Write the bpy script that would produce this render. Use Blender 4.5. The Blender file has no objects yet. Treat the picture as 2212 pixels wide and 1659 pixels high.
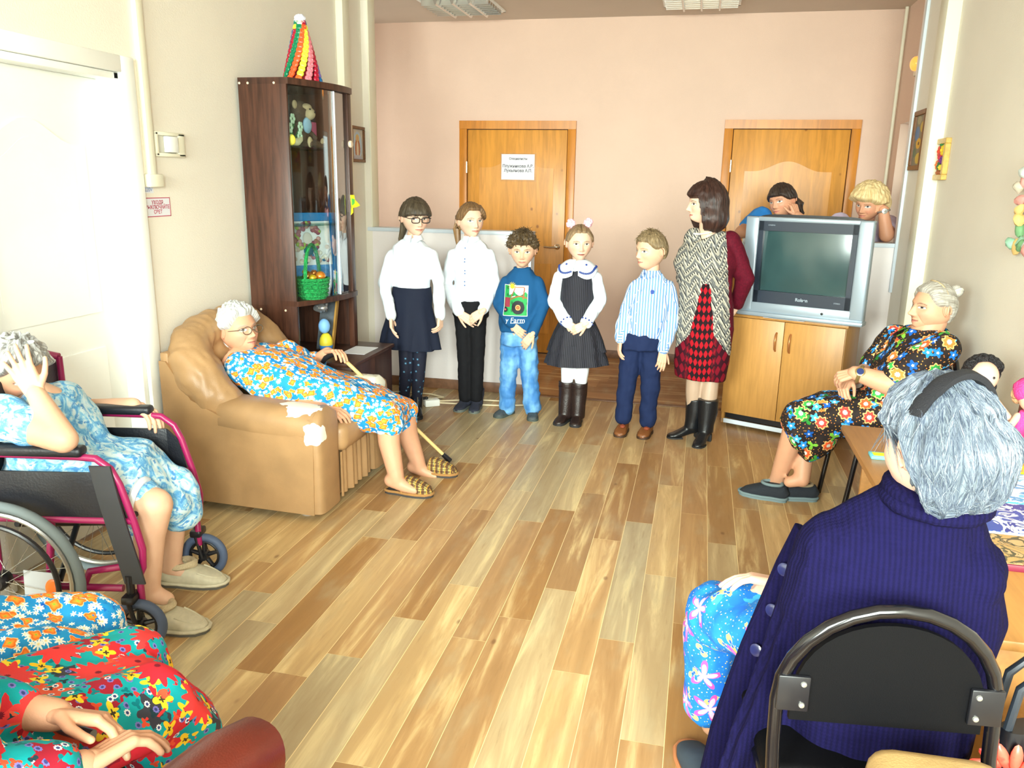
import bpy, bmesh, math, random
import numpy as np
from math import sin, cos, pi, radians, sqrt, atan2
from mathutils import Vector as V, Matrix, noise
from mathutils.bvhtree import BVHTree

# ------------------------------------------------------------------ camera, light, exposure
S = bpy.context.scene
COL = S.collection
F_PX, PITCH, ROLL, YAW, EYE = 1729.2, .2479, .017716, -.224898, 1.60
_fw = V((sin(YAW)*cos(PITCH), cos(YAW)*cos(PITCH), -sin(PITCH)))
_r = V((cos(YAW), -sin(YAW), 0)); _u = _r.cross(_fw)
_r2 = _r*cos(ROLL)+_u*sin(ROLL); _u2 = _u*cos(ROLL)-_r*sin(ROLL)
EYEP = V((0, 0, EYE))
cam = bpy.data.cameras.new('camera'); camo = bpy.data.objects.new('camera', cam); COL.objects.link(camo)
cam.sensor_width = 36; cam.lens = F_PX/2212*36; cam.clip_start = .02
camo.matrix_world = Matrix(((_r2.x, _u2.x, -_fw.x, 0), (_r2.y, _u2.y, -_fw.y, 0), (_r2.z, _u2.z, -_fw.z, EYE), (0, 0, 0, 1)))
S.camera = camo
S.view_settings.view_transform = 'Standard'; S.view_settings.look = 'None'
S.view_settings.gamma = 1; S.view_settings.use_curve_mapping = False
S.view_settings.exposure = 0.10
w = bpy.data.worlds.new('world'); S.world = w; w.use_nodes = True
w.node_tree.nodes['Background'].inputs[0].default_value = (.86, 1.0, .93, 1)
w.node_tree.nodes['Background'].inputs[1].default_value = 1.6
def area(name, loc, size, power, look, col):
    l = bpy.data.lights.new(name, 'AREA'); l.shape = 'RECTANGLE'; l.size, l.size_y = size; l.energy = power; l.color = col
    o = bpy.data.objects.new(name, l); COL.objects.link(o); o.location = loc
    o.rotation_euler = (V(look)-V(loc)).to_track_quat('-Z', 'Y').to_euler(); return o
# daylight entering through the windows of the wall behind the camera; the hall lamp is added fill
area('window_daylight', (-1.75, -3.3, 2.35), (2.4, 2.2), 1260, (.9, 4, .8), (.90, 1.0, .92))
area('window_daylight', (.75, -3.3, 2.35), (2.4, 2.2), 1200, (-2.3, 3.6, .8), (.90, 1.0, .92))
area('hall_fill', (-3.68, 6.6, 1.75), (1.1, 1.4), 6, (0, 6.9, 1.6), (1.0, .96, .92))  # unseen fill lamp, shines through an opening made up for it

def at(px, py, Y):
    """point seen at photo pixel (px,py) on the vertical plane Y metres in front of the camera"""
    d = _fw*F_PX+_r2*(px-1106)-_u2*(py-829.5)
    return EYEP+d*(Y/d.y)
def onz(px, py, z):
    d = _fw*F_PX+_r2*(px-1106)-_u2*(py-829.5)
    return EYEP+d*((z-EYE)/d.z)

# ------------------------------------------------------------------ node helper
def srgb(c):
    return tuple((x/255/12.92 if x/255 <= .04045 else ((x/255+.055)/1.055)**2.4) for x in c)
class G:
    def __init__(s, name):
        s.m = bpy.data.materials.new(name); s.m.use_nodes = True
        s.t = s.m.node_tree; s.b = s.t.nodes['Principled BSDF']
    def n(s, typ, props=None, ins=None):
        nd = s.t.nodes.new(typ)
        for k, v in (props or {}).items(): setattr(nd, k, v)
        for k, v in (ins or {}).items(): s.put(nd.inputs[k], v)
        return nd
    def put(s, sock, v):
        if isinstance(v, bpy.types.NodeSocket): s.t.links.new(v, sock)
        elif isinstance(v, (tuple, list)) and sock.type == 'RGBA' and len(v) == 3: sock.default_value = (*v, 1)
        else: sock.default_value = v
    def m_(s, op, a, b=0., c=None):
        nd = s.n('ShaderNodeMath', {'operation': op}, {0: a, 1: b})
        if c is not None: s.put(nd.inputs[2], c)
        return nd.outputs[0]
    def vm(s, op, a, b=(0, 0, 0)):
        nd = s.n('ShaderNodeVectorMath', {'operation': op}, {0: a, 1: b})
        return nd.outputs['Value'] if op in ('LENGTH', 'DOT_PRODUCT', 'DISTANCE') else nd.outputs[0]
    def scale(s, a, xyz, off=(0, 0, 0)):
        return s.n('ShaderNodeMapping', {}, {'Vector': a, 'Location': off, 'Scale': xyz}).outputs[0]
    def mix(s, f, a, b):
        nd = s.n('ShaderNodeMix', {'data_type': 'RGBA'})
        s.put(nd.inputs[0], f); s.put(nd.inputs[6], a); s.put(nd.inputs[7], b)
        return nd.outputs[2]
    def noise(s, v, sc, det=3, rough=.5, col=False, dist=0):
        nd = s.n('ShaderNodeTexNoise', {}, {'Vector': v, 'Scale': sc, 'Detail': det, 'Roughness': rough, 'Distortion': dist})
        return nd.outputs['Color' if col else 'Fac']
    def vor(s, v, sc, rnd=1., dim='2D', feat='F1'):
        return s.n('ShaderNodeTexVoronoi', {'voronoi_dimensions': dim, 'feature': feat}, {'Vector': v, 'Scale': sc, 'Randomness': rnd})
    def ramp(s, f, stops, interp='LINEAR'):
        nd = s.n('ShaderNodeValToRGB', {}, {0: f}); cr = nd.color_ramp; cr.interpolation = interp
        while len(cr.elements) < len(stops): cr.elements.new(.5)
        for e, (p, c) in zip(cr.elements, stops): e.position = p; e.color = (*c, 1)
        return nd.outputs[0]
    def sm(s, x, a, b):
        nd = s.n('ShaderNodeMapRange', {'interpolation_type': 'SMOOTHSTEP'}, {0: x, 1: a, 2: b, 3: 0., 4: 1.})
        return nd.outputs[0]
    def uv(s): return s.n('ShaderNodeTexCoord').outputs['UV']
    def ob(s): return s.n('ShaderNodeTexCoord').outputs['Object']
    def sep(s, v): return s.n('ShaderNodeSeparateXYZ', {}, {0: v}).outputs
    def comb(s, x, y, z=0.): return s.n('ShaderNodeCombineXYZ', {}, {0: x, 1: y, 2: z}).outputs[0]
    def attr(s, name='Col'): return s.n('ShaderNodeAttribute', {'attribute_name': name}).outputs['Color']
    def bump(s, h, st=.3, d=.01):
        s.t.links.new(s.n('ShaderNodeBump', {}, {'Height': h, 'Strength': st, 'Distance': d}).outputs[0], s.b.inputs['Normal'])
    def done(s, col, rough=.6, metal=0., spec=None, **kw):
        s.put(s.b.inputs['Base Color'], col); s.put(s.b.inputs['Roughness'], rough); s.put(s.b.inputs['Metallic'], metal)
        if spec is not None: s.b.inputs['Specular IOR Level'].default_value = spec
        for k, v in kw.items(): s.put(s.b.inputs[k.replace('_', ' ')], v)
        return s.m
    def flower(s, vec, sc, R, petals, rnd=1., thr=0., deep=.35, jit=.0):
        """mask of petalled flowers scattered on the 2D coordinate; also distance ratio and random per flower"""
        v = s.vor(vec, sc, rnd)
        d = s.vm('SUBTRACT', s.scale(vec, (sc, sc, sc)), s.scale(v.outputs['Position'], (sc, sc, sc)))
        x, y, _ = s.sep(d)
        rs = s.sep(v.outputs['Color'])
        ang = s.m_('ARCTAN2', y, x)
        k = s.m_('ADD', s.m_('MULTIPLY', s.m_('COSINE', s.m_('ADD', s.m_('MULTIPLY', ang, petals), s.m_('MULTIPLY', rs[0], 6.))), deep), 1.-deep)
        r = s.m_('SQRT', s.m_('ADD', s.m_('MULTIPLY', x, x), s.m_('MULTIPLY', y, y)))
        lim = s.m_('MULTIPLY', k, s.m_('MULTIPLY_ADD', rs[1], jit, R))
        q = s.m_('DIVIDE', r, lim)
        mask = s.m_('MULTIPLY', s.m_('LESS_THAN', q, 1.), s.m_('GREATER_THAN', rs[2], thr))
        return mask, q, rs
def plain(name, rgb, rough=.6, metal=0., nz=None, bump=None, spec=None, **kw):
    """one colour with a little noise in it; rgb is the sRGB colour of the thing"""
    g = G(name); c = srgb(rgb); o = g.ob()
    col = c
    if nz:
        col = g.mix(g.sm(g.noise(o, nz[0], 4), .3, .7), tuple(x*(1-nz[1]) for x in c), tuple(min(1, x*(1+nz[1])) for x in c))
    if bump: g.bump(g.noise(o, bump[0], 4), bump[1], bump[2] if len(bump) > 2 else .01)
    return g.done(col, rough, metal, spec, **kw)

# ------------------------------------------------------------------ mesh helper
def fr(d, up=(0, 0, 1)):
    d = V(d).normalized(); a = V(up)
    if abs(d.dot(a)) > .98: a = V((0, 1, 0))
    s = d.cross(a).normalized(); return s, s.cross(d)      # side, up
LOCW = {}
GO = V((0, 0, 0))          # offset of the group of things being built
class MB:
    def __init__(s): s.v = []; s.f = []; s.c = []; s.uv = {}; s.fm = []; s.col = (.8, .8, .8); s.T = None; s.mi = 0
    def add(s, vs, fs, cols=None):
        o = len(s.v)
        if s.T is not None: vs = [s.T@V(p) for p in vs]
        elif GO.length: vs = [V(p)+GO for p in vs]
        s.v += [tuple(p) for p in vs]; s.c += list(cols) if cols is not None else [s.col]*len(vs)
        s.f += [tuple(i+o for i in f) for f in fs]; s.fm += [s.mi]*len(fs); return s
    def join(s, o):
        k = len(s.v); s.v += o.v; s.c += o.c; s.f += [tuple(i+k for i in f) for f in o.f]; s.fm += o.fm; return s
    def box(s, lo, hi, b=0., seg=2):
        lo, hi = V(lo), V(hi)
        return s.rbox((lo+hi)/2, hi-lo, b, seg)
    def rbox(s, c, size, b=0., seg=2, R=None):
        bm = bmesh.new(); bmesh.ops.create_cube(bm, size=1)
        for v in bm.verts: v.co = V((v.co.x*size[0], v.co.y*size[1], v.co.z*size[2]))
        if b > 0: bmesh.ops.bevel(bm, geom=bm.edges[:], offset=min(b, min(size)*.49), segments=seg, affect='EDGES', profile=.5)
        R = R or Matrix.Identity(3); c = V(c)
        bm.verts.index_update()
        s.add([c+R@v.co for v in bm.verts], [[v.index for v in f.verts] for f in bm.faces]); bm.free(); return s
    def loft(s, cs, rx, ry, side=None, n=20, pw=2., cap=True, mod=None, sides=None):
        """closed skin over elliptic rings; side = direction of rx (or None: free frame)"""
        cs = [V(c) for c in cs]; m = len(cs); vs = []
        for i in range(m):
            t = (cs[min(i+1, m-1)]-cs[max(i-1, 0)]).normalized()
            if sides: a = V(sides[i])
            elif side is not None: a = V(side)
            else: a = fr(t)[0]
            u = t.cross(a).normalized() if abs(t.dot(a.normalized())) < .995 else fr(t)[1]
            a = u.cross(t).normalized()
            for k in range(n):
                th = 2*pi*k/n; c_, s_ = cos(th), sin(th); e = 2/pw
                q = mod(i, th) if mod else 1.
                vs.append(cs[i]+a*(rx[i]*q*math.copysign(abs(c_)**e, c_))+u*(ry[i]*q*math.copysign(abs(s_)**e, s_)))
        fs = [(i*n+k, i*n+(k+1) % n, (i+1)*n+(k+1) % n, (i+1)*n+k) for i in range(m-1) for k in range(n)]
        if cap: fs += [tuple(range(n))[::-1], tuple(range((m-1)*n, m*n))]
        return s.add(vs, fs)
    def tube(s, pts, r, n=10, closed=False, cap=True):
        pts = [V(p) for p in pts]; m = len(pts); rr = r if isinstance(r, (list, tuple)) else [r]*m
        a = None; vs = []
        for i in range(m):
            t = (pts[(i+1) % m if closed else min(i+1, m-1)]-pts[(i-1) % m if closed else max(i-1, 0)]).normalized()
            if a is None: a = fr(t)[0]
            a = (a-t*a.dot(t)).normalized(); b = t.cross(a)
            vs += [pts[i]+a*(rr[i]*cos(2*pi*k/n))+b*(rr[i]*sin(2*pi*k/n)) for k in range(n)]
        L = m if closed else m-1
        fs = [(i*n+k, i*n+(k+1) % n, ((i+1) % m)*n+(k+1) % n, ((i+1) % m)*n+k) for i in range(L) for k in range(n)]
        if cap and not closed: fs += [tuple(range(n))[::-1], tuple(range((m-1)*n, m*n))]
        return s.add(vs, fs)
    def cap(s, p, q, r0, r1=None, n=12):
        """tapered capsule"""
        p, q = V(p), V(q); r1 = r0 if r1 is None else r1; d = q-p; L = d.length
        t = d/L if L > 1e-6 else V((0, 0, 1)); cs = []; rs = []
        for k in range(5): a = pi/2*(1-k/4.); cs.append(p-t*(r0*sin(a))); rs.append(max(r0*cos(a), r0*.05))
        for k in range(5): a = pi/2*k/4.; cs.append(q+t*(r1*sin(a))); rs.append(max(r1*cos(a), r1*.05))
        a_, b_ = fr(t); vs = []
        for c, r in zip(cs, rs): vs += [c+a_*(r*cos(2*pi*k/n))+b_*(r*sin(2*pi*k/n)) for k in range(n)]
        m = len(cs)
        fs = [(i*n+k, i*n+(k+1) % n, (i+1)*n+(k+1) % n, (i+1)*n+k) for i in range(m-1) for k in range(n)]
        fs += [tuple(range(n))[::-1], tuple(range((m-1)*n, m*n))]
        return s.add(vs, fs)
    def chain(s, pts, rs, n=12):
        for i in range(len(pts)-1): s.cap(pts[i], pts[i+1], rs[i], rs[i+1], n)
        return s
    def ell(s, c, r, R=None, n=20, m=12):
        R = R or Matrix.Identity(3); c = V(c); r = (r, r, r) if isinstance(r, (int, float)) else r
        vs = [c+R@V((0, 0, r[2]))]
        for i in range(1, m):
            a = pi*i/m
            vs += [c+R@V((r[0]*sin(a)*cos(2*pi*k/n), r[1]*sin(a)*sin(2*pi*k/n), r[2]*cos(a))) for k in range(n)]
        vs.append(c+R@V((0, 0, -r[2]))); last = len(vs)-1
        fs = [(0, 1+k, 1+(k+1) % n) for k in range(n)]
        fs += [(1+i*n+k, 1+(i+1)*n+k, 1+(i+1)*n+(k+1) % n, 1+i*n+(k+1) % n) for i in range(m-2) for k in range(n)]
        fs += [(last, 1+(m-2)*n+(k+1) % n, 1+(m-2)*n+k) for k in range(n)]
        return s.add(vs, fs)
    def prism(s, poly, d, o=(0, 0, 0), ax=((1, 0, 0), (0, 0, 1)), b=0):
        """polygon given in 2D, axes ax, extruded by vector d"""
        o = V(o); a, c = V(ax[0]), V(ax[1]); d = V(d); n = len(poly)
        vs = [o+a*x+c*y for x, y in poly]; vs += [p+d for p in vs]
        fs = [tuple(range(n)), tuple(range(n, 2*n))[::-1]]+[(i, i+n, (i+1) % n+n, (i+1) % n) for i in range(n)]
        return s.add(vs, fs)
    def lathe(s, o, prof, ax=(0, 0, 1), n=24):
        o = V(o); t = V(ax).normalized(); a, b = fr(t); vs = []
        for r, h in prof: vs += [o+t*h+a*(r*cos(2*pi*k/n))+b*(r*sin(2*pi*k/n)) for k in range(n)]
        m = len(prof)
        fs = [(i*n+k, i*n+(k+1) % n, (i+1)*n+(k+1) % n, (i+1)*n+k) for i in range(m-1) for k in range(n)]
        if prof[0][0] > 1e-5: fs.append(tuple(range(n))[::-1])
        if prof[-1][0] > 1e-5: fs.append(tuple(range((m-1)*n, m*n)))
        return s.add(vs, fs)
    def grid(s, fn, nu, nv, cols=None, wrap=False):
        vs = [fn(i/(nu-(0 if wrap else 1)), j/(nv-1)) for j in range(nv) for i in range(nu)]
        cc = [cols(i/(nu-(0 if wrap else 1)), j/(nv-1)) for j in range(nv) for i in range(nu)] if cols else None
        L = nu if wrap else nu-1
        fs = [(j*nu+i, j*nu+(i+1) % nu, (j+1)*nu+(i+1) % nu, (j+1)*nu+i) for j in range(nv-1) for i in range(L)]
        return s.add(vs, fs, cc)
    def disp(s, amp, sc, seed=0., dirs=(1, 1, 1)):
        """wrinkles: push vertices along their normals by 3D noise"""
        me = bpy.data.meshes.new('t'); me.from_pydata(s.v, [], s.f); me.update()
        nr = [v.normal.copy() for v in me.vertices]; bpy.data.meshes.remove(me)
        for i, (p, n) in enumerate(zip(s.v, nr)):
            q = V((p[0]*sc*dirs[0]+seed, p[1]*sc*dirs[1], p[2]*sc*dirs[2]))
            h = noise.noise(q)+.5*noise.noise(q*2.1)
            s.v[i] = tuple(V(p)+n*(amp*h))
        return s
    def build(s, name, mat, parent=None, loc=None, sharp=40, uvs=None, smooth=True, **props):
        me = bpy.data.meshes.new(name); o = bpy.data.objects.new(name, me)
        base = V(LOCW[parent.name]) if parent else (V(loc)+GO if loc is not None else V((0, 0, 0)))
        vs = np.array(s.v, float)-np.array(base)
        me.from_pydata([tuple(p) for p in vs], [], s.f); me.update()
        ca = me.color_attributes.new('Col', 'FLOAT_COLOR', 'POINT')
        ca.data.foreach_set('color', np.c_[np.array(s.c, float), np.ones(len(s.v))].ravel().astype(np.float32))
        lay = me.uv_layers.new(name='UVMap')
        if uvs is not None:
            li = np.empty(len(me.loops), int); me.loops.foreach_get('vertex_index', li)
            u = np.array(uvs, float)[li]
        else:       # box projection in metres
            nl = len(me.loops); li = np.empty(nl, int); me.loops.foreach_get('vertex_index', li)
            nf = len(me.polygons); nr = np.empty(nf*3); me.polygons.foreach_get('normal', nr); nr = nr.reshape(-1, 3)
            tot = np.empty(nf, int); me.polygons.foreach_get('loop_total', tot)
            N = np.abs(np.repeat(nr, tot, 0)); P = vs[li]; ax = N.argmax(1)
            u = np.where((ax == 0)[:, None], P[:, [1, 2]]+[.37, .11], np.where((ax == 1)[:, None], P[:, [0, 2]], P[:, [0, 1]]+[.71, .53]))
        lay.data.foreach_set('uv', u.ravel().astype(np.float32))
        for m in (mat if isinstance(mat, (list, tuple)) else [mat]): me.materials.append(m)
        if max(s.fm, default=0) > 0: me.polygons.foreach_set('material_index', s.fm)
        if smooth:
            me.polygons.foreach_set('use_smooth', [True]*len(me.polygons))
            if sharp < 180: me.set_sharp_from_angle(angle=radians(sharp))
        COL.objects.link(o)
        if parent: o.parent = parent; LOCW[o.name] = base
        else: o.location = base; LOCW[o.name] = base
        for k, v in props.items(): o[k] = v
        return o
def thing(name, label, cat, loc, group=None):
    o = bpy.data.objects.new(name, None); COL.objects.link(o); o.empty_display_size = .05
    loc = V(loc)+GO; o.location = loc; LOCW[o.name] = V(loc); o['label'] = label; o['category'] = cat
    if group: o['group'] = group
    return o
def solid(mb, vox, it=4, fac=.5):
    """union of the closed pieces of mb as one continuous skin"""
    me = bpy.data.meshes.new('t'); me.from_pydata(mb.v, [], mb.f); me.update()
    o = bpy.data.objects.new('t', me); COL.objects.link(o)
    r = o.modifiers.new('r', 'REMESH'); r.mode = 'VOXEL'; r.voxel_size = vox
    if it:
        q = o.modifiers.new('s', 'SMOOTH'); q.iterations = it; q.factor = fac
    dg = bpy.context.evaluated_depsgraph_get(); ev = o.evaluated_get(dg); m2 = ev.to_mesh()
    out = MB(); n = len(m2.vertices); a = np.empty(n*3, np.float32); m2.vertices.foreach_get('co', a)
    out.v = [tuple(p) for p in a.reshape(-1, 3).astype(float)]; out.c = [mb.col]*n
    out.f = [tuple(p.vertices) for p in m2.polygons]; out.fm = [0]*len(out.f)
    ev.to_mesh_clear(); bpy.data.objects.remove(o); bpy.data.meshes.remove(me)
    return out
def struct(name, mb, mat, **k): return mb.build(name, mat, None, kind='structure', **k)
# ------------------------------------------------------------------ the room
XL, XR, YP, YB, ZC = -2.52, 1.33, 5.87, 7.415, 2.98
def wallpaper(name, rgb, sc=160., st=.25):
    g = G(name); o = g.ob(); c = srgb(rgb)
    g.bump(g.noise(o, sc, 4), st, .004)
    return g.done(g.mix(g.sm(g.noise(o, 2.5, 5), .3, .75), tuple(x*.96 for x in c), c), .75, spec=.25)
M_cream = wallpaper('cream_wallpaper', (236, 229, 215))
M_pink = wallpaper('pink_wallpaper', (222, 193, 174))
M_half = wallpaper('pale_wallpaper', (242, 234, 232))
M_ceil = wallpaper('ceiling_paint', (208, 194, 178), 60, .1)
M_white = plain('white_paint', (242, 244, 239), .4, nz=(3, .02))
M_trimw = plain('bluish_white_plastic', (215, 226, 236), .35)
M_ivory = plain('ivory_plastic', (232, 228, 206), .4)
M_brown = plain('brown_skirting', (122, 86, 62), .45, nz=(30, .15))
def plank_mat(name, along=1, tones=None, rough=.42, line=True):
    g = G(name); a = g.sep(g.attr()); o = g.ob()
    sc = (1., .085, 1.) if along == 1 else (.085, 1., 1.)
    v = g.vm('ADD', g.scale(o, sc), g.comb(g.m_('MULTIPLY', a[1], 13.), g.m_('MULTIPLY', a[2], 17.)))
    n1 = g.noise(v, 14, 6, .62, dist=.6); n2 = g.noise(v, 70, 4, .6); n3 = g.noise(g.scale(o, (1, .35, 1)), 9, 4)
    base = g.ramp(a[0], tones, 'CONSTANT')
    c = g.mix(g.sm(n1, .35, .68), g.mix(.36, base, srgb((120, 82, 44))), base)
    c = g.mix(g.m_('MULTIPLY', g.sm(n1, .52, .72), .55), c, srgb((236, 214, 158)))
    c = g.mix(g.m_('MULTIPLY', g.sm(n2, .55, .8), .35), c, srgb((120, 84, 44)))
    c = g.mix(g.m_('MULTIPLY', g.sm(n3, .5, .75), .4), c, srgb((178, 164, 130)))
    kn = g.vor(g.scale(o, (1, .55, 1)), 5.5, 1., '3D').outputs['Distance']
    c = g.mix(g.m_('MULTIPLY', g.m_('SUBTRACT', 1., g.sm(kn, .02, .075)), .6), c, srgb((104, 66, 34)))
    c = g.mix(g.m_('LESS_THAN', a[0], -.5), c, srgb((238, 214, 160)))
    g.bump(n2, .06, .002)
    return g.done(c, g.m_('MULTIPLY_ADD', n2, .12, rough), spec=.4)
TONES = [(0, srgb((180, 140, 94))), (.14, srgb((167, 124, 74))), (.28, srgb((196, 172, 130))), (.42, srgb((192, 152, 102))), (.58, srgb((182, 164, 128))), (.72, srgb((168, 130, 86))), (.86, srgb((206, 172, 120)))]
M_floor = plank_mat('vinyl_planks', 1, TONES, .3)
M_hfloor = plank_mat('hall_laminate', 0, [(0, srgb((166, 118, 74))), (.4, srgb((150, 104, 62))), (.7, srgb((176, 126, 80)))])
def planks(mb, x0, x1, y0, y1, w, L, along, offs, rnd):
    """every board a quad with its own tone, thin pale grooves between"""
    g = .0012; u0, u1 = (x0, x1) if along == 1 else (y0, y1); t0, t1 = (y0, y1) if along == 1 else (x0, x1)
    k = math.floor((u0-.001)/w)
    while k*w < u1:
        a, b = max(u0, k*w+.003), min(u1, (k+1)*w+.003); off = offs.get(k, (rnd.random())*L); y = t0-((t0-off) % L)
        while y < t1:
            p, q = max(t0, y), min(t1, y+L)
            if q-p > .002 and b-a > .002:
                c = (rnd.random(), rnd.random(), rnd.random()); e = [(a+g, p+g*.6), (b-g, p+g*.6), (b-g, q-g*.6), (a+g, q-g*.6)]
                mb.add([(s_, t_, 0) if along == 1 else (t_, s_, 0) for s_, t_ in (e if along == 1 else e[::-1])], [(0, 1, 2, 3)], [c]*4)
            y += L
        k += 1
rnd = random.Random(5)
fl = MB(); fl.col = (-1, 0, 0); fl.add([(-2.7, -1.3, -.0006), (1.5, -1.3, -.0006), (1.5, 5.9, -.0006), (-2.7, 5.9, -.0006)], [(0, 1, 2, 3)])
OFF = {-6: 3.54, -5: 3.72, -4: 3.98, -3: 3.431, -2: 3.666, -1: 3.14, 0: 3.842, 1: 3.525, 2: 3.98}
planks(fl, -2.7, 1.5, -1.3, 5.9, .1292, 1.068, 1, OFF, rnd)
struct('floor', fl, M_floor)
hf = MB(); hf.col = (0, 0, 0); hf.add([(-3.7, 5.9, -.0006), (1.6, 5.9, -.0006), (1.6, 7.5, -.0006), (-3.7, 7.5, -.0006)], [(0, 1, 2, 3)])
planks(hf, -3.7, 1.6, 5.9, 7.5, .19, 1.2, 0, {}, rnd); struct('floor_hall', hf, M_hfloor)
struct('trim_1', MB().box((-1.216, 5.84, 0), (.29, 5.885, .006), .002), M_brown)
c = MB().box((-2.72, -1.3, ZC), (1.6, YP, ZC+.1)); c.box((-3.7, YP, ZC), (1.6, 7.55, ZC+.1)); struct('ceiling', c, M_ceil)
# left wall with the recess of the white door
DY0, DY1 = 2.32, 3.22
c = MB()
for lo, hi in (((-2.66, -1.3, 0), (XL, DY0, ZC)), ((-2.66, DY1, 0), (XL, YP, ZC)), ((-2.66, DY0, 2.03), (XL, DY1, ZC))): c.box(lo, hi)
struct('wall_left', c, M_cream)
c = MB().box((XR, -1.3, 0), (1.46, YP, ZC)); c.box((1.285, 5.45, 0), (XR, YP, ZC)); struct('wall_right', c, M_cream)
c = MB()
for lo, hi in (((-2.66, -1.3, 0), (1.46, -1.2, .95)), ((-2.66, -1.3, 2.55), (1.46, -1.2, ZC)), ((-2.66, -1.3, .95), (-2.35, -1.2, 2.55)), ((-.75, -1.3, .95), (-.25, -1.2, 2.55)), ((1.35, -1.3, .95), (1.46, -1.2, 2.55))): c.box(lo, hi)
struct('wall_window_side', c, M_cream)
for i, (a, b) in enumerate(((-2.35, -.75), (-.25, 1.35))):
    c = MB(); yy = (-1.28, -1.22)
    for lo, hi in (((a, yy[0], .95), (b, yy[1], 1.0)), ((a, yy[0], 2.5), (b, yy[1], 2.55)), ((a, yy[0], .95), (a+.05, yy[1], 2.55)), ((b-.05, yy[0], .95), (b, yy[1], 2.55)), (((a+b)/2-.03, yy[0], .95), ((a+b)/2+.03, yy[1], 2.55))): c.box(lo, hi, .006)
    struct('window_%d' % (i+1), c, M_white)
# partition between room and hall
c = MB().box((-2.66, YP, 0), (-2.468, YP+.12, ZC)); struct('wall_partition_left', c, M_cream)
c = MB().box((-2.468, YP, 0), (-1.222, YP+.12, 1.215)); struct('wall_half_left', c, M_half)
c = MB().box((-2.505, YP-.012, 1.212), (-1.212, YP+.132, 1.24), .004); c.box((-1.224, YP-.004, 0), (-1.214, YP+.124, 1.213)); struct('trim_2', c, M_trimw)
c = MB().box((1.285, YP, 0), (1.60, YP+.12, ZC)); struct('wall_partition_right', c, M_half)
c = MB().box((.30, YP, 0), (1.285, YP+.12, 1.215)); struct('wall_half_right', c, M_half)
c = MB().box((.29, YP-.012, 1.212), (1.285, YP+.135, 1.24), .004); c.box((.288, YP-.004, 0), (.30, YP+.124, 1.213)); struct('trim_3', c, M_trimw)
c = MB().box((1.268, YP-.03, .915), (1.287, YP+.004, ZC), .002); struct('trim_4', c, M_trimw)
c = MB().box((1.255, 5.29, 0), (1.335, 5.452, ZC), .004); struct('trim_5', c, M_ivory)
c = MB().box((-2.472, YP-.004, 1.243), (-2.462, YP+.124, ZC), .002); struct('trim_6', c, M_ivory)
c = MB().box((-2.525, 5.45, 0), (-2.47, 5.56, ZC), .006); struct('trim_7', c, M_ivory)
c = MB().box((-2.43, YP-.012, 0), (-1.222, YP+.001, .078), .003); struct('baseboard_half_left', c, M_brown)
c = MB().box((.30, YP-.012, 0), (1.285, YP+.001, .078), .003); struct('baseboard_half_right', c, M_brown)
# hall shell
c = MB().box((-3.7, YB, 0), (1.6, YB+.1, ZC)); struct('wall_back', c, M_pink)
c = MB().box((-3.7, YP+.12, 0), (-2.66, YP+.02, ZC))
struct('wall_hall_front', c, M_pink)
c = MB()
for lo, hi in (((-3.7, YP, 0), (-3.6, 7.5, 1.0)), ((-3.7, YP, 2.5), (-3.6, 7.5, ZC)), ((-3.7, YP, 1), (-3.6, 6.0, 2.5)), ((-3.7, 7.2, 1), (-3.6, 7.5, 2.5))): c.box(lo, hi)
struct('wall_hall_left', c, M_pink)  # unseen end wall; its opening is added to let the hall fill lamp in
c = MB()
for lo, hi in (((1.47, YP+.12, 0), (1.6, 7.5, .95)), ((1.47, YP+.12, 2.09), (1.6, 7.5, ZC)), ((1.47, YP+.12, .95), (1.6, 6.60, 2.09)), ((1.47, 7.14, .95), (1.6, 7.5, 2.09))): c.box(lo, hi)
struct('wall_hall_right', c, M_pink)
c = MB()
for lo, hi in (((1.55, 6.60, .95), (1.59, 7.14, 1.0)), ((1.55, 6.60, 2.04), (1.59, 7.14, 2.09)), ((1.55, 6.6, .95), (1.59, 6.64, 2.09)), ((1.55, 7.10, .95), (1.59, 7.14, 2.09))): c.box(lo, hi)
struct('window_3', c, M_white)
c = MB().tube([(1.45, 7.33, 0), (1.45, 7.33, ZC)], .014); struct('trim_8', c, M_ivory)
def boxes(*bs, b=0):
    c = MB()
    for lo, hi in bs: c.box(lo, hi, b)
    return c
struct('baseboard_back', boxes(((-3.6, YB-.014, 0), (-2.229, YB, .075)), ((-1.147, YB-.014, 0), (.134, YB, .075)), ((1.228, YB-.014, 0), (1.47, YB, .075)), b=.003), M_brown)

# pine doors of the back wall
def pine(name, rgb, knots=True):
    g = G(name); o = g.ob(); c = srgb(rgb)
    v = g.scale(o, (1, 1, .11))
    n = g.noise(v, 26, 5, .6, dist=.5)
    col = g.mix(g.sm(n, .3, .7), tuple(x*.82 for x in c), tuple(min(1, x*1.12) for x in c))
    st = g.m_('FRACT', g.m_('MULTIPLY', g.sep(o)[0], 10.5))
    lam = g.noise(g.comb(g.m_('FLOOR', g.m_('MULTIPLY', g.sep(o)[0], 10.5)), 0.), 3.1, 0)
    col = g.mix(g.m_('MULTIPLY', g.sm(lam, .4, .6), .25), col, srgb((226, 160, 70)))
    if knots:
        k = g.vor(g.scale(o, (1, 1, .8)), 6.2, 1., '3D'); d = k.outputs['Distance']
        kk = g.m_('MULTIPLY', g.m_('SUBTRACT', 1., g.sm(d, .035, .11)), g.m_('GREATER_THAN', g.sep(k.outputs['Color'])[0], .2))
        col = g.mix(g.m_('MULTIPLY', kk, .75), col, srgb((126, 66, 18)))
    return g.done(col, .35, spec=.45)
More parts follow.
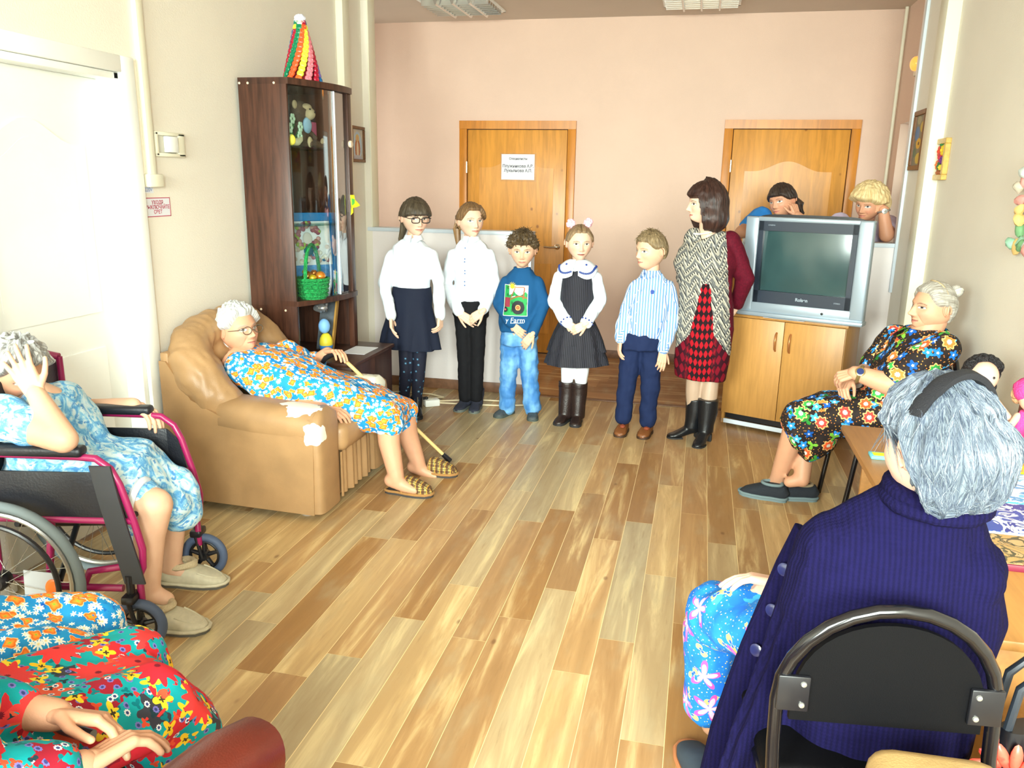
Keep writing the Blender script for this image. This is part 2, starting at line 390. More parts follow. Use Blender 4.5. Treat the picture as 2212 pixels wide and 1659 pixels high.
M_pine = pine('pine_lacquer', (204, 140, 56)); M_pinef = pine('pine_frame', (196, 124, 36), False)
M_dark = plain('dark_gap', (60, 36, 16), .8)
M_chrome = plain('polished_metal', (216, 208, 190), .15, 1.); M_paper = plain('white_paper', (226, 228, 234), .5)
M_ink = plain('black_ink', (70, 70, 84), .7)
def arch(x0, x1, z0, z1, rise, n=16):
    p = [(x0, z0), (x1, z0), (x1, z1)]
    for i in range(n+1):
        t = 1-i/n; p.append((x0+(x1-x0)*(.04+.92*t), z1+rise*(.5-.5*cos(2*pi*min(1, max(0, (t-.08)/.84))))))
    return p+[(x0, z1)]
def pine_door(num, x0, x1, ztop, hinge_z):
    fw_ = .072; y = YB
    fr_ = MB()
    for lo, hi in (((x0, y-.03, 0), (x0+fw_, y+.005, ztop-fw_)), ((x1-fw_, y-.03, 0), (x1, y+.005, ztop-fw_))): fr_.box(lo, hi, .004)
    fr_.prism([(x0, ztop-fw_), (x1, ztop-fw_), (x1, ztop), (x0, ztop)], (0, .035, 0), (0, y-.03, 0))
    d = fr_.build('door_%d' % num, M_pinef, None, loc=((x0+x1)/2, y, 0), kind='structure')
    a, b, t = x0+fw_+.006, x1-fw_-.006, ztop-fw_-.006
    MB().box((x0+fw_, y-.004, 0), (x1-fw_, y+.004, ztop-fw_)).build('rebate', M_dark, d)
    s = MB().box((a, y-.016, .012), (b, y+.003, t), .003)
    for z0, z1, rise in ((1.02, 1.72, .085), (.2, .86, 0)):      # raised moulding and field of each panel
        for k, (m, h) in enumerate(((.115, .022), (.135, .017), (.165, .021))):
            s.prism(arch(a+m, b-m, z0+m-.115, z1-(m-.115), rise), (0, .01, 0), (0, y-h, 0))
    s.build('slab', M_pine, d)
    h = MB()
    for z in (hinge_z, .35): h.tube([(a-.004, y-.034, z-.05), (a-.004, y-.034, z+.05)], .009)
    h.build('hinge', M_chrome, d)
    return d, a, b
d1, a, b = pine_door(1, -2.229, -1.147, 2.131, 1.72)
h = MB().lathe((b-.06, YB-.016, 1.02), [(.026, 0), (.026, .012), (.012, .02), (.012, .05)], (0, -1, 0)); h.tube([(b-.06, YB-.058, 1.02), (b-.12, YB-.06, 1.015), (b-.18, YB-.055, 1.018)], [.012, .010, .009])
h.ell((b-.06, YB-.06, 1.02), .02); h.build('door_handle', M_chrome, d1)
d2, a2, b2 = pine_door(2, .134, 1.228, 2.141, 1.76)
def text(body, size, o, ax, ay, mat, parent=None, name='lettering', depth=.0006, font=None, align='CENTER', bold=0):
    cu = bpy.data.curves.new('t', 'FONT'); cu.body = body; cu.size = size; cu.align_x = align; cu.align_y = 'CENTER'; cu.extrude = 0; cu.offset = bold
    ob = bpy.data.objects.new('t', cu); COL.objects.link(ob)
    dg = bpy.context.evaluated_depsgraph_get(); me = ob.evaluated_get(dg).to_mesh()
    ax, ay, o = V(ax).normalized(), V(ay).normalized(), V(o)
    mb = MB(); mb.add([o+ax*v.co.x+ay*v.co.y for v in me.vertices], [tuple(p.vertices) for p in me.polygons])
    bpy.data.objects.remove(ob)
    return mb if parent is None else mb.build(name, mat, parent, smooth=False)
sg = thing('notice', 'white paper notice in a plastic sleeve taped on pine door behind the children', 'sign', (-1.67, YB-.025, 1.62))
MB().box((-1.826, YB-.026, 1.615), (-1.517, YB-.024, 1.84)).build('sheet', M_paper, sg)
for s_, z_, t_ in ((.026, 1.80, 'Специалисты'), (.036, 1.735, 'Плужникова А.В.'), (.036, 1.695, 'Лукьянова А.П.')): text(t_, s_, (-1.67, YB-.0268, z_), (1, 0, 0), (0, 0, 1), M_ink, sg, bold=.0006)
M_film = plain('clear_film', (240, 240, 240), .05, Transmission_Weight=.9, Alpha=.25)
MB().box((-1.836, YB-.0285, 1.60), (-1.50, YB-.0275, 1.85)).build('plastic_sleeve', M_film, sg)

# white door in the left wall
c = boxes(((XL-.01, DY1, 0), (XL+.02, DY1+.085, 2.1)), ((XL-.01, DY0-.085, 0), (XL+.02, DY0, 2.1)), ((XL-.01, DY0, 2.03), (XL+.02, DY1, 2.1)), ((-2.66, DY1-.03, 0), (XL, DY1, 2.03)), ((-2.66, DY0, 0), (XL, DY0+.03, 2.03)), ((-2.66, DY0, 2.0), (XL, DY1, 2.03)), b=.004)
d3 = c.build('door_3', M_white, None, loc=(XL, 2.77, 0), kind='structure')
s = MB().box((-2.655, DY0+.03, .01), (-2.61, DY1-.03, 2.0), .003)
for z0, z1, rise in ((1.0, 1.72, .09), (.18, .84, 0)):
    for m, h in ((.12, .008), (.15, .004), (.19, .009)):
        s.prism(arch(DY0+.03+m, DY1-.03-m, z0+m-.12, z1-m+.12, rise), (-.01, 0, 0), (-2.61+h, 0, 0), ((0, 1, 0), (0, 0, 1)))
s.build('slab', M_white, d3)
MB().box((XL, 3.31, 0), (XL+.012, 5.45, .07), .003).build('baseboard_left', M_brown, None, kind='structure')
# cable duct, switch, stickers on the left wall
t = thing('cable_duct', 'white plastic cable duct running down the wall beside the white door', 'duct', (XL, 3.365, 1.56))
MB().box((XL, 3.345, 1.60), (XL+.025, 3.39, ZC), .003).build('channel', M_ivory, t); MB().box((XL, 3.325, 1.545), (XL+.035, 3.425, 1.605), .006).build('junction_box', M_ivory, t)
t = thing('light_switch', 'white light switch in a worn square housing on the wall', 'switch', (XL, 3.52, 1.74))
o_ = .105; c = MB(); y, z = 3.52, 1.742
for lo, hi in (((XL, y-.11, z-.055), (XL+.02, y-.09, z+.055)), ((XL, y+.06, z-.055), (XL+.02, y+.11, z+.055)), ((XL, y-.11, z+.04), (XL+.02, y+.11, z+.057)), ((XL, y-.11, z-.057), (XL+.02, y+.11, z-.04))): c.box(lo, hi, .004)
c.build('housing', M_ivory, t); MB().box((XL, y-.09, z-.04), (XL+.004, y+.06, z+.04)).build('recess', plain('switch_shadow_grey', (196, 192, 178), .6), t)
MB().box((XL+.004, y-.035, z-.036), (XL+.03, y+.045, z+.038), .004).build('rocker', M_white, t)
M_red = plain('crimson_ink', (186, 70, 96), .6); M_blue = plain('blue_ink', (96, 130, 190), .6)
t = thing('sticker', 'white rectangular sticker with red border and lettering about switching off the light', 'sticker', (XL, 3.405, 1.452))
y0, y1, z0, z1 = 3.31, 3.50, 1.408, 1.497
MB().box((XL, y0, z0), (XL+.0015, y1, z1)).build('backing', M_paper, t)
boxes(*[((XL+.0012, a, b), (XL+.002, c_, d)) for a, b, c_, d in ((y0, z0, y1, z0+.004), (y0, z1-.004, y1, z1), (y0, z0, y0+.004, z1), (y1-.004, z0, y1, z1))]).build('border', M_red, t)
for tx, zz in (('УХОДЯ', 1.474), ('ВЫКЛЮЧАЙТЕ', 1.452), ('СВЕТ', 1.430)): text(tx, .024, (XL+.0022, 3.405, zz), (0, 1, 0), (0, 0, 1), M_red, t, bold=.0006)
t = thing('voltage_sticker', 'small 220V sticker on the wall below the cable duct', 'sticker', (XL, 3.35, 1.53))
MB().box((XL, 3.315, 1.518), (XL+.001, 3.385, 1.548)).build('backing', M_paper, t); text('220V', .026, (XL+.0016, 3.35, 1.533), (0, 1, 0), (0, 0, 1), M_blue, t)

def framed(name, label, ctr, ax, w_, h_, fw_, dp, M_f, M_p, nrm, cat='picture'):
    """framed picture: ax along its width, nrm out of the wall"""
    ctr, ax, nrm = V(ctr), V(ax).normalized(), V(nrm).normalized(); up = V((0, 0, 1)); R = Matrix((ax, nrm, up)).transposed()
    t = thing(name, label, cat, ctr)
    c = MB()
    for dx, dz, sx, sz in ((0, h_/2-fw_/2, w_, fw_), (0, -h_/2+fw_/2, w_, fw_), (w_/2-fw_/2, 0, fw_, h_-2*fw_), (-w_/2+fw_/2, 0, fw_, h_-2*fw_)):
        c.rbox(ctr+ax*dx+up*dz+nrm*dp/2, (sx, dp, sz), .003, 1, R)
    c.build('frame', M_f, t)
    p = MB().rbox(ctr+nrm*dp*.3, (w_-2*fw_, .003, h_-2*fw_), 0, 1, R)
    ctr2 = [((V(v)-ctr).dot(ax)/w_+.5, (V(v)-ctr).dot(up)/h_+.5) for v in p.v]
    p.build('picture', M_p, t, uvs=ctr2)
    return t
M_wood = plain('brown_frame_wood', (112, 72, 40), .4, nz=(40, .2)); M_gold = plain('gold_frame', (206, 168, 86), .3, nz=(50, .15))
def painting(name, bg, blobs, nzs=9, nza=.3, soft=.01):
    """little painted picture: coloured ellipses over a mottled ground, in 0..1 coordinates"""
    g = G(name); u = g.uv(); x, y, _ = g.sep(u); nz = g.noise(u, nzs, 4)
    col = g.mix(nz, tuple(v*(1-nza) for v in srgb(bg)), tuple(min(1, v*(1+nza)) for v in srgb(bg)))
    wob = g.m_('MULTIPLY', g.m_('SUBTRACT', g.noise(u, 22, 3), .5), .5)
    for cx, cy, rx, ry, rgb in blobs:
        q = g.m_('ADD', g.m_('POWER', g.m_('DIVIDE', g.m_('SUBTRACT', x, cx), rx), 2.), g.m_('POWER', g.m_('DIVIDE', g.m_('SUBTRACT', y, cy), ry), 2.))
        k = g.m_('SUBTRACT', 1., g.sm(g.m_('ADD', q, wob), .85, 1.15))
        col = g.mix(k, col, srgb(rgb))
    return g.done(col, .5)
framed('icon', 'small brown framed icon of a robed figure on the wall between cabinet and hall', (XL, 5.735, 1.845), (0, 1, 0), .235, .255, .022, .02, M_wood,
       painting('icon_picture', (196, 186, 172), [(.5, .45, .34, .4, (178, 196, 214)), (.5, .38, .2, .3, (176, 104, 62)), (.5, .32, .08, .26, (222, 202, 176)), (.5, .68, .13, .1, (216, 178, 96)), (.5, .66, .07, .065, (206, 158, 116)), (.5, .12, .36, .08, (180, 176, 186))]), (1, 0, 0))
framed('painting', 'brown framed sunflower painting on the pier between duct and hall opening', (1.285, 5.635, 1.89), (0, -1, 0), .275, .36, .03, .022, M_wood,
       painting('sunflower_picture', (128, 122, 104), [(.3, .62, .2, .12, (88, 124, 168)), (.7, .72, .2, .09, (196, 168, 74)), (.5, .45, .2, .09, (216, 168, 52)), (.52, .45, .07, .03, (96, 60, 30)), (.6, .2, .22, .09, (206, 176, 70)), (.25, .3, .16, .08, (96, 116, 90)), (.35, .84, .18, .07, (160, 152, 120))]), (-1, 0, 0))
fp = framed('flower_picture', 'yellow framed relief picture of bright modelled flowers on the wall', (XR, 5.225, 1.765), (0, -1, 0), .23, .23, .03, .03, M_gold, plain('yellow_card', (222, 170, 60), .6), (-1, 0, 0))
for nm, dy, dz, r, col in (('flower', .03, .045, .032, (222, 70, 40)), ('flower', -.03, .05, .03, (236, 202, 40)), ('flower', 0, .01, .03, (196, 40, 70)), ('flower', -.035, -.005, .022, (110, 50, 130)), ('leaf', -.01, .08, .022, (40, 120, 60)), ('leaf', .0, -.04, .03, (50, 110, 60)), ('flower', -.03, -.045, .016, (236, 210, 60)), ('flower', .04, -.03, .026, (226, 120, 60)), ('vase', -.0, -.075, .028, (160, 90, 50))):
    m = MB(); c0 = V((XR-.016, 5.225+dy, 1.765+dz))
    for k in range(6): m.ell(c0+V((0, .6*r*cos(k*pi/3), .6*r*sin(k*pi/3))), (.012, r*.5, r*.5), n=10, m=6)
    m.ell(c0+V((-.006, 0, 0)), (.012, r*.4, r*.4), n=10, m=6); m.build(nm, plain('modelling_%d_%d_%d' % col, col, .5), fp)
t = thing('wreath', 'pastel wreath of crumpled paper leaves on the wall above the table', 'wreath', (XR, 3.74, 1.52)); rr = random.Random(3)
for k in range(26):
    a = k/26*2*pi; R_ = .13+.025*rr.uniform(-1, 1); p = V((XR-.03+.02*rr.uniform(-1, 1), 3.74+R_*cos(a), 1.52+R_*1.35*sin(a)))
    col = rr.choice([(150, 196, 168), (206, 196, 176), (226, 190, 120), (120, 170, 120), (226, 160, 150), (210, 220, 214)])
    MB().ell(p, (.018, .035, .022), Matrix.Rotation(rr.uniform(0, 3), 3, 'X'), 10, 6).disp(.008, 40, k).build('paper_leaf', plain('wreath_%d' % k, col, .7), t)
g = G('amber_glass'); g.done(srgb((240, 150, 70)), .2, Emission_Color=(*srgb((255, 160, 70)), 1), Emission_Strength=1.2)
t = thing('wall_lamp', 'small glowing amber lamp high on the hall wall beyond the partition', 'lamp', (1.47, 6.72, 2.47))
MB().box((1.44, 6.64, 2.40), (1.47, 6.80, 2.54), .01).build('base', M_ivory, t); MB().ell((1.43, 6.72, 2.48), (.035, .06, .05)).build('lamp_shade', g.m, t)
# louvred lamps in the hall ceiling (switched off)
M_alu = plain('louvre_aluminium', (204, 206, 204), .18, .9); M_lampin = plain('lamp_reflector', (214, 206, 190), .3, .6)
for k, x0 in enumerate((-2.31, -.415)):
    t = thing('ceiling_lamp', ('square louvred ceiling lamp above the half wall and white bloused girls', 'square louvred ceiling lamp above the teacher and striped shirt boy')[k], 'lamp', (x0+.295, 6.75, ZC), 'louvred ceiling lamps in the hall')
    y0, w_ = 6.455, .59; c = MB()
    for lo, hi in (((x0, y0, ZC-.012), (x0+w_, y0+.02, ZC)), ((x0, y0+w_-.02, ZC-.012), (x0+w_, y0+w_, ZC)), ((x0, y0, ZC-.012), (x0+.02, y0+w_, ZC)), ((x0+w_-.02, y0, ZC-.012), (x0+w_, y0+w_, ZC))): c.box(lo, hi)
    c.build('frame', M_white, t); MB().box((x0+.02, y0+.02, ZC-.002), (x0+w_-.02, y0+w_-.02, ZC-.001)).build('reflector', M_lampin, t)
    lv = MB()
    for i in range(1, 4):
        x = x0+.02+i*(w_-.04)/4; lv.prism([(x-.025, ZC-.002), (x+.025, ZC-.002), (x+.006, ZC-.05), (x-.006, ZC-.05)], (0, w_-.04, 0), (0, y0+.02, 0))
    for i in range(1, 8):
        y = y0+.02+i*(w_-.04)/8; lv.prism([(y-.014, ZC-.002), (y+.014, ZC-.002), (y+.002, ZC-.045), (y-.002, ZC-.045)], (w_-.04, 0, 0), (x0+.02, 0, 0), ((0, 1, 0), (0, 0, 1)))
    lv.build('louvre', M_alu, t)
# ------------------------------------------------------------------ display cabinet and what is in it
def darkwood(name, rgb, along=2, rough=.35):
    g = G(name); o = g.ob(); c = srgb(rgb); sc = [1, 1, 1]; sc[along] = .07
    n = g.noise(g.scale(o, tuple(sc)), 38, 6, .65, dist=.4)
    col = g.mix(g.sm(n, .32, .66), tuple(x*.5 for x in c), tuple(min(1, x*1.25) for x in c))
    return g.done(col, rough, spec=.45)
M_dw = darkwood('dark_walnut', (72, 43, 31)); M_dwi = darkwood('dark_walnut_inside', (60, 37, 27))
def thin_glass(name, tint=(.93, .97, .96), refl=.10):
    g = G(name); t = g.n('ShaderNodeBsdfTransparent', {}, {'Color': (*tint, 1)}).outputs[0]; gl = g.n('ShaderNodeBsdfGlossy', {}, {'Roughness': .02}).outputs[0]
    f = g.m_('MULTIPLY_ADD', g.n('ShaderNodeLayerWeight', {}, {'Blend': .25}).outputs['Fresnel'], .4, refl*.15)
    s_ = g.n('ShaderNodeMixShader', {}, {0: f, 1: t, 2: gl}).outputs[0]; g.t.links.new(s_, g.t.nodes['Material Output'].inputs[0]); return g.m
M_glass = thin_glass('clear_glass')
M_gedge = thin_glass('green_glass_edge', (.62, .80, .72))
M_back = plain('blue_grey_back', (150, 174, 186), .5, nz=(4, .15)); M_cream2 = plain('cream_knob', (226, 206, 180), .35)
CY0, CY1, CZ = 4.14, 4.70, 2.115
def bow(t):     # bowed front of the cabinet: t 0..1 from the near side to the far side
    return V((-2.215+.125*sin(t*pi*.62)/sin(pi*.5), CY0+(CY1-CY0)*t, 0))
def bowplate(z0, z1, out=0., back=-2.5, n=16):
    p = [(back, CY0), (back, CY1)]+[((bow(1-i/n)).x+out, (bow(1-i/n)).y) for i in range(n+1)]
    return MB().prism(p, (0, 0, z1-z0), (0, 0, z0), ((1, 0, 0), (0, 1, 0)))
cab = thing('display_cabinet', 'tall dark walnut display cabinet with a bowed glass front behind the armchair', 'cabinet', (-2.35, 4.38, 0))
c = MB().box((-2.5, CY0, 0), (-2.215, CY0+.018, CZ), .001); c.box((-2.5, CY1-.018, 0), (bow(1).x, CY1, CZ), .001); c.box((bow(1).x-.03, CY1-.05, .56), (bow(1).x+.004, CY1, CZ-.03), .002)
c.build('side_panel', M_dw, cab)
bowplate(CZ-.03, CZ+.004, .012).build('top', M_dw, cab); bowplate(.885, .915, .012).build('shelf', M_dw, cab)
MB().box((-2.5, CY0+.018, .56), (-2.49, CY1-.018, CZ-.03)).build('back_panel', M_back, cab)
c = MB().box((-2.5, CY0+.018, .0), (-1.90, 4.785, .545), .003); c.box((-2.5, CY0+.01, .545), (-1.885, 4.80, .567), .004); c.build('base', M_dw, cab)
c = MB()
for z in (1.76, 1.33):
    p = [(-2.488, CY0+.02), (-2.488, CY1-.02)]+[(bow(1-i/10*.94-.03).x-.03, bow(1-i/10*.94-.03).y) for i in range(11)]
    c.prism(p, (0, 0, .006), (0, 0, z), ((1, 0, 0), (0, 1, 0)))
c.build('glass_shelf', M_gedge, cab)
def bowglass(t0, t1, off):
    c = MB(); n = 12
    P = [bow(t0+(t1-t0)*i/n)+V((off, 0, .917)) for i in range(n+1)]; Q = [bow(t1-(t1-t0)*i/n)+V((off-.004, 0, .917)) for i in range(n+1)]
    return c.prism([(p.x, p.y) for p in P+Q], (0, 0, CZ-.035-.917), (0, 0, .917), ((1, 0, 0), (0, 1, 0)))
bowglass(.03, .60, -.005).build('glass_door', M_glass, cab); bowglass(.56, .93, -.018).build('glass_door', M_glass, cab)
c = MB()
for t in (.60,): p = bow(t); c.tube([p+V((.0, 0, .92)), p+V((.0, 0, CZ-.035))], .006, 8)
c.build('glass_edge', M_trimw, cab)
p = bow(.93); k_ = MB().lathe((p.x-.002, p.y, 1.80), [(.018, 0), (.022, .008), (.018, .018), (.0, .02)], (1, 0, 0)); k_.build('knob', M_cream2, cab)
for z in (2.09, .86):
    for x in (-2.49, -2.44, -2.285): MB().lathe((x, CY0-.0005, z), [(.007, 0), (.005, .004), (0, .005)], (0, -1, 0), 10).build('screw_cap', M_cream2, cab)
M_y = plain('yellow_paper', (232, 222, 40), .6); M_g = plain('green_paper', (90, 190, 80), .6)
t = thing('paper_bird', 'yellow paper cut out bird stuck to the cabinet front edge', 'decoration', bow(.95)+V((.006, 0, 1.45)))
p = bow(.93)+V((.008, 0, 1.44))
MB().prism([(x*.62, z*.7) for x, z in ((-.03, .09), (.02, .09), (.03, .05), (.10, .0), (.05, -.015), (0, -.02), (.0, -.06), (-.03, -.08), (-.02, -.01))], (.003, 0, 0), p, ((.35, .94, 0), (0, 0, 1))).build('body', M_y, t, smooth=False)
MB().prism([(-.012, .042), (.012, .038), (.012, .014), (-.009, .0)], (.002, 0, 0), p+V((.003, 0, 0)), ((.35, .94, 0), (0, 0, 1))).build('wing', M_g, t, smooth=False)
# beaded pyramid on top
t = thing('bead_pyramid', 'tall pyramid of coloured threaded discs on top of the dark cabinet', 'ornament', (-2.31, 4.45, CZ+.004))
PC = V((-2.30, 4.50, CZ+.012)); HH = .385
BC = dict(g=(0, 126, 84), r=(250, 92, 44), y=(222, 242, 70), p=(226, 128, 140), c=(176, 16, 50), v=(116, 98, 176), b=(0, 104, 164), o=(244, 110, 40), w=(228, 224, 206))
order = 'grypcvrygpbc'
parts = [[k, {}] for k in range(12)]
for row in range(13):
    f = row/12; R_ = .078*(1-f)+.026; z = f*(HH-.08); nn = 12
    if row > 10: nn = 8
    for k in range(nn):
        a = 2*pi*(k/nn)+f*1.15-2.35+pi/2*0
        key = order[k % len(order)]
        if row == 0: key = 'gbov'[k % 4] if k % 3 == 2 else key
        if row == 12: key = 'wcbg'[k % 4]
        p = PC+V((R_*cos(a), R_*sin(a), z+.018)); d = V((cos(a), sin(a), .25))
        parts[k][1].setdefault(key, MB()).lathe(p-d*.004, [(.0, -.004), (.017, -.003), (.020, .003), (.017, .010), (.008, .013), (.004, .009), (0, .009)], d, 12)
core = MB().lathe(PC, [(.09, 0), (.09, .004), (.075, .02), (.02, HH-.07), (.0, HH-.05)], n=20); core.build('core', plain('bead_core', (150, 30, 40), .6), t)
MD = {k: plain('disc_'+k, v, .35, spec=.5) for k, v in BC.items()}
for k, dct in parts:
    o = MB(); ks = list(dct)
    for i, q in enumerate(ks): dct[q].fm = [i]*len(dct[q].f); o.join(dct[q])
    o.build('disc_column', [MD[q] for q in ks], t)
rr = random.Random(2); c = MB()
for k in range(40):
    v = V((rr.gauss(0, 1), rr.gauss(0, 1), rr.gauss(0, 1))).normalized(); c.ell(PC+V((0, 0, HH-.045))+v*.022, (.014, .014, .014), n=8, m=6)
c.build('pompom', plain('white_tinsel', (226, 226, 240), .4), t); MB().box((-2.23, 4.47, CZ+.005), (-2.17, 4.60, CZ+.014), .003).build('doily', M_paper, t)
GO = V((0, .055, 0))
# soft monkey, flowers and banana on the upper glass shelf
M_mk = plain('brown_plush', (92, 70, 54), .9, nz=(120, .25), bump=(300, .6)); M_mf = plain('beige_plush', (196, 172, 136), .9, bump=(300, .5))
t = thing('toy_monkey', 'brown plush monkey with a blue bib sitting on the upper cabinet shelf', 'toy', (-2.28, 4.36, 1.766)); b0 = V((-2.29, 4.37, 1.766))
c = MB().ell(b0+V((0, 0, .075)), (.05, .055, .075)).ell(b0+V((0, .01, .2)), (.055, .055, .06)); c.cap(b0+V((.03, -.04, .03)), b0+V((.10, -.08, .02)), .022, .02).cap(b0+V((.03, .04, .03)), b0+V((.09, .09, .02)), .022, .02)
c.cap(b0+V((0, -.05, .12)), b0+V((.05, -.07, .06)), .018, .016).cap(b0+V((0, .05, .12)), b0+V((.05, .08, .06)), .018, .016)
solid(c, .006, 2).build('body', M_mk, t)
c = MB().ell(b0+V((.05, .02, .19)), (.035, .038, .035)).ell(b0+V((.035, .015, .225)), (.03, .04, .022)).ell(b0+V((0, -.055, .235)), (.012, .022, .024)).ell(b0+V((0, .075, .23)), (.012, .02, .022)).ell(b0+V((.1, -.082, .03)), (.012, .022, .03)).ell(b0+V((.092, .092, .03)), (.012, .022, .03)); c.build('face', M_mf, t)
c = MB().ell(b0+V((.066, .0, .212)), .006).ell(b0+V((.066, .034, .212)), .006).ell(b0+V((.086, .024, .198)), (.005, .01, .006)); c.build('eye', plain('black_bead', (24, 20, 20), .2), t)
MB().ell(b0+V((.045, .0, .125)), (.018, .045, .045)).build('bib', plain('pale_blue_cloth', (160, 196, 226), .8), t)
t = thing('flower_bunch', 'pale green artificial flowers on the upper cabinet shelf beside the monkey', 'flowers', (-2.27, 4.21, 1.766)); c = MB(); lf = MB(); rr = random.Random(8)
for x, y, z in ((.0, .0, .15), (.02, .05, .11), (.02, .04, .06), (.0, -.03, .1)):
    p = V((-2.25+x, 4.2+y, 1.766+z)); lf.tube([V((-2.27, 4.22, 1.768)), p], .003, 6)
    for k in range(6): c.ell(p+V((.004, .018*cos(k*pi/3), .018*sin(k*pi/3))), (.006, .012, .012), n=8, m=6)
for k in range(14): lf.ell((-2.28+.03*rr.random(), 4.16+.1*rr.random(), 1.79+.1*rr.random()), (.006, .03, .014), Matrix.Rotation(rr.uniform(0, 3), 3, 'X'), 8, 6)
c.build('blossom', plain('pale_green_petals', (190, 220, 196), .6), t); lf.build('leaves', plain('plastic_leaf', (40, 120, 60), .5), t)
t = thing('toy_banana', 'white and yellow plush banana lying on the upper cabinet shelf', 'toy', (-2.24, 4.2, 1.766))
MB().loft([V((-2.23, 4.11+.16*u, 1.79+.035*abs(2*u-1)**2)) for u in (0, .15, .4, .6, .85, 1)], [.008, .018, .024, .024, .018, .006], [.008, .016, .02, .02, .016, .006], side=(1, 0, 0)).build('peel', plain('cream_plush', (232, 226, 190), .8), t)
MB().ell((-2.22, 4.13, 1.80), (.022, .02, .03)).build('tip', plain('yellow_plush', (226, 206, 70), .8), t)
t = thing('pink_box', 'pink box standing at the far end of the upper cabinet shelf', 'box', (-2.3, 4.5, 1.766)); MB().box((-2.36, 4.50, 1.766), (-2.28, 4.56, 1.92), .004).build('carton', plain('pink_card', (206, 90, 130), .6), t)
# blue framed applique, basket with baubles, glasses on the wooden shelf
M_bl = plain('blue_painted_frame', (10, 116, 184), .45)
R0 = V((-2.31, 4.44, 1.158))
t = thing('applique_picture', 'blue framed applique of a flower haired figure leaning inside the cabinet', 'picture', (-2.33, 4.4, .916))
Rm = Matrix.Rotation(radians(-44), 3, 'Z') @ Matrix.Rotation(radians(-9), 3, 'Y'); AK = 1.13
def loc(a, b, d=0): return R0+Rm@V((d, a*AK, b*AK))
for a, b, sa, sb in ((0, .195, .36, .045), (0, -.185, .36, .045), (-.158, 0, .045, .35), (.158, 0, .045, .35)): pass
c = MB()
for a, b, sa, sb in ((0, .19, .35, .045), (0, -.19, .35, .045), (-.153, 0, .045, .34), (.153, 0, .045, .34)): c.rbox(loc(a, b), (.018, sa*AK, sb*AK), .003, 1, Rm)
c.build('frame', M_bl, t)
MB().rbox(loc(0, .06, -.003), (.004, .27*AK, .26*AK), 0, 1, Rm).build('backing', M_paper, t)
MB().rbox(loc(0, -.125, -.002), (.005, .27*AK, .12*AK), 0, 1, Rm).build('blue_skirt', plain('blue_gauze', (70, 140, 204), .7, nz=(60, .2)), t)
rr = random.Random(4); gp = {}
for k in range(95):
    a = rr.uniform(0, 2*pi)
    if k < 60: q, b = .075*cos(a)*rr.uniform(.5, 1), .085+.08*sin(a)*rr.uniform(.55, 1); col = rr.choice([(158, 96, 110), (176, 110, 126), (140, 70, 90), (160, 186, 90), (198, 150, 150), (150, 110, 90)])
    else: q, b = rr.uniform(-.11, .11), rr.uniform(-.05, .03); col = rr.choice([(226, 220, 206), (24, 104, 150), (210, 190, 180), (176, 110, 120), (236, 232, 226)])
    gp.setdefault(col, MB()).ell(loc(q, b, .008), (.008, .014, .014), Rm, 8, 6)
for col, m in gp.items(): m.build('quilled_flowers', plain('quill_%d_%d_%d' % col, col, .6), t, kind='stuff')
MB().ell(loc(0, .075, .01), (.008, .03, .038), Rm).build('face', plain('pale_card', (214, 206, 200), .6), t)
MB().ell(loc(0, .01, .012), (.01, .03, .03), Rm).build('bodice', plain('teal_card', (20, 110, 140), .6), t)
MB().prism([(0, .03), (.02, 0), (0, -.03), (-.02, 0)], (.003, 0, 0), loc(-.03, -.1, .004), (Rm@V((0, 1, 0)), Rm@V((0, 0, 1)))).build('diamond', plain('ochre_card', (150, 122, 60), .6), t)
bk = V((-2.185, 4.235, .916))
t = thing('basket', 'green woven basket with a tall handle standing in the cabinet', 'basket', bk); M_bas = plain('green_wicker', (22, 150, 74), .55, nz=(60, .3), bump=(120, 1., .02))
c = MB().lathe(bk, [(.0, .0), (.075, 0), (.085, .05), (.092, .115), (.086, .115), (.08, .05), (.07, .012), (0, .012)])
for z in (.02, .045, .07, .095, .114): c.tube([bk+V(((.078+z*.13)*cos(2*pi*k/24), (.078+z*.13)*sin(2*pi*k/24), z)) for k in range(24)], .009, 8, True)
c.build('bowl', M_bas, t)
MB().tube([bk+V((0, .088*cos(pi*k/16), .11+.20*sin(pi*k/16))) for k in range(17)], .011, 8).build('handle', M_bas, t)
for k, (x, y, z, r, col) in enumerate(((.03, -.055, .125, .022, (214, 190, 50)), (.05, .0, .13, .03, (230, 150, 60)), (.03, .045, .13, .025, (150, 50, 40)), (-.02, -.02, .13, .03, (190, 130, 60)), (-.03, .05, .125, .025, (206, 170, 60)), (.0, .02, .145, .02, (200, 120, 60)))):
    o = MB().ell(bk+V((x, y, z)), r); b = o.build('bauble', plain('bauble_%d' % k, col, .15, .7), None, loc=bk+V((x, y, z)))
    b['label'] = ('yellow gold bauble at the near end of the green basket', 'large orange gold bauble in front of the green basket', 'dark red bauble at the far end of the green basket', 'bronze bauble lying at the back of the green basket', 'pale gold bauble at the far back of the green basket', 'small coppery bauble on top of the green basket heap')[k]; b['category'] = 'bauble'; b['group'] = 'baubles in the green basket'
for k, (x, y) in enumerate(((-2.15, 4.40), (-2.16, 4.50))):
    t = thing('glass_tumbler', ('clear glass tumbler standing beside the green basket in the cabinet', 'clear glass tumbler further along the cabinet shelf by the sliding glass')[k], 'glass', (x, y, .916), 'tumblers in the cabinet')
    MB().lathe((x, y, .916), [(0, .0), (.028, 0), (.034, .09), (.031, .09), (.026, .008), (0, .008)]).build('vessel', M_glass, t)
t = thing('paper_greenery', 'dark green and cream paper flowers standing against the cabinet side wall', 'flowers', (-2.36, 4.14, .916)); rr = random.Random(5); c = MB(); c2 = MB()
